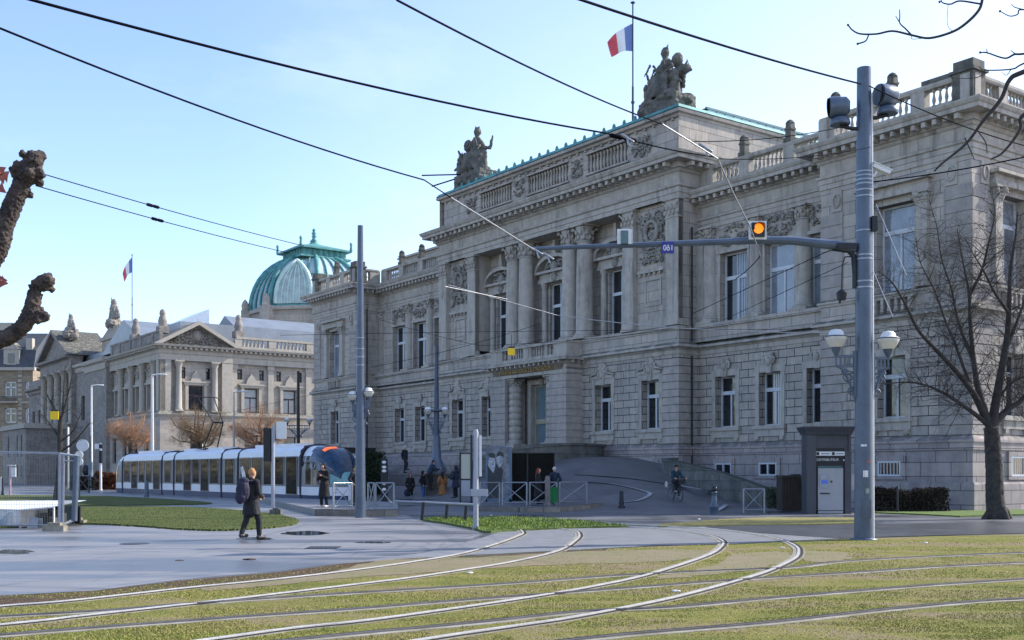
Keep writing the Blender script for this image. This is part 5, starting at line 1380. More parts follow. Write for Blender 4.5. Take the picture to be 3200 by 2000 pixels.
# pantograph on the roof
b = MB(); y = 21.0
for s in (-.55, .55): b.tube([(s, y, 3.3), (s, y+1.6, 3.42)], .05, 5)
b.tube([(-.6, y, 3.38), (.6, y, 3.38)], .05, 5); b.tube([(-.5, y+.5, 3.4), (-.35, y-1.0, 5.2)], .05, 5); b.tube([(.5, y+.5, 3.4), (.35, y-1.0, 5.2)], .05, 5)
b.tube([(-.35, y-1.0, 5.2), (-.6, y+1.4, 7.1)], .035, 5); b.tube([(.35, y-1.0, 5.2), (.6, y+1.4, 7.1)], .035, 5)
b.tube([(-1.1, y+1.4, 6.95), (-.8, y+1.4, 7.12), (.8, y+1.4, 7.12), (1.1, y+1.4, 6.95)], .04, 5); b.tube([(-.4, y-1, 5.2), (.4, y-1, 5.2)], .06, 5)
b.build('pantograph', M_BLACK, TR)
b = MB()
for s0, s1 in ((6, 12), (17.5, 20.3), (23, 25.2), (30, 36)): b.box(-.6, .6, s0, s1, 3.2, 3.42)
parts(b, 'roof_equipment', MT_W, TR)
b = MB()
for s_ in (2.5, 14.8, 27, 37): 
    for x in (-.72, .72): b.lathe((x, s_, .0), [(.0, 0)], 3) if False else b.tube([(x-.06, s_, .3), (x+.06, s_, .3)], .3, 14)
b.build('wheel', M_BLACK, TR)
# ---------------------------------------------------------------- masts, lamps, signals
def mast(p, h, r0, r1, label, name='catenary_mast', cat='mast', group='tall grey overhead-wire masts', m=None, bands=(), n=12):
    e = empty(name, p, 0, label, cat, group); b = MB()
    b.tube([(0, 0, 0), (0, 0, h*.5), (0, 0, h)], [r0, (r0+r1)/2, r1], n); b.build('pole', m or M_POLE, e)
    if bands:
        b = MB()
        for z in bands: rr = r0+(r1-r0)*z/h+.012; b.tube([(0, 0, z), (0, 0, z+.035)], rr, n)
        parts(b, 'clamp_band', M_STEEL, e, .03)
    return e
M_GLOBE = mat('milky_lamp_glass', (.88, .87, .83), .15, 0, .02, 2, spec=.7)
nt = M_GLOBE.node_tree; ts = nt.nodes.new('ShaderNodeBsdfTranslucent'); ts.inputs[0].default_value = (.95, .93, .88, 1); mx = nt.nodes.new('ShaderNodeMixShader'); mx.inputs[0].default_value = .55
nt.links.new(nt.nodes['Principled BSDF'].outputs[0], mx.inputs[1]); nt.links.new(ts.outputs[0], mx.inputs[2]); nt.links.new(mx.outputs[0], nt.nodes['Material Output'].inputs[0])
def lamp(p, s_, label, arm=None, group='white globe lamps on the masts', col=None):
    """p = centre of the globe; arm = (dx) towards the mast"""
    e = empty('street_lamp', p, 0, label, 'street lamp', group)
    b = MB(); b.lathe((0, 0, 0), [(.50*s_, -.62*s_), (.70*s_, -.38*s_), (.92*s_, 0), (.99*s_, .22*s_), (.97*s_, .30*s_)], 20); b.build('globe', M_GLOBE, e)
    b = MB(); b.lathe((0, 0, 0), [(.97*s_, .42*s_), (.70*s_, .50*s_), (.62*s_, .78*s_), (.45*s_, .98*s_), (.0, 1.06*s_)], 20); b.build('hood', M_WHITE, e)
    b = MB(); b.lathe((0, 0, 0), [(.99*s_, .30*s_), (1.03*s_, .32*s_), (1.03*s_, .40*s_), (.97*s_, .42*s_)], 20)
    b.lathe((0, 0, 0), [(.16*s_, -1.45*s_), (.20*s_, -1.30*s_), (.42*s_, -.80*s_), (.5*s_, -.62*s_)], 16)
    b.build('collar', M_POLE, e)
    if arm:
        b = MB(); x = arm; z0 = -1.5*s_; sg = 1 if x > 0 else -1
        b.box(min(-.03, x), max(.03, x), -.03, .03, z0-.02, z0+.05); b.box(min(-.03, x), max(.03, x), -.02, .02, z0-.26, z0-.2)
        for k in range(5): xx = x*k/4.5; b.box(xx-.02, xx+.02, -.015, .015, z0-.22, z0)
        pts = [(x*(k/10)**.8, 0, z0-.22-(k/10)**1.6*1.05*s_*3.2) for k in range(11)]
        b.tube(pts, .035, 6)
        for c, r in (((x*.62, z0-.50), .17), ((x*.78, z0-.85), .12), ((x*.42, z0-.38), .09)):
            b.tube([(c[0]+r*(1-k/26)*cos(k*.5), 0, c[1]+r*(1-k/26)*sin(k*.5)) for k in range(20)], .02, 5)
        b.box(x-sg*.06, x+sg*.02, -.05, .05, z0-1.15*s_*3.2, z0+.15)
        b.build('bracket', M_POLE, e)
    return e
# main mast at the right
MB_ = Vector((10.75*27/27, 0, 0)); pm = G(2700, 1687)
YM = pm.y
em = mast(pm, (1478-213)*YM/F+HE, .235, .17, 'thick grey-blue mast in the right foreground carrying the signal arm', bands=(9.05, 8.95, 8.85, 8.75, 8.6, 8.45, 7.6, 7.0, 6.9, 6.35, 6.2))
b = MB()      # signal arm
def XZ(px, py): q = W(px, py, YM); return (q.x-pm.x, 0, q.z)
pts = [XZ(2672, 775), XZ(2600, 765), XZ(2480, 752), XZ(2380, 750), XZ(2250, 756), XZ(2000, 765), XZ(1800, 772), XZ(1660, 778)]
b.tube(pts, [.16, .15, .13, .12, .10, .085, .07, .055], 8, sq=.8); b.build('signal_arm', M_POLE, em)
b = MB(); b.tube([XZ(2600, 775), XZ(2650, 782), XZ(2668, 800), XZ(2672, 860), XZ(2672, 900)], .07, 6); b.cbox((XZ(2640, 772)[0], 0, XZ(0, 772)[2]), (.5, .3, .14))
b.tube([XZ(2665, 802), XZ(2640, 803), XZ(2632, 830), XZ(2630, 905)], .018, 5); b.build('arm_bracket', M_BLACK, em)
b = MB(); b.tube([(.215, -.05, 0), (.2, -.05, 5.2), (.18, -.05, 9.2), (.17, -.05, 11)], .028, 6); b.build('sunlit_edge_strip', M_WHITE, em)  # white strip up the right edge, stands for the sunlit rim of the pole
b = MB(); b.cbox((XZ(2726, 0)[0], -.1, XZ(0, 703)[2]), (.13, .2, .36)); tag(b.build('control_box', M_BLACK, origin=(XZ(2726,0)[0]*0, 0, 0)), 'small black control box strapped to the right side of the thick mast', 'box').location = pm
b = MB(); b.tube([XZ(2632, 905), XZ(2630, 915)], [.05, .12], 6); b.tube([XZ(2630, 915), XZ(2630, 938)], [.13, .11], 8); b.tube([XZ(2625, 938), XZ(2624, 948)], .03, 5); o = b.build('hanging_insulator', M_BLACK); o.location = pm; tag(o, 'dark bell-shaped insulator hanging by a rod left of the thick mast', 'insulator')
# things on the arm
def arm_box(name, px0, px1, py0, py1, label, cat, dep=.3):
    a = W(px0, py1, YM); c = W(px1, py0, YM); e = empty(name, ((a.x+c.x)/2, YM, (a.z+c.z)/2), 0, label, cat); return e, (c.x-a.x)/2, (c.z-a.z)/2
e, w, h = arm_box('traffic_signal', 2336, 2391, 695, 752, 'lit amber signal on a white backing board above the mast arm', 'traffic signal')
b = MB(); b.box(-w, w, -.16, -.12, -h, h); b.build('backing_board', M_WHITE, e); b = MB(); b.box(-w*.72, w*.72, -.24, .12, -h*.76, h*.76); b.build('housing', M_BLACK, e)
b = MB(); b.tube([(0, -.24, .02), (0, -.255, .02)], w*.56, 24); b.build('lens', mat('amber_lens', (1, .28, .02), .4, 0, .05, 3, emit=(1, .20, .005), es=.75), e)
b = MB(); n = 14
for k in range(n): 
    a0, a1 = -.3+pi*1.2*k/n, -.3+pi*1.2*(k+1)/n; r = w*.6
    b.add([(r*cos(a0), -.24, .02+r*sin(a0)), (r*cos(a1), -.24, .02+r*sin(a1)), (r*cos(a1), -.42, .02+r*sin(a1)), (r*cos(a0), -.42, .02+r*sin(a0))], [(0,1,2,3)])
b.build('visor', M_BLACK, e)
e, w, h = arm_box('traffic_signal', 1928, 1972, 718, 765, 'rear-facing signal box with white frame and grey-teal back on the mast arm', 'traffic signal')
b = MB(); b.box(-w, w, -.1, -.06, -h, h*1.0); b.build('backing_board', M_WHITE, e); b = MB(); b.box(-w*.5, w*.5, -.16, .2, -h, h*.72); b.build('housing', mat('grey_teal', (.09, .16, .17), .5), e)
b = MB(); b.box(w*1.05, w*1.12, -.1, .2, -h, h*1.05); b.build('side_shield', M_WHITE, e)
e, w, h = arm_box('number_plate_sign', 2066, 2104, 758, 795, 'small blue plate with white digits hung on the mast arm', 'sign')
b = MB(); b.box(-w, w, -.13, -.115, -h, h); b.build('plate', mat('deep_blue_enamel', (.01, .015, .22), .3, 0, .1), e)
b = MB(); z = -h*.52; u = w*.21; v = h*.46; t = .013; Y_ = -.134
def seg(pts): b.tube([(x, Y_, z_) for x, z_ in pts], t, 5)
def ell(cx_, cz, rx, rz): seg([(cx_+rx*cos(k*pi/8), cz+rz*sin(k*pi/8)) for k in range(17)])
cz = -h*.07
ell(-w*.52, cz, w*.2, h*.42); ell(w*.04, cz-h*.14, w*.2, h*.28); seg([(-w*.16, cz+h*.42), (w*.14, cz+h*.42), (w*.02, cz+h*.12)]); seg([(w*.5, cz+h*.3), (w*.64, cz+h*.42), (w*.64, cz-h*.42)])
b.build('digits', M_WHITE, e)
# floodlight drums on top
for (x0, y0, x1, y1, lb, rz) in ((2593, 294, 2657, 376, 'large grey drum loudspeaker left of the mast top', -1.25), (2741, 270, 2807, 328, 'large grey drum loudspeaker right of the mast top', -.75)):
    c = W((x0+x1)/2, (y0+y1)/2, YM); r = (x1-x0)/2*YM/F
    e = empty('loudspeaker', c, rz, lb, 'loudspeaker', 'drum loudspeakers on the mast'); b = MB()
    b.lathe((0, 0, 0), [(r*.8, -r*.9), (r*.98, -r*.7), (r, -r*.1), (r, r*.8), (r*.97, r*.95)], 20) if False else b.tube([(-r*.5, -r*.9, 0), (-r*.35, -r*.6, 0), (r*.3, r*.5, 0), (r*.5, r*.8, 0)], [r*1.0, r*1.04, r*.95, r*.55], 18)
    b.build('drum', M_POLE, e); b = MB(); b.tube([(-r*.55, -r*.95, 0), (-r*.5, -r*.9, 0)], r*.93, 18); b.build('grille', M_BLACK, e)
    b = MB(); b.lathe((0, 0, 0), [(r*.95, -r*1.75), (r*1.0, -r*1.6), (r*.9, -r*1.15), (r*.5, -r*1.0)], 16); b.build('base', M_POLE, e)
    dx = pm.x-c.x; b = MB(); b.tube([(0, 0, -r*1.8), (dx*.5*cos(rz), -dx*.5*sin(rz), -r*2.1), (dx*cos(rz), -dx*sin(rz), -r*2.1)], .05, 6); b.build('bracket', M_BLACK, e)
c = W(2752, 528, YM); e = empty('security_camera', c, 0, 'white box camera pointing down to the right of the thick mast', 'camera')
b = MB(); M4 = Matrix.Rotation(radians(24), 3, 'Y')
def tb(mb, x0, x1, y0, y1, z0, z1):
    vs = [(x0,y0,z0),(x1,y0,z0),(x1,y1,z0),(x0,y1,z0),(x0,y0,z1),(x1,y0,z1),(x1,y1,z1),(x0,y1,z1)]
    mb.add([tuple(M4 @ Vector(v)) for v in vs], [(0,3,2,1),(4,5,6,7),(0,1,5,4),(1,2,6,5),(2,3,7,6),(3,0,4,7)])
tb(b, -.22, .24, -.09, .09, -.05, .05); tb(b, -.25, .27, -.11, .11, .05, .07); b.build('housing', M_WHITE, e)
b = MB(); b.tube([(-.1, 0, -.06), (-.15, 0, -.16), (-.28, 0, -.18)], .03, 6); b.build('bracket', M_WHITE, e)
sc_ = .215
for px, py, dx, lb in ((2613, 1064, 'L', 'globe street lamp on a scrolled bracket left of the thick mast'), (2776, 1070, 'R', 'globe street lamp on a scrolled bracket right of the thick mast')):
    c = W(px, py, YM); lamp(c, .27, lb, arm=pm.x-c.x+(-.2 if dx == 'L' else .2))
# left mast
pl_ = G(1126, 1618); el = mast(pl_, (1478-705)*pl_.y/F+HE, .20, .10, 'grey-blue mast with two lamps between the tram nose and the plaza', bands=(5.6, 5.9, 6.2, 6.6))
for px, py, lb in ((1102, 1240, 'left globe lamp on the mast by the tram nose'), (1152, 1229, 'right globe lamp on the mast by the tram nose')):
    c = W(px, py, pl_.y); lamp(c, .20, lb, arm=(pl_.x-c.x)*.75)
# post in front of the theatre steps, on an ornate pedestal
p3 = W(1364, 1478, 64.0); p3.z = 0
e = mast(p3, 9.0, .22, .10, 'slender dark blue lamp mast on a masonry pedestal in front of the theatre steps', m=mat('dark_blue_iron', (.05, .075, .12), .4, .3, .15, 2))
b = MB(); b.cbox((0, 0, .75), (1.15, 1.15, 1.5)); b.cbox((0, 0, 1.55), (1.35, 1.35, .12)); b.cbox((0, 0, .1), (1.35, 1.35, .2)); b.build('pedestal', mat('brown_pedestal', (.10, .085, .075), .8, 0, .3, 3, .3), e)
b = MB(); b.lathe((0, 0, 1.6), [(.55, 0), (.56, .3), (.45, .5), (.28, .9), (.24, 1.6), (.22, 2.2)], 12); parts(b, 'base', M_POLE, e); b = MB(); b.lathe((0, 0, 5.2), [(.3, 0), (.42, .06), (.3, .12)], 12); b.build('ring', M_POLE, e)
for px, lb in ((1338, 'left lantern on the pedestal lamp mast before the theatre'), (1390, 'right lantern on the pedestal lamp mast before the theatre')):
    c = W(px, 1286, 64); lamp(c, .26, lb, arm=(p3.x-c.x)*.8)
# mast behind the tram with two dark lamps
p4 = W(932, 1478, 84); p4.z = 0
e = mast(p4, 9.4, .16, .10, 'thin dark mast with twin lamp brackets behind the tram', m=M_BLACK)
for s, lb in ((-.85, 'dark-bracketed lamp on the left of the thin mast behind the tram'), (.85, 'dark-bracketed lamp on the right of the thin mast behind the tram')):
    c = p4+Vector((s, 0, 5.6)); lamp(c, .24, lb, arm=-s)
# far posts
for px, Y_, top, bot, lb, m, r in ((476, 100, 1172, 1478, 'white slanting-topped lamp column in front of the library corner', M_WHITE, .14), (286, 118, 1205, 1500, 'white lamp column by the far library portico', M_WHITE, .12), (731, 100, 1225, 1478, 'slim steel post between the pollarded trees', M_STEEL, .09)):
    p = W(px, HY, Y_); p.z = 0; e = empty('lamp_column', p, 0, lb, 'lamp post', 'distant lamp columns'); b = MB(); h = (HY-top)*Y_/F+HE; b.tube([(0, 0, 0), (0, 0, h)], [r*1.2, r*.7], 8); b.build('pole', m, e)
    b = MB(); b.tube([(0, 0, h), (.8, 0, h+.1)], .06, 6); b.ball((1.0, 0, h+.05), (.35, .15, .08), 8); b.build('lamp_head', M_WHITE, e)
# sign and signal posts
def post(px, py, top, r, m, lb, name='signal_post', cat='post', z=0, group=None):
    p = G(px, py, z); h = (HY-top)*p.y/F+HE-z; e = empty(name, p, 0, lb, cat, group); b = MB(); b.tube([(0, 0, 0), (0, 0, h-r), (0, 0, h)], [r, r, r*.7], 8); b.build('pole', m, e)
    b = MB(); b.tube([(0, 0, 0), (0, 0, .12)], r*1.35, 8); b.build('foot', m, e)
    return e, p, h
e, p, h = post(1487, 1655, 1342, .082, M_POLE2, 'pale square-looking white post standing on the grass verge by the curved rails')
b = MB(); b.box(-.16, -.10, -.05, .1, 1.75, 2.75); b.build('signal_head', M_BLACK, e); b = MB(); b.box(.1, .17, -.02, .02, 1.55, 2.75); b.build('sign_panel', M_WHITE, e); b = MB(); b.cbox((.1, 0, 1.08), (.5, .2, .2)); b.build('clamp', M_POLE2, e)
e, p, h = post(853, 1588, 1330, .09, M_POLE2, 'pale lilac signal post with black signal box before the tram')
b = MB(); b.box(-.42, -.1, -.12, .12, 2.2, 3.75); b.box(-.2, .0, -.05, .05, 2.9, 3.0); b.build('signal_head', M_BLACK, e); b = MB(); b.box(.15, .62, .0, .04, 3.25, 4.05); b.build('sign_panel', M_WHITE, e)
e, p, h = post(315, 1532, 1385, .11, M_WHITE, 'black and white banded signal post at the tail of the tram')
b = MB(); b.box(-.13, .13, -.13, .13, h-1.9, h-.7); b.box(-.13, .13, -.13, .13, h-.5, h-.1); b.build('signal_head', M_BLACK, e); b = MB(); b.box(-.55, -.1, -.1, .1, h-.55, h-.05); b.build('lamp', M_WHITE, e)
e, p, h = post(213, 1528, 1335, .10, M_WHITE, 'tall white post behind the construction fence', cat='post')
e, p, h = post(32, 1548, 1452, .07, mat('pinkish_pole', (.45, .32, .36), .5), 'thin pinkish post with a small white box behind the fence', 'sign_post'); b = MB(); b.box(.05, .42, -.05, .05, h-.9, h-.2); b.box(-.2, .4, -.04, .04, h-.1, h-.02); b.build('sign_panel', M_WHITE, e)
e, p, h = post(282, 1532, 1440, .22, mat('blue_grey_iron', (.12, .17, .23), .5), 'stout blue-grey cast post beside the brown hedge'); b = MB(); b.ball((-.45, 0, h-.9), (.35, .25, .55), 8); b.tube([(0, 0, h), (0, 0, h+2.4)], .05, 6); b.build('fittings', M_BLACK, e)
e, p, h = post(8, 1548, 1490, .1, M_BLACK, 'short dark post with a white stripe at the far left edge', 'bollard', 'bollard'); b = MB(); b.box(-.12, -.02, -.12, .0, .3, h); b.build('stripe', M_WHITE, e)
e, p, h = post(240, 1535, 1497, .12, M_BLACK, 'small dark bollard under the far barrier', 'bollard', 'bollard')
e, p, h = post(458, 1553, 1502, .14, M_POLE, 'grey-blue bollard in front of the tram skirt', 'bollard', 'bollard')
for k, (px, py, lb) in enumerate(((258, 1392, 'white round sign seen above the fence beside the banded post'), (247, 1422, 'small white sign above the fence, upper of two'), (247, 1443, 'small white sign above the fence, lower of two'))):
    p = W(px, py, 60 if k else 110); b = MB(); r = .62 if not k else .22; b.tube([(0, -.03, 0), (0, .03, 0)], r, 16)
    e = empty('round_sign', p, 0, lb, 'sign'); b.build('disc', M_WHITE, e); b = MB(); b.tube([(0, .05, r), (0, .05, -p.z)], .04, 6); b.build('pole', M_STEEL, e)
# bollards
def ornate(px, py, h, lb, z=0.0):
    p = G(px, py, z); e = empty('ornate_bollard', p, 0, lb, 'bollard'); b = MB()
    b.lathe((0, 0, 0), [(.17, 0), (.17, .28), (.19, .3), (.19, .34), (.14, .4), (.12, .6), (.1, .75)], 8); b.lathe((0, 0, 0), [(.1, .75), (.11, h-.2), (.13, h-.18), (.09, h-.14)], 12); b.build('shaft', M_POLE, e)
    b = MB(); b.ball((0, 0, h-.05), .13, 12); b.build('knob', mat('glossy_black', (.01, .01, .02), .12, 0, .1), e)
ornate(2232, 1609, 1.06, 'ornate black-topped bollard at the tip of the curved kerb line')
p = onramp(1942, 1588); e = empty('short_bollard', p, 0, 'short tapered black bollard on the dark forecourt asphalt', 'bollard'); b = MB(); b.lathe((0, 0, 0), [(.16, 0), (.17, .06), (.1, .12), (.13, .24), (.1, .3), (.09, .75), (.07, .78)], 12); b.build('shaft', M_BLACK, e)
e, p, h = post(2804, 1603, 1518, .045, M_BLACK, 'thin dark post at the pavement edge in front of the brown hedge', 'hedge_post', 'post')
# ---------------------------------------------------------------- railings
def barrier(pa, pb, h, label, grp='X-braced steel barriers', m=None, ps=.03, low=.12):
    a = Vector(pa); c = Vector(pb); d = c-a; ln = sqrt(d.x**2+d.y**2); rz = atan2(d.y, d.x)
    e = empty('crowd_barrier', a, rz, label, 'barrier', grp)
    m = m or M_STEEL; b = MB(); b.cbox((0, 0, h/2), (ps*2, ps*2, h)); b.build('post', m, e); b = MB(); b.cbox((ln, 0, h/2), (ps*2, ps*2, h)); b.build('post', m, e)
    b = MB(); b.tube([(0, 0, h), (ln, 0, h)], ps, 6); b.build('top_rail', m, e)
    b = MB(); b.tube([(0, 0, low), (ln, 0, low)], ps*.8, 6); b.build('bottom_rail', m, e)
    b = MB(); b.tube([(.03, -.02, low), (ln-.03, -.02, h-.03)], ps*.7, 6); b.tube([(.03, .02, h-.03), (ln-.03, .02, low)], ps*.7, 6); b.build('cross_brace', m, e)
KL = .26
q = lambda px, py, z=KL: G(px, py, z)
barrier(q(1042, 1592), q(1100, 1590), 1.0, 'X-braced barrier panel left of the mast by the tram nose')
barrier(q(1150, 1590), q(1170, 1590), 1.0, 'narrow barrier panel just right of the mast by the tram nose')
barrier(q(1174, 1590), q(1231, 1590), 1.0, 'X-braced barrier panel at the right end of the left kerb')
zr = .2
barrier(q(1500, 1581, zr), q(1562, 1579, zr), 1.02, 'X-braced barrier panel just right of the white post')
barrier(q(1570, 1579, zr), q(1646, 1579, zr), 1.02, 'X-braced barrier panel below the portrait poster')
barrier(q(1655, 1579, zr), q(1740, 1577, zr), 1.02, 'X-braced barrier panel in front of the red-haired person')
barrier(q(1748, 1577, zr), q(1833, 1575, zr), 1.02, 'X-braced barrier panel at the right end of the right kerb')
barrier(q(2323, 1602, 0), q(2388, 1602, 0), .98, 'lone X-braced barrier left of the brown bin enclosure')
barrier(q(240, 1538, 0), q(278, 1540, 0), 1.4, 'distant X-braced barrier beside the blue-grey cast post', m=M_BLACK, ps=.05)
# kerb blocks
def kerb(pts, h, lb, m=M_KERB, w=.5):
    P = [G(x, y) for x, y in pts]; o = P[0].copy(); b = MB(); P = [p-o for p in P]; 
    ribbon(b, P, w/2, w, 0, h)
    for i in (0, -1):
        d = (P[1]-P[0]) if i == 0 else (P[-1]-P[-2]); d.normalize(); nn = Vector((-d.y, d.x, 0))*w
        a = P[i]; b.add([(a.x, a.y, 0), (a.x, a.y, h), (a.x+nn.x, a.y+nn.y, h), (a.x+nn.x, a.y+nn.y, 0)], [(0,1,2,3)])
    o2 = b.build('stone_kerb', m); o2.location = o; tag(o2, lb, 'kerb')
kerb([(985, 1612), (1060, 1614), (1130, 1615), (1244, 1614)], KL, 'row of worn pale kerb stones at the foot of the left barriers')
kerb([(1480, 1598), (1600, 1600), (1650, 1601), (1750, 1600), (1800, 1596), (1860, 1590), (1930, 1580)], zr, 'worn ochre kerb stones curving under the right barriers')
# platforms
b = MB(); P = [G(985, 1611), G(1130, 1614), G(1244, 1613), G(1242, 1585), G(1110, 1579), G(1000, 1574), G(860, 1569), G(800, 1566)]
b.prism([(p.x, p.y) for p in P], 0, KL-.015); tag(b.build('tram_platform', M_PATH), kind='structure')
b = MB(); P = [G(1480, 1597), G(1650, 1600), G(1750, 1599), G(1860, 1589), G(1930, 1579), G(1830, 1568), G(1600, 1560), G(1220, 1556), G(1250, 1570), G(1310, 1574), G(1480, 1583)]
b.prism([(p.x, p.y) for p in P], 0, zr-.012); tag(b.build('tram_platform', M_ASP), kind='structure')
# low dark guard rail
pa, pb = G(1244, 1610), G(1487, 1634)
e = empty('guard_rail', G(1320, 1626), 0, 'low white-topped guard rail on leaning dark posts beside the verge', 'railing'); o = e.location
b = MB(); b.tube([tuple(W(1236, 1566, 41.5)-o), tuple(W(1320, 1569, 39.0)-o), tuple(W(1400, 1573, 37.2)-o), tuple(W(1487, 1577, 35.5)-o)], .035, 6); b.build('top_rail', M_POLE2, e)
for px, py, top, Y_ in ((1318, 1626, 1569, 38.5), (1393, 1628, 1574, 37.6), (1452, 1634, 1580, 36.2)):
    g_ = G(px, py)-o; t_ = W(px+5, top, g_.y+o.y)-o; b = MB(); b.tube([tuple(g_), tuple(t_)], .055, 6); b.build('post', M_BLACK, e)
# ---------------------------------------------------------------- ticket machine
p = G(2586, 1606); e = empty('ticket_machine', p, 0, 'tall charcoal ticket machine kiosk with pale front and flared top', 'ticket machine')
M_CH = mat('charcoal_metal', (.065, .070, .085), .45, .3, .1, 2); M_CH2 = mat('darker_charcoal', (.018, .018, .022), .5, .2, .1, 2)
k = p.y/F
X = lambda px: (px-2586)*k
Z = lambda py: (1606-py)*k
b = MB(); b.box(X(2520), X(2549), -.05, .75, 0, Z(1357)); b.box(X(2652), X(2660), .0, .75, 0, Z(1357)); b.box(X(2549), X(2652), .06, .75, Z(1410), Z(1357)); b.box(X(2549), X(2652), .3, .75, 0, Z(1410)); b.box(X(2640), X(2652), -.02, .3, 0, Z(1410)); b.build('housing', M_CH, e)
b = MB(); vs = []
for z, e_ in ((Z(1358), 0), (Z(1352), .02), (Z(1336), .12), (Z(1333), .12)):
    vs += [(X(2517)-e_, -.12-e_, z), (X(2660)+e_, -.12-e_, z), (X(2660)+e_, .82+e_, z), (X(2517)-e_, .82+e_, z)]
b.add(vs, [(4*i+j, 4*i+(j+1) % 4, 4*i+4+(j+1) % 4, 4*i+4+j) for i in range(3) for j in range(4)]+[(12,13,14,15), (3,2,1,0)]); b.build('canopy', M_CH, e)
b = MB(); b.box(X(2551), X(2640), .03, .3, .12, Z(1400)); b.build('recess', M_CH2, e)
b = MB(); b.box(X(2556), X(2634), -.03, .03, .15, Z(1463)); b.box(X(2556), X(2634), -.035, .03, .02, .12); b.build('front_panel', mat('pale_grey_enamel', (.33, .34, .36), .4, 0, .05), e)
b = MB(); b.box(X(2549), X(2643), 0, .03, Z(1424), Z(1411)); b.build('header_panel', M_WHITE, e)
b = MB(); b.box(X(2551), X(2560), -.012, 0, Z(1422), Z(1413)); b.box(X(2600), X(2608), -.012, 0, Z(1422), Z(1413)); b.box(X(2566), X(2592), -.008, 0, Z(1419), Z(1417)); b.box(X(2612), X(2636), -.008, 0, Z(1419), Z(1417)); b.build('pictogram', M_CH2, e)
lettering('lettering', 'DISTRIBUTEUR', .135, .004, M_WHITE, e, (X(2552), .02, Z(1440)), (pi/2, 0, 0))
b = MB(); b.ball((X(2638), .02, Z(1438)), (.04, .02, .04), 10); b.build('round_logo', M_WHITE, e)
b = MB(); b.box(X(2555), X(2632), -.02, .03, Z(1462), Z(1456)); b.build('strip_sign', mat('teal_strip', (.04, .12, .13), .4, 0, .3, 8), e)
b = MB(); b.box(X(2561), X(2590), -.05, -.03, Z(1526), Z(1482)); b.build('screen_bezel', M_STEEL, e)
b = MB(); b.box(X(2566), X(2585), -.065, -.05, Z(1512), Z(1500)); b.build('screen', mat('blue_screen', (.03, .06, .28), .2, 0, .1, emit=(.05, .1, .5), es=.25), e)
b = MB(); b.box(X(2562), X(2592), -.05, -.03, Z(1544), Z(1540)); b.box(X(2595), X(2600), -.05, -.03, Z(1508), Z(1502)); b.build('slot', M_CH2, e)
b = MB(); b.box(X(2662), X(2678), .1, .5, Z(1532), Z(1480)); tag(b.build('junction_box', mat('pale_box', (.40, .38, .40), .5), origin=p*0), 'pale metal box between the ticket machine and the thick mast', 'box').location = p
# brown bin enclosure
p = G(2482, 1600); k = p.y/F; e = empty('bin_enclosure', p, 0, 'dark brown boxy bin enclosure left of the ticket machine', 'bin enclosure'); b = MB()
w = 38*k; 
for i in range(9): b.box(-w+i*2*w/9+.01, -w+(i+1)*2*w/9-.01, -.02, .01, .08, 1.42)
b.box(-w, w, .01, 1.0, .05, 1.45); b.build('body', mat('dark_brown_boards', (.035, .024, .018), .8, 0, .3, 4, .3), e)
b = MB(); b.box(-w-.03, w*.55, -.05, 1.05, 1.45, 1.55); b.box(-w*.1, w*.5, -.04, .5, 1.55, 1.6); b.build('lid', mat('dark_lid', (.025, .02, .018), .6), e)
b = MB(); b.box(w*.6, w*.98, -.06, -.03, .95, 1.3); b.build('panel', M_CH2, e)
# ---------------------------------------------------------------- tram shelters, info panels
def local(name, t, d, label, cat, grp=None): return empty(name, L(d, t), ANG, label, cat, grp)
e = local('tram_shelter', 36, -12.2, 'dark flat-roofed tram shelter behind the tram nose', 'shelter')
b = MB(); b.box(-1.0, 1.1, -3, 9.5, 2.92, 3.12); b.box(-1.05, 1.15, -3.05, 9.55, 3.12, 3.2); b.build('roof', M_BLACK, e)
for y in (-2.6, 1.4, 5.4, 9.2): b = MB(); b.cbox((.8, y, 1.46), (.14, .14, 2.92)); b.build('post', M_BLACK, e)
M_SG = mat('smoky_shelter_glass', (.03, .04, .05), .05, 0, .2, 1, alpha=.55, spec=.9)
for y in (-2.5, 1.5, 5.5): b = MB(); b.box(.78, .81, y, y+3.6, .3, 2.6); b.build('pane', M_SG, e)
e2 = empty('totem', W(1201, HY, 57)-Vector((0, 0, HE)), 0, 'black stop totem with white patches under the shelter roof', 'totem'); b = MB(); b.box(-.17, .17, -.1, .1, 0, 2.4); b.build('body', M_CH2, e2)
b = MB()
for z in (2.2, 1.95, 1.75, 1.1, .8): b.ball((.0, -.11, z), (.12, .02, .08), 8)
b.build('notices', M_WHITE, e2)
# right shelter with portrait poster
Ys = 55.0
def sx(px): return (px-CX)/F*Ys
p = Vector((sx(1560), Ys, 0)); e = empty('tram_shelter', p, 0, 'glass tram shelter with tall portrait poster panel and dark glass wall', 'shelter')
k = Ys/F; X = lambda px: (px-1560)*k; Z = lambda py: (HY-py)*k+HE
b = MB(); b.box(X(1518), X(1523), -.06, .1, .2, Z(1399)); b.box(X(1592), X(1599), -.06, .1, .2, Z(1399)); b.box(X(1518), X(1599), -.06, .1, Z(1400), Z(1397)); b.box(X(1518), X(1599), -.06, .1, .2, .34); b.build('poster_frame', mat('blue_grey_frame', (.10, .16, .25), .4, .2), e)
def poster():
    m, nt, bs = newmat('grey_poster_print'); tc = N(nt, 'ShaderNodeTexCoord'); v = tc.outputs['Object']
    a = noise(nt, v, 1.4, 6, .7); nt.links.new(mixc(nt, ramp(nt, a, .4, .62), (.05, .07, .10), (.20, .24, .29)), bs.inputs['Base Color']); bs.inputs['Roughness'].default_value = .15; return m
b = MB(); b.box(X(1523), X(1592), -.02, .0, .34, Z(1401)); po = b.build('poster', poster(), e)
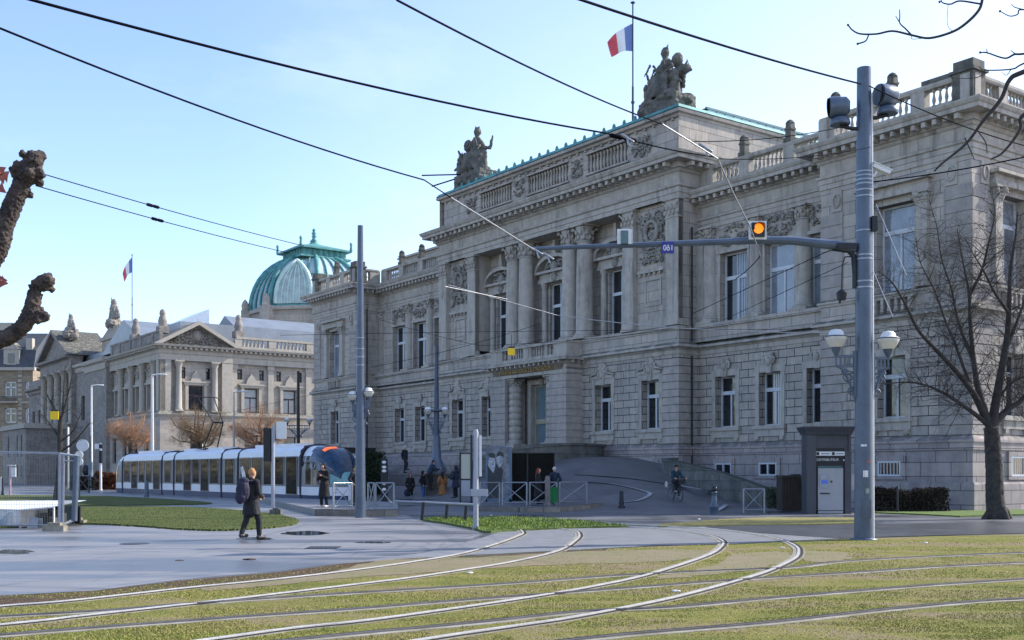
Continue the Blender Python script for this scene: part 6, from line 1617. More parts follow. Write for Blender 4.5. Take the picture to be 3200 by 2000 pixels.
M_P1 = mat('print_light', (.42, .45, .48), .4, 0, .35, 6, c2=(.12, .14, .17)); M_P2 = mat('print_dark', (.02, .028, .04), .4, 0, .2, 4)
def flat(pts, m, nm, y=-.03):
    b = MB(); b.add([(X(a), y, Z(c)) for a, c in pts], [tuple(range(len(pts)))]); b.build(nm, m, po)
flat([(1524, 1450), (1530, 1430), (1545, 1425), (1548, 1445), (1545, 1470), (1541, 1478), (1534, 1468), (1527, 1460)], M_P1, 'printed_face')
flat([(1550, 1430), (1562, 1422), (1572, 1432), (1569, 1450), (1560, 1462), (1552, 1446)], M_P1, 'printed_face', -.031)
flat([(1524, 1452), (1530, 1462), (1543, 1480), (1552, 1448), (1566, 1462), (1573, 1470), (1568, 1500), (1560, 1556), (1524, 1556)], M_P2, 'printed_coat', -.027)
flat([(1551, 1428), (1553, 1416), (1561, 1410), (1570, 1414), (1577, 1428), (1563, 1424)], M_P2, 'printed_cap', -.034)
flat([(1524, 1420), (1536, 1414), (1548, 1420), (1546, 1432), (1532, 1430)], M_P2, 'printed_hair', -.034)
MG = mat('near_black_glass', (.010, .012, .012), .15, 0, .3, 2, alpha=.92, spec=.3); MG.node_tree.nodes['Principled BSDF'].inputs['IOR'].default_value = 1.15
b = MB(); b.box(X(1600), X(1735), .3, .33, .25, Z(1417)); b.build('glass_wall', MG, e)
b = MB(); b.box(X(1600), X(1735), .24, .36, Z(1417), Z(1414)); b.box(X(1731), X(1735), .26, .36, 0, Z(1417)); b.box(X(1646), X(1651), .26, .36, 0, Z(1417)); b.build('wall_frame', M_CH2, e)
# route map panel
p = Vector(((1456-CX)/F*52, 52, 0)); e = empty('information_panel', p, 0, 'upright information board with cream timetable beside the white post', 'information panel'); k = 52/F; X = lambda px: (px-1456)*k; Z = lambda py: (HY-py)*k+HE
b = MB(); b.box(X(1436), X(1441), -.08, .1, .2, Z(1416)); b.box(X(1470), X(1475), -.08, .1, .2, Z(1416)); b.box(X(1436), X(1475), -.08, .1, Z(1418), Z(1415)); b.box(X(1438), X(1473), -.07, .08, Z(1500), Z(1496)); b.build('frame', M_CH2, e)
b = MB(); b.box(X(1440), X(1470), -.05, 0, Z(1496), Z(1419)); b.build('timetable', mat('cream_paper', (.46, .46, .38), .5, 0, .04), e)
b = MB(); b.box(X(1437), X(1472), -.06, .06, Z(1550), Z(1501)); b.build('lower_panel', M_POLE2, e)
# wooden post and litter bin by the right platform
e, p, h = post(1711, 1580, 1487, .12, mat('weathered_wood', (.20, .17, .16), .8, 0, .2, 4, .3), 'weathered brownish square post between the two waiting people', 'wooden_post', 'post', z=.2)
b = MB(); b.lathe((0, 0, 0), [(.16, .1), (.2, .75), (.21, .8)], 12, smooth=True); o = b.build('waste_bag', mat('green_plastic', (.01, .19, .05), .35, 0, .2, 4)); o.location = G(1733, 1580, .2)+Vector((0, 1.0, 0)); tag(o, 'bright green rubbish bag on its ring below the white-hatted person', 'rubbish bag')
# bits of litter
for k, (px, py, lb) in enumerate(((1466, 1794, 'crumpled white litter on the turf between the two curved tracks'), (2186, 1624, 'white scrap of paper at the start of the dry grass strip'), (2890, 1699, 'flat white litter on the turf right of the thick mast'), (2446, 1714, 'small white scrap inside the rightmost rail bend'), (1536, 1612, 'white wrapper on the asphalt before the right kerb'), (2106, 1852, 'pale scrap on the turf near the rail junction'))):
    p = G(px, py); b = MB(); q = random.Random(k)
    for i in range(3): b.ball((q.uniform(-.05, .05), q.uniform(-.03, .03), .02), (q.uniform(.02, .055), q.uniform(.02, .035), .018), 7)
    o = b.build('litter', M_WHITE); o.location = p; tag(o, lb, 'litter')
# ---------------------------------------------------------------- overhead wires
def wire(p, q_, r, lb, m=M_WIRE, sag=.15, ins=None):
    a, c = Vector(p), Vector(q_); pts = [a+(c-a)*(i/12)+Vector((0, 0, -4*sag*(i/12)*(1-i/12))) for i in range(13)]
    o = a.copy(); b = MB(); b.tube([x-o for x in pts], r, 5)
    if ins:
        for f in ins:
            x = a+(c-a)*f+Vector((0, 0, -4*sag*f*(1-f)))-o; d = (c-a).normalized()
            b.tube([x-d*.32, x-d*.28, x-d*.05, x, x+d*.05, x+d*.28, x+d*.32], [r, r*3.5, r*3.5, r*1.6, r*3.5, r*3.5, r], 6)
    ob = b.build('overhead_wire', m); ob.location = o; tag(ob, lb, 'wire', 'overhead tram wires')
wire(WZ(80, -6, 7.2), WZ(1895, 416, 8.6), .020, 'thick black wire from the top left corner down to the portico roof line', sag=.12)
wire(WZ(1800, -6, 7.6), WZ(2690, 262, 9.6), .019, 'thick dark wire from the top centre to the head of the thick mast', sag=.05)
wire(WZ(1240, 0, 6.6), WZ(2070, 388, 8.1), .013, 'black wire crossing in front of the attic between the sculptures', sag=.08)
wire(WZ(0, 88, 6.6), WZ(1325, 562, 7.0), .014, 'black contact wire from the left edge to the portico left corner', sag=.10)
wire(WZ(1408, 617, 7.0), WZ(1668, 780, 6.9), .018, 'pale contact wire running down to the tip of the mast arm', M_WIREL, sag=0)
wire(WZ(1325, 562, 7.0), WZ(1408, 617, 7.0), .012, 'short black link of contact wire left of the pale wire', sag=0)
wire(WZ(2070, 388, 8.1), WZ(2243, 496, 7.8), .013, 'pale wire section over the portico corner', M_WIREL, sag=0)
wire(WZ(2243, 496, 7.8), WZ(2338, 696, 7.2), .014, 'pale wire dropping steeply to the amber signal', M_WIREL, sag=.03)
wire(WZ(140, 545, 7.8), WZ(948, 768, 9.5), .012, 'upper of two thin wires running to the green dome', sag=.05, ins=(.30,))
wire(WZ(112, 580, 7.6), WZ(900, 790, 9.2), .012, 'lower of two thin wires running to the green dome', sag=.05, ins=(.36,))
wire(WZ(1895, 416, 8.6), WZ(2230, 490, 8.4), .014, 'dark wire across the attic to the right of the portico', sag=.05, ins=(.15,))
wire(WZ(2160, 442, 8.8), WZ(2640, 395, 9.7), .010, 'dark wire from the portico corner rising to the mast top', sag=.10)
wire(WZ(2243, 496, 7.8), WZ(2720, 460, 9.0), .008, 'thin wire beside the right balustrade to the thick mast', sag=.1)
wire(WZ(2726, 568, 8.9), WZ(3260, 478, 8.6), .016, 'black wire from the thick mast to the right edge', sag=.06)
wire(WZ(2715, 268, 9.8), WZ(3260, 470, 9.5), .013, 'dark wire from the mast head to the right across the balustrade', sag=.12)
wire(WZ(1390, 895, 6.9), WZ(1585, 935, 6.9), .012, 'pale wire across the left end bay, lower of two', M_WIREL, sag=0)
wire(WZ(1400, 890, 7.2), WZ(1740, 985, 6.6), .012, 'pale wire across the left end bay, upper of two', M_WIREL, sag=0)
wire(WZ(1740, 985, 6.6), WZ(2590, 1040, 5.4), .013, 'pale support wire running low to the left globe lamp', M_WIREL, sag=.14)
wire(WZ(1160, 1147, 6.3), WZ(1690, 1010, 8.3), .010, 'thin black wire rising from the left wing to the portico columns', sag=.15)
wire(WZ(1190, 1000, 7.5), WZ(1500, 1080, 7.0), .009, 'thin black wire across the left wing windows', sag=.05)
wire(WZ(1500, 1080, 7.0), WZ(2100, 1030, 7.2), .009, 'thin black wire crossing just above the balcony', sag=.10)
wire(WZ(2160, 982, 7.2), WZ(2620, 770, 7.2), .011, 'thin black stay running up to the mast arm bracket', sag=0)
wire(WZ(2260, 1000, 7.2), WZ(2650, 820, 7.0), .009, 'second thin black stay beneath the mast arm', sag=0)
wire(WZ(2338, 696, 7.2), WZ(2376, 800, 6.9), .014, 'pale cable hanging beside the amber signal', M_WIREL, sag=-.03)
wire(WZ(2376, 800, 6.9), WZ(2300, 870, 6.9), .012, 'dark cable end hanging below the arm near the amber signal', sag=.05)
wire(WZ(1318, 548, 8.3), WZ(1440, 545, 8.3), .016, 'upper stub of dark bracket tube at the portico left corner', sag=0)
wire(WZ(1350, 582, 8.0), WZ(1420, 560, 8.0), .016, 'lower stub of dark bracket tube at the portico left corner', sag=0)
wire(WZ(2738, 640, 8.0), WZ(2832, 860, 6.0), .012, 'pale stay slanting down right of the thick mast', M_WIREL, sag=0)
wire(WZ(2730, 850, 6.6), WZ(2790, 990, 5.2), .011, 'shorter pale stay slanting down to the right globe lamp', M_WIREL, sag=0)
wire(WZ(600, 1312, 7.0), WZ(1700, 1060, 7.6), .010, 'thin distant wire above the tram roof', sag=.15)
# clamps where the wires meet
for k, (px, py, z, lb) in enumerate(((1678, 785, 6.9, 'white wire clamp at the tip of the mast arm'), (1712, 800, 6.8, 'hanging white pulley fitting beyond the arm tip'), (2204, 462, 8.0, 'pale cable clamp over the portico corner'), (1960, 432, 8.5, 'pale insulator fitting on the attic wire'))):
    p = WZ(px, py, z); b = MB(); b.limb((-.11, 0, .07), (.12, 0, -.07), .030, .026, 8); b.limb((.0, 0, 0), (.04, 0, -.15), .02, .03, 8)
    o = b.build('wire_clamp', M_STEEL); o.location = p; tag(o, lb, 'wire clamp')

# small yellow square markers hung on the wires
for px, py, Y_, sz, lb in ((1598, 1099, 42, .27, 'yellow square marker hanging in front of the theatre balcony'), (170, 1298, 48, .36, 'yellow square marker hanging beside the slim young tree')):
    c = W(px, py, Y_); e = empty('yellow_marker', c, 0, lb, 'sign'); b = MB(); b.box(-sz/2, sz/2, -.02, .02, -sz/2, sz/2); b.build('panel', mat('signal_yellow', (.85, .55, .01), .5, 0, .04), e)
    b = MB(); b.cbox((0, 0, sz*.62), (sz*.9, .05, .05)); b.tube([(0, 0, sz*.6), (0, 0, sz*.6+.5)], .012, 5); b.build('hanger', M_BLACK, e)
wire(W(1598, 1099, 42)+Vector((-9, 1, .75)), W(1598, 1099, 42)+Vector((12, -2, .60)), .008, 'thin wire carrying the yellow marker before the balcony', sag=-.05)

# wear on the near mast and kiosk
e = em; b = MB(); b.tube([(0, 0, .0), (0, 0, .03), (0, 0, .05)], [.33, .33, .26], 12); b.build('base_plate', M_POLE, e)
for z, a_, w_, h_, m_ in ((1.55, -1.7, .12, .16, M_WHITE), (1.9, -1.35, .10, .07, mat('faded_sticker', (.35, .12, .10), .6)), (2.3, -1.9, .14, .05, M_WHITE), (1.15, -1.5, .09, .12, mat('torn_sticker', (.30, .33, .30), .7))):
    r_ = .2305-.0115*z*.5+.004; b = MB(); n = 5
    b.add([(r_*cos(a_+(k/n-.5)*w_/r_), r_*sin(a_+(k/n-.5)*w_/r_), z+dz) for k in range(n+1) for dz in (0, h_)], [(2*k, 2*k+2, 2*k+3, 2*k+1) for k in range(n)]); b.build('sticker', m_, e)
b = MB(); b.box(-.10, .10, -.245, -.225, .55, 1.0); b.build('access_hatch', M_POLE, e)
for k, (px, py, lb) in enumerate(((1010, 1712, 'square cast-iron cover in the wet paving right of the walker'), (420, 1700, 'round dark manhole cover in the wet paving left of the walker'))):
    p = G(px, py); b = MB()
    if k == 0: b.box(-.35, .35, -.35, .35, .004, .012); [b.box(-.3+i*.1, -.27+i*.1, -.3, .3, .012, .018) for i in range(7)]
    else: b.tube([(0, 0, .004), (0, 0, .013)], .33, 20)
    o = b.build('manhole_cover', mat('cast_iron_cover_%d' % k, (.05, .05, .055), .5, .5, .3, 8)); o.location = p; tag(o, lb, 'manhole cover')
# ---------------------------------------------------------------- trees
def twig(b, p, d, ln, r, dep, q, curl=.25, up=.05, kids=4, n=4, spread=.9):
    pts = [Vector(p)]; rs = [r]; d = Vector(d).normalized(); k = 5 if dep > 1 else 3; side = []
    for i in range(k):
        d = (d+Vector((q.gauss(0, curl), q.gauss(0, curl), q.gauss(0, curl)+up))*.55).normalized()
        pts.append(pts[-1]+d*(ln/k)); rs.append(r*(1-(i+1)/(k+.6))); side.append((pts[-1], d.copy(), rs[-1]))
    b.tube(pts, rs, n if dep > 1 else 3, cap=False)
    if dep > 0:
        for j in range(kids):
            f = q.uniform(.2, 1.0); i = min(k-1, int(f*k)); p0 = pts[i]+(pts[i+1]-pts[i])*(f*k-i); dd = (pts[i+1]-pts[i]).normalized()
            o = Vector((q.gauss(0, 1), q.gauss(0, 1), q.gauss(0, 1))); o = (o-dd*o.dot(dd)).normalized()
            twig(b, p0, dd*.75+o*spread, ln*q.uniform(.45, .7), max(rs[i]*.55, r*.25), dep-1, q, curl, up, kids, n, spread)
def limbs(b, lines, q, sp, ln, r_tw, dep, kids, up=.05, n=7, curl=.28, start=.15, minr=0.0):
    for pts, r0, r1 in lines:
        P = crom(pts, 5); m = len(P); rs = [r0+(r1-r0)*(i/(m-1))**.8 for i in range(m)]
        b.tube(P, rs, n)
        L_ = sum((P[i+1]-P[i]).length for i in range(m-1)); c = int(L_/sp)
        for j in range(c):
            f = start+(1-start)*(j+q.random())/max(1, c); i = min(m-2, int(f*(m-1))); dd = (P[i+1]-P[i]).normalized()
            o = Vector((q.gauss(0, 1), q.gauss(0, 1), q.gauss(0, 1))); o = (o-dd*o.dot(dd)).normalized()
            twig(b, P[i], dd*.6+o, ln*q.uniform(.5, 1.15)*(1.15-f*.5), r_tw*(1.1-f*.5), dep, q, curl, up, kids)
def px_line(pts, Y, o, k=1.3223, dy=None):
    out = []
    for i, (x, y) in enumerate(pts):
        yy = Y+(dy[i] if dy else 0); out.append(W(x*k, y*k, yy)-o)
    return out
# bare tree at the right
q = random.Random(4); o = G(3118, 1622); Y0 = o.y
T1 = empty('bare_tree', o, 0, 'large leafless tree with forked trunk before the right end of the theatre', 'tree')
b = MB(); tr = px_line([(2358, 1226), (2352, 1180), (2350, 1120), (2347, 1060), (2343, 1010)], Y0, o)
tr[0].z = -.02
b.tube(crom(tr, 4), [.39-.12*(i/16)**.4 for i in range(17)], 14)
for a in (0.4, 1.9, 3.4, 5.0): b.limb((.25*cos(a), .2*sin(a), .35), (.62*cos(a), .5*sin(a), -.05), .16, .08)
t_ = b.build('trunk', M_BARK, T1); remesh(t_, .035, .05, .15)
b = MB(); Yl = Y0
lines = [
 (px_line([(2343, 1020), (2322, 960), (2308, 900), (2300, 840), (2293, 760), (2290, 690), (2276, 620), (2262, 540)], Yl, o, dy=(0, 0, .3, .6, .8, 1, 1.1, 1.2)), .20, .03),
 (px_line([(2343, 1020), (2352, 960), (2366, 880), (2380, 800), (2385, 720), (2388, 640), (2400, 560), (2405, 500)], Yl, o, dy=(0, 0, -.3, -.5, -.7, -.8, -.9, -1)), .24, .03),
 (px_line([(2328, 985), (2300, 930), (2262, 880), (2215, 830), (2170, 780), (2140, 720), (2110, 670), (2075, 640)], Yl, o, dy=(0, -.3, -.8, -1.1, -1.4, -1.6, -1.7, -1.8)), .17, .02),
 (px_line([(2330, 1000), (2290, 968), (2245, 938), (2200, 915), (2150, 903), (2085, 908)], Yl, o, dy=(0, -.4, -.8, -1.2, -1.5, -1.8)), .12, .02),
 (px_line([(2350, 1000), (2385, 965), (2420, 940), (2470, 860), (2510, 760)], Yl, o, dy=(0, .2, .4, .6, .8)), .19, .04),
 (px_line([(2375, 830), (2400, 770), (2425, 700), (2450, 620)], Yl, o, dy=(-.5, -.4, 0, .3)), .11, .02),
 (px_line([(2300, 850), (2275, 790), (2260, 740), (2248, 680), (2225, 610), (2215, 540), (2195, 470)], Yl, o, dy=(.6, .9, 1.3, 1.6, 1.9, 2, 2.1)), .10, .015),
 (px_line([(2290, 700), (2320, 640), (2335, 580), (2350, 510), (2345, 450)], Yl, o, dy=(1, .6, .2, 0, 0)), .09, .015),
 (px_line([(2384, 740), (2350, 690), (2325, 640), (2300, 600), (2280, 560)], Yl, o, dy=(-.7, -1.2, -1.6, -1.9, -2.1)), .08, .012),
 (px_line([(2300, 930), (2260, 820), (2235, 760), (2210, 690), (2175, 620), (2165, 560)], Yl, o, dy=(0, .5, 1, 1.4, 1.6, 1.8)), .09, .012),
 (px_line([(2355, 950), (2390, 905), (2440, 885), (2490, 880)], Yl, o, dy=(0, -.4, -.6, -.8)), .07, .02)]
lines = [(p_, a_*.82, c_*.7) for p_, a_, c_ in lines]
limbs(b, lines, q, .13, 1.6, .020, 3, 5, up=.04)
b.build('crown', M_TWIG, T1)
# thin young tree inside the fence
q = random.Random(9); o = G(174, 1583); o2 = o
T2 = empty('young_tree', o, 0, 'slim leafless young tree rising behind the mesh fence on the left', 'tree')
P = [W(x, y, o.y)-o for x, y in ((174, 1583), (178, 1540), (184, 1480), (188, 1420), (187, 1360), (190, 1310))]; P[0].z = 0
b = MB(); b.tube(crom(P, 4), [.17-.06*i/20 for i in range(21)], 10); b.build('trunk', M_BARK, T2)
b = MB(); f1 = lambda *p: [W(x, y, o.y+.0)-o for x, y in p]
lines = [(f1((190, 1315), (170, 1275), (150, 1240), (138, 1200)), .07, .02), (f1((190, 1315), (205, 1260), (218, 1210), (228, 1160)), .07, .015), (f1((187, 1370), (160, 1330), (140, 1300), (138, 1250)), .06, .015),
         (f1((188, 1410), (215, 1395), (250, 1360), (283, 1318)), .07, .02), (f1((190, 1330), (196, 1270), (200, 1200), (204, 1140)), .06, .012), (f1((189, 1380), (225, 1350), (245, 1310), (262, 1270)), .05, .012), (f1((190, 1320), (175, 1290), (165, 1250), (168, 1200)), .05, .012)]
limbs(b, lines, q, .28, .95, .02, 2, 4, up=.12); b.build('crown', M_TWIG, T2)
# pollarded trees behind the tram
def pollard(px, Y_, lab, seed, m, R_=2.7, zc=5.3, dep=2):
    q = random.Random(seed); o = W(px, HY, Y_); o.z = 0; e = empty('pollard_tree', o, 0, lab, 'tree', 'pollarded trees behind the tram')
    b = MB(); b.tube([(0, 0, 0), (.1, 0, 1.8), (0, 0, 4.6)], [.28, .22, .24], 8); b.build('trunk', M_BARK, e)
    b = MB(); lines = []
    for k in range(16):
        a = 2*pi*k*5/16+q.uniform(-.25, .25); el = q.uniform(.05, 1.2); L_ = R_*q.uniform(.7, 1.0); z0 = 4.0+1.6*(k/16)*q.uniform(.6, 1.2); p = [Vector((0, 0, z0))]
        for f in (.35, .7, 1): p.append(Vector((cos(a)*cos(el)*L_*f**.7+q.uniform(-.2, .2), sin(a)*cos(el)*L_*f**.7+q.uniform(-.2, .2), z0+sin(el)*L_*f**1.4*.8+.5*f*f+q.uniform(-.2, .2))))
        lines.append((p, .09, .035))
    lines.append(([Vector((0, 0, 4.4)), Vector((.1, 0, 5.4)), Vector((-.1, 0, 6.4)), Vector((0, 0, 7.6))], .13, .05))
    limbs(b, lines, q, .10, 1.2, .026, dep, 5, up=.0, n=5, start=.25, curl=.4); b.build('crown', m, e); return e
pollard(408, 108, 'smallest pollarded tree with reddish twigs, left of the pantograph', 3, M_TWIGB, 2.8)
pollard(622, 104, 'spreading olive-brown pollarded tree right behind the pantograph', 5, M_TWIGM, 3.5)
pollard(815, 104, 'round pollarded tree with pale twigs nearest the theatre', 8, M_TWIGB, 3.4)
# plane tree with knuckled stubs at the left edge
Yp = 6.0; o = Vector((-4.4, 6.1, 0)); e = empty('plane_tree', o, 0, 'pollarded plane tree whose knobbly limb stubs reach in at the left edge', 'tree')
b = MB(); b.tube([(0, 0, 0), (.05, 0, 1.2), (.0, 0, 2.2)], [.28, .22, .24], 14); b.build('trunk', M_BARKP, e)
def stub(pts, rs, knobs, seed):
    b = MB(); P = [W(x, y, Yp)-o for x, y in pts]; P = [Vector((0, 0, 2.0))]+P; b.tube(crom(P, 5), [rs[0]*.9+(rs[-1]*.75-rs[0]*.9)*i/(len(P)*5-5) for i in range(len(P)*5-4)], 12)
    q = random.Random(seed)
    for (x, y, r, n) in knobs:
        c = W(x, y, Yp)-o
        for i in range(n): b.ball(c+Vector((q.uniform(-1, 1), q.uniform(-1, 1), q.uniform(-1, 1)))*r*.58, r*q.uniform(.22, .42), 8)
        b.ball(c, r*.7, 8)
    ob = b.build('limb', M_BARKP, e); remesh(ob, .006, .022, .016); return ob
stub([(-420, 1150), (-150, 960), (-20, 800), (15, 700), (48, 620), (70, 570)], [.075, .06], [(88, 545, .085, 22), (105, 500, .075, 18), (52, 545, .045, 9), (70, 590, .06, 10), (120, 540, .045, 9)], 1)
stub([(-420, 1170), (-200, 1130), (-60, 1080), (20, 1055), (75, 1015), (100, 960), (110, 915)], [.06, .05], [(135, 885, .065, 20), (112, 905, .045, 9), (105, 985, .065, 14), (140, 990, .04, 9), (75, 1005, .04, 6)], 2)
b = MB(); q = random.Random(6)
for (x, y) in ((2, 530), (14, 545), (6, 555), (3, 590), (0, 875), (8, 880), (-6, 540)):
    c = W(x, y, Yp-.2)-o; r = .028
    a = q.uniform(0, 6); vs = [tuple(c+Vector((r*s*cos(a+t), .01*s, r*s*1.2*sin(a+t)))) for t, s in ((0, 1.3), (1, .6), (2, 1), (3, .5), (4.1, 1.1), (5.2, .5))]; b.add(vs, [(0,1,2,3,4,5)])
b.tube([tuple(W(-60, 700, Yp)-o), tuple(W(-20, 600, Yp-.1)-o), tuple(W(2, 540, Yp-.2)-o)], .006, 5); b.tube([tuple(W(-40, 930, Yp)-o), tuple(W(5, 876, Yp-.2)-o)], .006, 5)
b.build('leaves', mat('late_red_leaves', (.30, .09, .04), .6, 0, .4, 12, c2=(.16, .02, .06)), e)
# overhanging branches top right
Yb = 12.0; o = Vector((12.6, 11.4, 0)); e = empty('overhanging_tree', o, 0, 'tree off to the right whose bare drooping twigs cross the upper right corner', 'tree')
b = MB(); b.tube([(0, 0, 0), (.0, 0, 3), (-.3, 0, 6)], [.3, .25, .2], 10); b.build('trunk', M_BARK, e)
b = MB(); M_T = M_TWIG
def br(pts, r0, r1, Y=Yb): P = crom([W(x, y, Y)-o for x, y in pts], 5); n = len(P); b.tube(P, [r0+(r1-r0)*i/(n-1) for i in range(n)], 6)
b.tube(crom([Vector((-.3, 0, 6)), Vector((-2.5, .2, 7.6)), Vector((-4.5, .4, 7.8)), W(3200, -110, Yb)-o, W(3072, -12, Yb)-o], 5), [.12-.105*i/20 for i in range(21)], 8)
br([(3072, -12), (3060, 30), (3020, 72), (2975, 100), (2905, 119), (2850, 110), (2790, 97), (2740, 106), (2690, 106), (2665, 95), (2650, 78)], .017, .008)
br([(2848, 109), (2830, 90), (2812, 72), (2812, 50), (2811, 30)], .010, .005); br([(2810, 68), (2799, 50)], .006, .004); br([(2715, 108), (2705, 128), (2680, 137)], .007, .009)
br([(3063, 12), (3000, 3), (2970, 13), (2945, 8), (2940, -5)], .011, .006); br([(2963, 15), (2960, 70), (2970, 92), (2985, 98)], .003, .003); br([(2850, 110), (2850, 122), (2890, 119)], .004, .003)
for pts, r0 in (([(3330, 150), (3200, 168), (3170, 170), (3140, 182), (3085, 165), (3063, 164)], .014), ([(3172, 168), (3158, 157)], .007), ([(3085, 165), (3083, 152)], .007), ([(3330, 60), (3198, 30), (3180, 45), (3155, 50), (3125, 35)], .010), ([(3198, 30), (3170, 22), (3160, 12)], .007),
                ([(3330, 150), (3200, 198), (3162, 216), (3078, 219), (3060, 208)], .011), ([(3160, 217), (3145, 235), (3130, 225)], .005), ([(3078, 219), (3060, 240), (3015, 245), (2976, 243)], .006)):
    br(pts, r0, r0*.5)
br([(3400, 150), (3200, 224), (3155, 250), (3128, 310), (3075, 375), (3060, 395), (3018, 450), (2945, 510), (2920, 535)], .030, .009)
br([(3400, 260), (3205, 355), (3190, 400), (3165, 440), (3130, 480), (3095, 498)], .026, .008); br([(3015, 430), (3035, 475), (3045, 500)], .008, .005); br([(3055, 408), (3080, 445), (3085, 480)], .008, .005)
for x, y in ((2650, 78), (2680, 137), (3063, 164), (2976, 243), (2936, 6), (3125, 35)): b.ball(W(x, y, Yb)-o, .014, 6)
b.tube(crom([Vector((-.3, 0, 6)), Vector((-2.2, .3, 6.6)), Vector((-4.0, .5, 6.3)), W(3400, 150, Yb)-o], 5), [.10-.07*i/15 for i in range(16)], 8)
b.tube([tuple(W(3400, 150, Yb)-o), tuple(W(3330, 60, Yb)-o)], .02, 5); b.tube([tuple(W(3400, 150, Yb)-o), tuple(W(3400, 260, Yb)-o)], .028, 5)
b.build('crown', M_T, e)
# hedges and shrubs
def hedge(name, px0, px1, pyb, top, dep, m, lab, cat, n, leaf, z=0.0, seed=3):
    a = G(px0, pyb, z); c = G(px1, pyb, z); h = (HY-top)*a.y/F+HE-z; q = random.Random(seed); b = MB()
    d = c-a; ln = d.length; d.normalize(); nn = Vector((-d.y, d.x, 0)); vs = []; fs = []
    for i in range(n):
        u = q.random()*ln; w = q.random()*dep; zz = q.random()**.8*h*(1+.07*sin(u*3)+.05*sin(u*7))
        if q.random() < .5: w = q.uniform(-.05, .08)
        p = d*u+nn*w+Vector((0, 0, zz)); s_ = leaf*q.uniform(.6, 1.3)
        e1 = Vector((q.gauss(0, 1), q.gauss(0, 1), q.gauss(0, 1))).normalized()*s_; e2 = Vector((q.gauss(0, 1), q.gauss(0, 1), q.gauss(0, 1))).normalized()*s_
        k = len(vs); vs += [tuple(p), tuple(p+e1), tuple(p+e1*.5+e2)]; fs.append((k, k+1, k+2))
    b.add(vs, fs); 
    o = b.build(name, m); o.location = a; tag(o, lab, cat); return o
M_HB = mat('dark_beech_hedge', (.030, .022, .014), .9, 0, .5, 3, c2=(.010, .009, .008)); M_HR = mat('red_brown_hedge', (.19, .065, .03), .9, 0, .4, 2, c2=(.05, .02, .012))
M_IV = mat('dark_ivy_leaves', (.030, .050, .020), .7, 0, .5, 3, c2=(.01, .018, .010))
hedge('brown_hedge', 2727, 2965, 1601, 1530, .9, M_HB, 'dark brown clipped hedge along the foot of the right pavilion', 'hedge', 9000, .09)
hedge('red_hedge', 296, 362, 1530, 1482, 1.2, M_HR, 'reddish brown hedge beside the tail of the tram', 'hedge', 2600, .28)
hedge('red_hedge', 222, 292, 1532, 1492, 1.2, M_HB, 'dark brown hedge left of the reddish one by the tram tail', 'hedge', 1800, .28)
hedge('shrub', 2300, 2455, 1562, 1500, 1.6, M_IV, 'dark ivy-covered bank spilling over the ramp wall left of the bin enclosure', 'shrub', 5200, .10)
hedge('shrub', 2400, 2450, 1590, 1530, .8, M_IV, 'small dark shrub tucked against the bin enclosure', 'shrub', 1800, .08)
hedge('shrub', 1140, 1192, 1562, 1418, 2.2, M_IV, 'dark evergreen shrub behind the barrier under the tram shelter', 'shrub', 6500, .13)
hedge('shrub', 1602, 1730, 1545, 1470, 1.0, M_IV, 'low dark shrubs seen behind the black glass wall', 'shrub', 3000, .10)
# ---------------------------------------------------------------- construction fence, low stage box, rubble
FZ = G(190, 1655).y
e = empty('mesh_fence', G(120, 1650), 0, 'galvanised mesh construction fence with concrete feet at the left edge', 'fence'); o = e.location.copy()
def fp(px, py, Y): return W(px, py, Y)-o
Yf = 32.5
b = MB(); b.tube([fp(-300, 1406, Yf), fp(190, 1417, Yf)], .03, 6); b.tube([fp(-300, 1645, Yf), fp(186, 1640, Yf)], .022, 6); b.build('rail', M_STEEL, e)
b = MB()
for i in range(62): x = -300+i*8; b.tube([fp(x, 1408, Yf), fp(x, 1644, Yf)], .004, 3, cap=False)
for i in range(12): z = 1425+i*19; b.tube([fp(-300, z-3, Yf), fp(190, z, Yf)], .003, 3, cap=False)
b.build('wire_mesh', M_STEEL, e)
for pts, r in (([(188, 1418), (187, 1650)], .05), ([(200, 1418), (196, 1645)], .035), ([(240, 1424), (232, 1628)], .085)):
    b = MB(); b.tube([fp(x, y, Yf) for x, y in pts], r, 8); b.build('post', M_POLE2 if r < .06 else M_POLE, e)
b = MB(); b.tube([fp(196, 1640, Yf), fp(236, 1622, Yf+1)], .045, 6); b.tube([fp(188, 1418, Yf), fp(244, 1426, Yf)], .035, 6); b.tube([fp(205, 1440, Yf), fp(235, 1440, Yf)], .02, 6); b.build('brace', M_POLE2, e)
b = MB(); b.box(*(lambda a, c: (a.x, c.x, a.y-.01, a.y+.01, c.z, a.z))(fp(198, 1420, Yf+.05), fp(232, 1640, Yf+.05))); b.build('netting', mat('green_netting', (.10, .14, .13), .6, alpha=.35), e)
for (a, y, w, hh, lb) in ((172, 1660, 66, 18, 'a'), (236, 1638, 62, 13, 'b')):
    c = G(a, y); b = MB(); k = c.y/F; b.cbox((0, 0, hh*k/2), (w*k, .3, hh*k)); b.cbox((0, 0, hh*k+.04), (w*k*.6, .2, .08)); ob = b.build('concrete_foot', M_CONC, e); ob.location = c-o
c = G(85, 1650); k = c.y/F; e = empty('low_stage_box', c, 0, 'low white-skirted stage box with open dark side behind the mesh fence', 'stage box')
X = lambda px: (px-85)*k; Z = lambda py: (1650-py)*k
b = MB(); b.add([(X(-160), 0, Z(1586)), (X(60), 0, Z(1592)), (X(170), 0, Z(1583)), (X(168), 2.6, Z(1570)), (X(-160), 2.6, Z(1572)), (X(-160), 0, Z(1590)), (X(60), 0, Z(1596)), (X(170), 0, Z(1587))], [(0,1,2,3,4), (0,5,6,1), (1,6,7,2)]); b.build('top', M_WHITE, e)
b = MB(); n = 24
vs = []
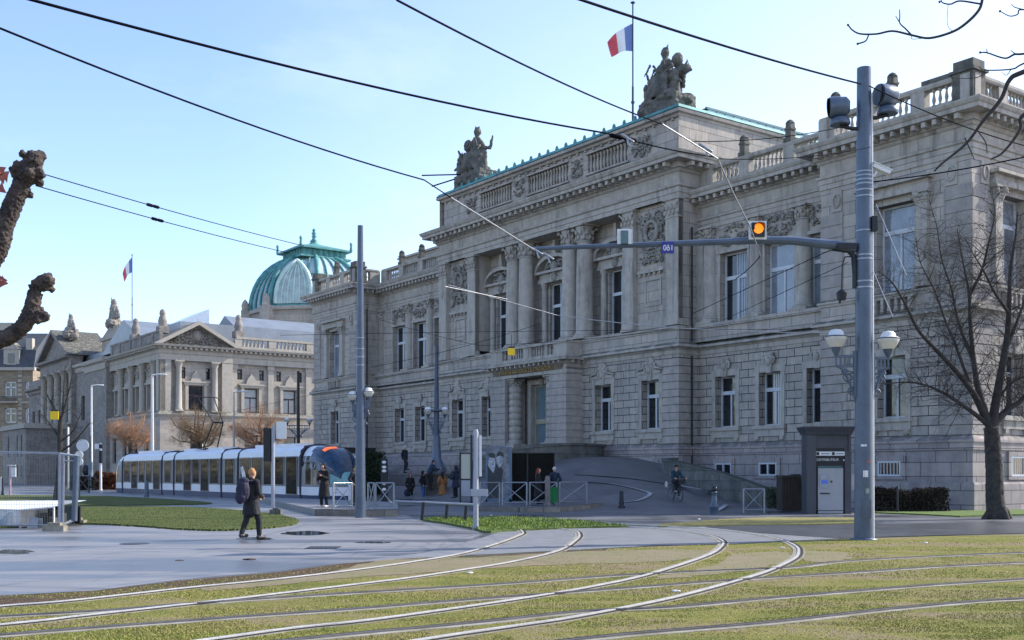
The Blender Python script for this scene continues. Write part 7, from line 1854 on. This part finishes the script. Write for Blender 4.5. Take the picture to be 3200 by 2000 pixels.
for i in range(n+1): x = X(-160)+(X(60)-X(-160))*i/n; vs += [(x, .05*(i % 2), .05), (x, .05*(i % 2), Z(1594))]
b.add(vs, [(2*i, 2*i+2, 2*i+3, 2*i+1) for i in range(n)]); b.build('skirt', M_WHITE, e)
b = MB(); b.box(X(60), X(62), 0, 2.5, 0, Z(1594)); b.box(X(167), X(170), -.02, .04, 0, Z(1585)); b.build('edge_post', M_WHITE, e)
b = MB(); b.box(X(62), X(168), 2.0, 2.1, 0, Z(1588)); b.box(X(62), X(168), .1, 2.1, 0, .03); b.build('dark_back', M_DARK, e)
b = MB(); q = random.Random(3)
for i in range(7): x = q.uniform(X(70), X(150)); h = q.uniform(.25, .55); b.cbox((x, 1+q.random()*.6, h/2), (q.uniform(.1, .3), .3, h))
b.build('stored_crates', mat('dim_crates', (.10, .10, .10), .7, 0, .5, 4), e)
b = MB(); b.add([(X(98), -.3, .02), (X(140), -.5, .02), (X(125), -.1, .32), (X(100), -.1, .32)], [(0,1,2,3)]); b.box(X(98), X(138), -.12, -.09, 0, .3); ob = b.build('tilted_board', mat('grey_board', (.30, .31, .33), .6)); ob.location = c; tag(ob, 'grey board leaning in front of the dark side of the stage box', 'board')
b = MB()
for i in range(6): b.tube([(X(-10)+i*.09, -.2+.02*i, .05), (X(40)-i*.05, -.1, .5-.06*i)], .03, 5)
ob = b.build('folded_tarpaulin', mat('pale_blue_tarp', (.34, .44, .52), .5, 0, .2, 5)); ob.location = c; tag(ob, 'heap of pale blue folded sheeting at the foot of the white skirt', 'tarpaulin')
# slab of stone on the lawn
c = G(862, 1611); b = MB(); k = c.y/F; b.cbox((0, 0, .12), (34*k, .35, .24)); b.cbox((.02, 0, .26), (18*k, .3, .06)); ob = b.build('stone_block', M_WALLF); ob.location = c; tag(ob, 'squat dark stone block on the edge of the lawn behind the walker', 'stone block')

# tree belt added out of view, left and behind, to darken the glass reflections
q = random.Random(17); b = MB(); vs = []; fs = []
for i in range(9000):
    y = q.uniform(-30, 152); x = -74-.03*y+q.uniform(-5, 0)-.12*max(0, y-60); z = q.random()**.7*(11+3*sin(y*.35)+1.5*sin(y*.9)); s_ = q.uniform(.5, 1.1)
    e1 = Vector((q.gauss(0, 1), q.gauss(0, 1), q.gauss(0, 1))).normalized()*s_; e2 = Vector((q.gauss(0, 1), q.gauss(0, 1), q.gauss(0, 1))).normalized()*s_
    k = len(vs); vs += [(x, y, z), (x+e1.x, y+e1.y, z+e1.z), (x+e2.x, y+e2.y, z+e2.z)]; fs.append((k, k+1, k+2))
for i in range(6500):
    x = q.uniform(-78, 110); y = -38+q.uniform(-5, 0); z = q.random()**.7*(11+3*sin(x*.35)+1.5*sin(x*.9)); s_ = q.uniform(.5, 1.1)
    e1 = Vector((q.gauss(0, 1), q.gauss(0, 1), q.gauss(0, 1))).normalized()*s_; e2 = Vector((q.gauss(0, 1), q.gauss(0, 1), q.gauss(0, 1))).normalized()*s_
    k = len(vs); vs += [(x, y, z), (x+e1.x, y+e1.y, z+e1.z), (x+e2.x, y+e2.y, z+e2.z)]; fs.append((k, k+1, k+2))
b.add(vs, fs); tag(b.build('reflection_tree_belt', mat('reflection_tree_mass', (.022, .021, .014), .95, 0, .4, .3)), 'unseen tree belt added left and behind to darken reflections in the glass', kind='stuff')
# ---------------------------------------------------------------- people
M_SKIN = mat('skin', (.52, .30, .21), .55, 0, .06, 5); M_SKINP = mat('rosy_skin', (.60, .30, .22), .55, 0, .06, 5)
CM = {}
def cl(c, r=.85):
    k = tuple(c)+(r,)
    if k not in CM: CM[k] = mat('cloth_%d' % len(CM), c, r, 0, .25, 6, .2)
    return CM[k]
BLK = (.010, .010, .013); NAVY = (.012, .018, .035)
def person(loc, rot, h, label, top=BLK, bottom=BLK, shoes=BLK, hair=(.03, .02, .015), skin=None, coat=None, hood=False, hairlong=False,
           lr=0.0, kn=0.0, arms='down', lean=0.0, head=(0, 0), vox=.011, hat=None, bag=None, seat=False, step=0.0, group='people around the tram stop'):
    """faces local -Y; lr = stride, arms = preset, lean = forward lean (rad)"""
    s = h/1.75; e = empty('person', loc, rot, label, 'person', group); V = lambda x, y, z: Vector((x*s, y*s, z*s))
    skin = skin or M_SKIN
    hip = .93 if not seat else .93
    def bend(p, base=.93):      # lean the trunk about the hips
        y, z = p[1], p[2]-base; return V(p[0], y*cos(lean)-z*sin(lean), base+y*sin(lean)+z*cos(lean))
    pel = V(0, 0, .95); che = bend((0, 0, 1.25)); nek = bend((0, 0, 1.47)); hd = bend((head[0], -.02+head[1], 1.635))
    hips = [V(sg*.095, 0, .92) for sg in (-1, 1)]
    if seat:
        kn_ = [V(-.11, -.40, .84+.10), V(.11, -.36, .62)]; an = [V(-.10, -.28, .50), V(.10, -.18, .20)]
    else:
        kn_ = [V(-.10, -.05-lr*.5, .50), V(.10, -.03+lr*.35, .50)]; an = [V(-.10, -lr*.85, .09), V(.10, lr*.95, .09+kn)]
        if step: kn_[0] = V(-.1, -.30, .66); an[0] = V(-.1, -.28, .09+step)
    toe = [a+V(0, -.17, -.055) for a in an]
    sh = [bend((sg*.175, 0, 1.41)) for sg in (-1, 1)]
    if arms == 'down': el = [bend((sg*.25, .03, 1.14)) for sg in (-1, 1)]; wr = [bend((sg*.26, -.04+sg*lr*.3, .89)) for sg in (-1, 1)]
    elif arms == 'phone': el = [bend((sg*.22, -.08, 1.14)) for sg in (-1, 1)]; wr = [bend((sg*.06, -.26, 1.27)) for sg in (-1, 1)]
    elif arms == 'front': el = [bend((sg*.24, -.02, 1.14)) for sg in (-1, 1)]; wr = [bend((sg*.10, -.28, 1.06)) for sg in (-1, 1)]
    elif arms == 'pocket': el = [bend((sg*.29, .07, 1.16)) for sg in (-1, 1)]; wr = [bend((sg*.20, -.06, .98)) for sg in (-1, 1)]
    elif arms == 'ride': el = [bend((sg*.26, -.20, 1.20)) for sg in (-1, 1)]; wr = [V(sg*.27, -.58, 1.10) for sg in (-1, 1)]
    elif arms == 'reach': el = [bend((sg*.24, -.16, 1.2)) for sg in (-1, 1)]; wr = [bend((sg*.16, -.42, 1.35)) for sg in (-1, 1)]
    # body: one continuous surface
    b = MB(); R_ = lambda r: r*s
    b.limb(pel, che, R_(.125), R_(.135)); b.limb(che, (che+nek)/2, R_(.135), R_(.11)); b.limb(sh[0], sh[1], R_(.065), R_(.065)); b.limb((che+nek)/2, hd-V(0, 0, .06), R_(.075), R_(.052))
    b.ball(hd, (R_(.073), R_(.092), R_(.112)), 12); b.ball(hd+V(0, -.035, -.06), (R_(.05), R_(.05), R_(.045)), 10)
    b.limb(hd+V(0, -.088, .015), hd+V(0, -.108, -.02), R_(.010), R_(.016), 6)
    for sg in (-1, 1): b.ball(hd+V(sg*.074, .01, -.005), (R_(.012), R_(.024), R_(.034)), 8); b.limb(hd+V(sg*.052, -.07, .035), hd+V(sg*.018, -.088, .033), R_(.012), R_(.012), 6)
    b.limb(hd+V(-.022, -.083, -.055), hd+V(.022, -.083, -.055), R_(.010), R_(.010), 6)
    for i, sg in enumerate((-1, 1)):
        b.limb(hips[i], kn_[i], R_(.085), R_(.055)); b.limb(kn_[i], an[i], R_(.058), R_(.036)); b.limb(an[i], toe[i], R_(.042), R_(.032))
        b.limb(sh[i], el[i], R_(.052), R_(.040)); b.limb(el[i], wr[i], R_(.040), R_(.027))
        d = (wr[i]-el[i]).normalized(); pc = wr[i]+d*R_(.05); a = d.cross(Vector((sg, .3, 0))).normalized(); c2 = d.cross(a)
        b.limb(wr[i], pc+d*R_(.03), R_(.026), R_(.033))
        for f in range(4):
            o_ = a*R_(.022*(f-1.5)); L_ = (.062, .072, .067, .052)[f]; p0 = pc+d*R_(.045)+o_; p1 = p0+d*R_(L_*.5)-c2*R_(.012*sg); p2 = p1+d*R_(L_*.35)-c2*R_(.03*sg)
            b.limb(p0, p1, R_(.0098), R_(.0092), 6); b.limb(p1, p2, R_(.0092), R_(.0082), 6)
        t0 = pc-a*R_(.025); b.limb(t0, t0-a*R_(.03)+d*R_(.035), R_(.0115), R_(.010), 6)
    bo = b.build('body', skin, e); remesh(bo, vox)
    b = MB()
    for sg in (-1, 1): b.ball(hd+V(sg*.031, -.084, .012), (R_(.013), R_(.007), R_(.007)), 8)
    b.build('eyes', cl((.02, .015, .012), .3), e)
    b = MB(); b.limb(hd+V(-.02, -.094, -.055), hd+V(.02, -.094, -.055), R_(.006), R_(.006), 6); b.build('mouth', cl((.30, .08, .07), .6), e)
    # clothes
    b = MB(); b.limb(pel+V(0, 0, .02), che, R_(.150), R_(.165)); b.limb(che, (che+nek)/2+V(0, 0, .02), R_(.165), R_(.12)); b.limb(sh[0], sh[1], R_(.085), R_(.085)); b.limb((che+nek)/2, nek+V(0, 0, .0), R_(.11), R_(.078))
    for i in (0, 1): b.limb(sh[i], el[i], R_(.076), R_(.064)); b.limb(el[i], wr[i], R_(.064), R_(.050))
    if coat:
        z0 = coat*h/s/1.75 if False else coat; bot = V(0, .02, z0)
        pr = []; b.limb(pel, V(0, .01, max(z0+.1, .6)), R_(.165), R_(.18)); 
        q = MB(); n = 20; k = 6
        for j in range(k+1):
            f = j/k; z = .98-(.98-z0)*f; rr = .158+.055*f
            for t in range(n):
                a = 2*pi*t/n; w = 1+.05*sin(5*a)*f; q.v.append(tuple(V(rr*1.15*w*cos(a), rr*w*sin(a)+(-lr*.1*f), z)))
        q.f = [[j*n+t, j*n+(t+1) % n, (j+1)*n+(t+1) % n, (j+1)*n+t] for j in range(k) for t in range(n)]+[list(range(n))[::-1], list(range(k*n, k*n+n))]; b.add(q.v, q.f, True)
    if hood: b.ball(hd+V(0, .03, .015), (R_(.112), R_(.118), R_(.14)), 12); b.ball(nek+V(0, .05, .0), (R_(.13), R_(.10), R_(.07)), 10)
    co = b.build('coat' if coat else 'jacket', cl(top), e); remesh(co, vox*1.25, .012, .08)
    if hood:
        b = MB(); b.ball(hd+V(0, -.072, -.015), (R_(.062), R_(.045), R_(.082)), 12); b.limb(hd+V(0, -.11, 0), hd+V(0, -.125, -.03), R_(.009), R_(.014), 6); f_ = b.build('face', skin, e)
    b = MB(); b.limb(hips[0]+V(.03, 0, 0), hips[1]-V(.03, 0, 0), R_(.125), R_(.125))
    for i in (0, 1): b.limb(hips[i], kn_[i], R_(.108), R_(.078)); b.limb(kn_[i], an[i]+V(0, 0, .03), R_(.078), R_(.062))
    tr_ = b.build('trousers', cl(bottom), e); remesh(tr_, vox*1.25, .01, .08)
    for i in (0, 1):
        b = MB(); b.limb(an[i]+V(0, .03, -.03), toe[i]+V(0, .0, .012), R_(.052), R_(.042)); b.limb(an[i]+V(0, .01, .02), an[i]+V(0, .03, -.04), R_(.05), R_(.05)); b.build('shoe', cl(shoes, .5), e)
    if not hood and not hat:
        b = MB(); b.ball(hd+V(0, .022, .03), (R_(.088), R_(.092), R_(.105)), 12); 
        if hairlong:
            b.limb(hd+V(0, .05, -.02), nek+V(0, .09, -.14), R_(.085), R_(.07))
            for sg in (-1, 1): b.limb(hd+V(sg*.05, .02, 0), nek+V(sg*.08, .03, -.1), R_(.05), R_(.04))
        ho = b.build('hair', cl(hair), e); remesh(ho, vox, .015, .05)
    if hat:
        b = MB(); b.ball(hd+V(0, .01, .05), (R_(.095), R_(.103), R_(.092)), 12); b.tube([tuple(hd+V(0, .005, .02)), tuple(hd+V(0, .005, .055))], R_(.1), 14)
        if hat[1]: b.ball(hd+V(0, .01, .15), R_(.045), 8)
        b.build('hat', cl(hat[0]), e)
    return e, s, wr, nek
def gp(px, py, z=0): return G(px, py, z)
# 1 walker in the foreground
p = G(784, 1686)
e, s, wr, nk = person(p, radians(148), 1.76, 'blond walker in long black coat with bulky backpack crossing the wet plaza', top=(.012, .012, .016), bottom=(.014, .014, .018), shoes=(.03, .03, .03), hair=(.42, .22, .09), coat=.62, lr=.22, kn=.05, arms='front', vox=.0075, lean=.05)
b = MB(); b.ball(Vector((0, .27, 1.20))*s, (.19*s, .16*s, .29*s), 12); b.ball(Vector((0, .36, 1.05))*s, (.15*s, .10*s, .17*s), 10); b.ball(Vector((0, .24, 1.44))*s, (.15*s, .12*s, .10*s), 10)
for sg in (-1, 1): b.tube([Vector((sg*.10, .14, 1.45))*s, Vector((sg*.12, -.10, 1.44))*s, Vector((sg*.13, -.14, 1.25))*s, Vector((sg*.13, .10, 1.02))*s], .022*s, 6)
bo = b.build('backpack', cl((.022, .020, .045))); bo.location = p; bo.rotation_euler = (0, 0, radians(148)); remesh(bo, .012, .02, .1); tag(bo, 'bulky dark violet backpack worn by the blond walker', 'backpack')
b = MB(); c = (wr[0]+wr[1])/2+Vector((0, -.06, 0)); b.cbox(tuple(c), (.16, .03, .08)); bo = b.build('white_parcel', cl((.6, .6, .6))); bo.location = p; bo.rotation_euler = (0, 0, radians(148)); tag(bo, 'small white item held in the hands of the blond walker', 'parcel')
b = MB(); b.add([(-.03, .2, 1.5), (.05, .22, 1.52), (.10, .24, 1.78), (.03, .24, 1.82), (-.03, .23, 1.66)], [(0,1,2,3,4)]); b.add([(-.03, .215, 1.5), (.05, .235, 1.52), (.10, .255, 1.78), (.03, .255, 1.82), (-.03, .245, 1.66)], [(0,1,2,3,4)]); bo = b.build('rolled_paper', cl((.62, .66, .7))); bo.location = p; bo.rotation_euler = (0, 0, radians(148)); tag(bo, 'white paper sticking up out of the walker backpack', 'paper')
# 2 hooded person with phone
p = G(1013, 1586, KL); e, s, wr, nk = person(p, radians(-20), 1.76, 'person in long black hooded coat looking at a phone beside the tram nose', coat=.42, hood=True, arms='phone', lean=.05, shoes=(.45, .45, .45), skin=M_SKINP, lr=.04)
c = (wr[0]+wr[1])/2; b = MB(); b.cbox((c.x, c.y-.10, c.z+.07), (.075, .012, .15)); bo = b.build('phone', cl((.10, .04, .07), .3)); bo.location = p; bo.rotation_euler = (0, 0, radians(-20)); tag(bo, 'phone held up by the hooded person beside the tram nose', 'phone')
# 3 climber on the steps
p = W(1264, 1479, 68); person(p, radians(55), 1.70, 'man in dark jacket and pale cap climbing the theatre steps', top=(.015, .018, .028), bottom=(.02, .025, .045), hat=((.50, .50, .48), False), step=.2, lr=.1, arms='down', lean=.06)
# 4 woman facing camera with bag
p = G(1282, 1566); e, s, wr, nk = person(p, radians(15), 1.62, 'woman in wide black coat walking towards us with a dark bag', coat=.70, top=(.012, .012, .014), hair=(.02, .015, .012), hairlong=True, skin=M_SKINP, lr=.16, bottom=(.014, .014, .018))
b = MB(); b.ball((wr[0].x, wr[0].y, wr[0].z-.34), (.14, .09, .2), 10); b.tube([(wr[0].x-.06, wr[0].y, wr[0].z-.2), (wr[0].x, wr[0].y, wr[0].z-.03), (wr[0].x+.06, wr[0].y, wr[0].z-.2)], .012, 6); bo = b.build('handbag', cl((.02, .03, .06))); bo.location = p; bo.rotation_euler = (0, 0, radians(15)); tag(bo, 'dark blue bag carried by the woman in the wide black coat', 'bag')
# 5 jeans
p = G(1322, 1568); person(p, radians(70), 1.76, 'person in black hooded top and blue jeans waiting by the lamp pedestal', hood=True, bottom=(.03, .09, .24), lr=.05, arms='pocket')
# 6 leaning on the pedestal
p = W(1344, 1530, 63.0); person(p, radians(120), 1.72, 'dark-clad person leaning over beside the lamp pedestal, face towards the mast', top=(.02, .03, .055), bottom=BLK, hair=(.03, .02, .02), lean=.3, arms='reach')
# 7 brown coat
p = G(1382, 1569); person(p, radians(205), 1.72, 'woman in long camel brown coat seen from behind', coat=.42, top=(.28, .13, .045), bottom=(.03, .022, .02), hair=(.014, .01, .01), hairlong=True, arms='pocket')
# 8 navy coat by the board
p = W(1424, 1556, 60.5); p.z = 0.25; person(p, radians(235), 1.78, 'tall person in navy coat standing left of the information board', coat=.60, top=(.012, .022, .05), bottom=BLK, hood=True, arms='front')
b = MB(); b.cbox((0, 0, .35), (.26, .22, .7)); bo = b.build('striped_case', mat('blue_white_case', (.04, .09, .22), .5, 0, .5, 9, c2=(.4, .45, .5))); bo.location = G(1434, 1562, 0); bo.location.z = .3; tag(bo, 'blue and white suitcase beside the navy-coated person', 'suitcase')
b = MB(); b.cbox((0, 0, .15), (.5, .3, .3))
# 9 red hair
p = G(1682, 1575, zr); e, s, wr, nk = person(p, radians(75), 1.68, 'red-haired person in long black clothes holding a drink by the right barriers', coat=.35, hair=(.20, .035, .015), hairlong=True, arms='front', skin=M_SKINP)
b = MB()
for i, w_ in enumerate(wr): b.tube([(w_.x, w_.y-.1, w_.z-.02), (w_.x, w_.y-.1, w_.z+.1)], .04, 8)
bo = b.build('paper_cup', cl((.65, .62, .58))); bo.location = p; bo.rotation_euler = (0, 0, radians(75)); tag(bo, 'pale paper cups in the hands of the red-haired person', 'cup')
# 10 white hat
p = G(1733, 1574, zr); person(p, radians(190), 1.72, 'person in navy coat and white woolly hat seen from behind by the wooden post', coat=.66, top=(.012, .022, .045), hat=((.60, .56, .54), False), hair=BLK, arms='pocket')
# 11 someone at the top landing
p = L(-3.6, 27.4, 0); c = W(1656, 1391, (p.y)); p = Vector((c.x, p.y, c.z-1.72)); person(p, radians(-10), 1.72, 'dark-haired person on the landing whose head shows above the black glass wall', hair=(.01, .008, .008), arms='down')
# 12 person half hidden by the left mast
p = G(1108, 1580, KL); person(p, radians(60), 1.7, 'dark-dressed person mostly hidden behind the left mast', arms='pocket', top=(.02, .02, .03))
# 13 cyclist and bicycle
pc_ = onramp(2110, 1566); rz = radians(14)
person(pc_+Vector((0, 0, .02)), rz, 1.74, 'cyclist in dark teal jacket and black hat riding towards us down the ramp', top=(.012, .045, .065), bottom=BLK, hat=(BLK, False), seat=True, arms='ride', lean=.22, skin=M_SKINP, shoes=(.3, .3, .3), group=None)
e = empty('bicycle', pc_, rz, 'bicycle ridden by the cyclist in the teal jacket', 'bicycle')
for nm, y in (('wheel', -.62), ('wheel', .46)):
    b = MB(); b.tube([(0, y+.33*cos(t*pi/12), .34+.33*sin(t*pi/12)) for t in range(25)], .020, 6); w_ = b.build(nm, M_BLACK, e)
    b = MB(); b.tube([(0, y+.305*cos(t*pi/12), .34+.305*sin(t*pi/12)) for t in range(25)], .010, 5)
    for t in range(12): b.tube([(0, y, .34), (0, y+.3*cos(t*pi/6), .34+.3*sin(t*pi/6))], .003, 3, cap=False)
    b.tube([(-.05, y, .34), (.05, y, .34)], .02, 6); b.build('rim', M_STEEL, w_)
b = MB()
for a, c in (((0, -.60, .34), (0, -.46, .95)), ((0, -.48, .82), (0, -.02, .34)), ((0, -.46, .90), (0, .08, .86)), ((0, -.02, .32), (0, .10, .92)), ((0, -.02, .34), (0, .46, .34)), ((0, .09, .86), (0, .46, .34))): b.tube([a, c], .018, 6)
b.build('frame', mat('dark_bike_paint', (.03, .05, .07), .3, .3), e)
b = MB(); b.tube([(-.30, -.50, 1.08), (-.12, -.56, 1.10), (0, -.48, 1.02), (.12, -.56, 1.10), (.30, -.50, 1.08)], .015, 6); b.tube([(0, -.46, .92), (0, -.48, 1.04)], .016, 6); b.build('handlebar', M_STEEL, e)
b = MB(); b.ball((0, .12, .96), (.07, .13, .04), 8); b.build('saddle', M_BLACK, e)
b = MB(); b.tube([(-.10, -.02, .34), (.10, -.02, .34)], .03, 8); b.cbox((-.13, -.1, .42), (.09, .08, .02)); b.cbox((.13, .06, .2), (.09, .08, .02)); b.build('pedals', M_STEEL, e)
b = MB()
for t in range(5): b.tube([(-.15, -.70, .86+t*.05), (.15, -.70, .86+t*.05)], .008, 4)
b.box(-.16, .16, -.86, -.56, .84, .86); b.box(-.17, .17, -.88, -.86, .84, 1.06); b.build('basket', M_BLACK, e)
b = MB(); b.ball((-.30, .38, .80), (.07, .16, .17), 10); bo = b.build('pannier_bag', cl((.5, .5, .48))); bo.location = pc_; bo.rotation_euler = (0, 0, rz); tag(bo, 'pale pannier bag hanging on the rear of the bicycle', 'bag')
EXPO = 1.06
# ---------------------------------------------------------------- camera, light
cam = bpy.data.cameras.new('camera'); co = bpy.data.objects.new('camera', cam); COL.objects.link(co)
co.location = (0, 0, HE); co.rotation_euler = (pi/2, 0, 0)
cam.sensor_width = 36; cam.lens = 36*F/3200; cam.shift_x = 0; cam.shift_y = (HY-1000)/3200
cam.clip_start = .1; cam.clip_end = 3000
SC.camera = co
AZ = radians(20); EL = radians(37)
S = Vector((cos(EL)*cos(AZ), cos(EL)*sin(AZ), sin(EL)))
sl = bpy.data.lights.new('sun', 'SUN'); sl.energy = 3.4; sl.angle = radians(.53); sl.color = (1, .93, .82)
so = bpy.data.objects.new('sun', sl); COL.objects.link(so); so.rotation_euler = S.to_track_quat('Z', 'Y').to_euler(); so.location = (40, 20, 60)
w = bpy.data.worlds.new('World'); SC.world = w; w.use_nodes = True
nt = w.node_tree; bg = nt.nodes['Background']
sky = nt.nodes.new('ShaderNodeTexSky'); sky.sky_type = 'NISHITA'; sky.sun_disc = False
sky.sun_elevation = EL; sky.sun_rotation = pi/2-AZ; sky.altitude = 150; sky.air_density = 1.0; sky.dust_density = .5; sky.ozone_density = 3.0
tc = nt.nodes.new('ShaderNodeTexCoord'); mp = nt.nodes.new('ShaderNodeMapping'); mp.inputs['Scale'].default_value = (1, 1, 2.6)
nt.links.new(tc.outputs['Generated'], mp.inputs[0])
cn = noise(nt, mp.outputs[0], 3.1, 7, .62); cl = ramp(nt, cn, .54, .82, 0, .16)
sx = nt.nodes.new('ShaderNodeSeparateXYZ'); nt.links.new(tc.outputs['Generated'], sx.inputs[0])
veil = math2(nt, 'MULTIPLY', ramp(nt, sx.outputs[0], -.25, .5), ramp(nt, sx.outputs[2], .62, .10, .35, 1.0))    # thin cirrus veil, thicker towards the sun
veil2 = noise(nt, mp.outputs[0], 1.2, 4, .55)
cl = math2(nt, 'ADD', math2(nt, 'ADD', cl, .0), math2(nt, 'MULTIPLY', veil, ramp(nt, veil2, .25, .75, .22, .55)))
skc = mixc(nt, 1.0, sky.outputs[0], (1.045, .98, 1.01), 'MULTIPLY')
nt.links.new(mixc(nt, cl, skc, (5.6, 5.75, 6.5)), bg.inputs['Color'])
bg.inputs['Strength'].default_value = .15
SC.view_settings.view_transform = 'Standard'; SC.view_settings.look = 'None'; SC.view_settings.exposure = EXPO; SC.view_settings.gamma = 1
SC.cycles.max_bounces = 5; SC.cycles.use_adaptive_sampling = True
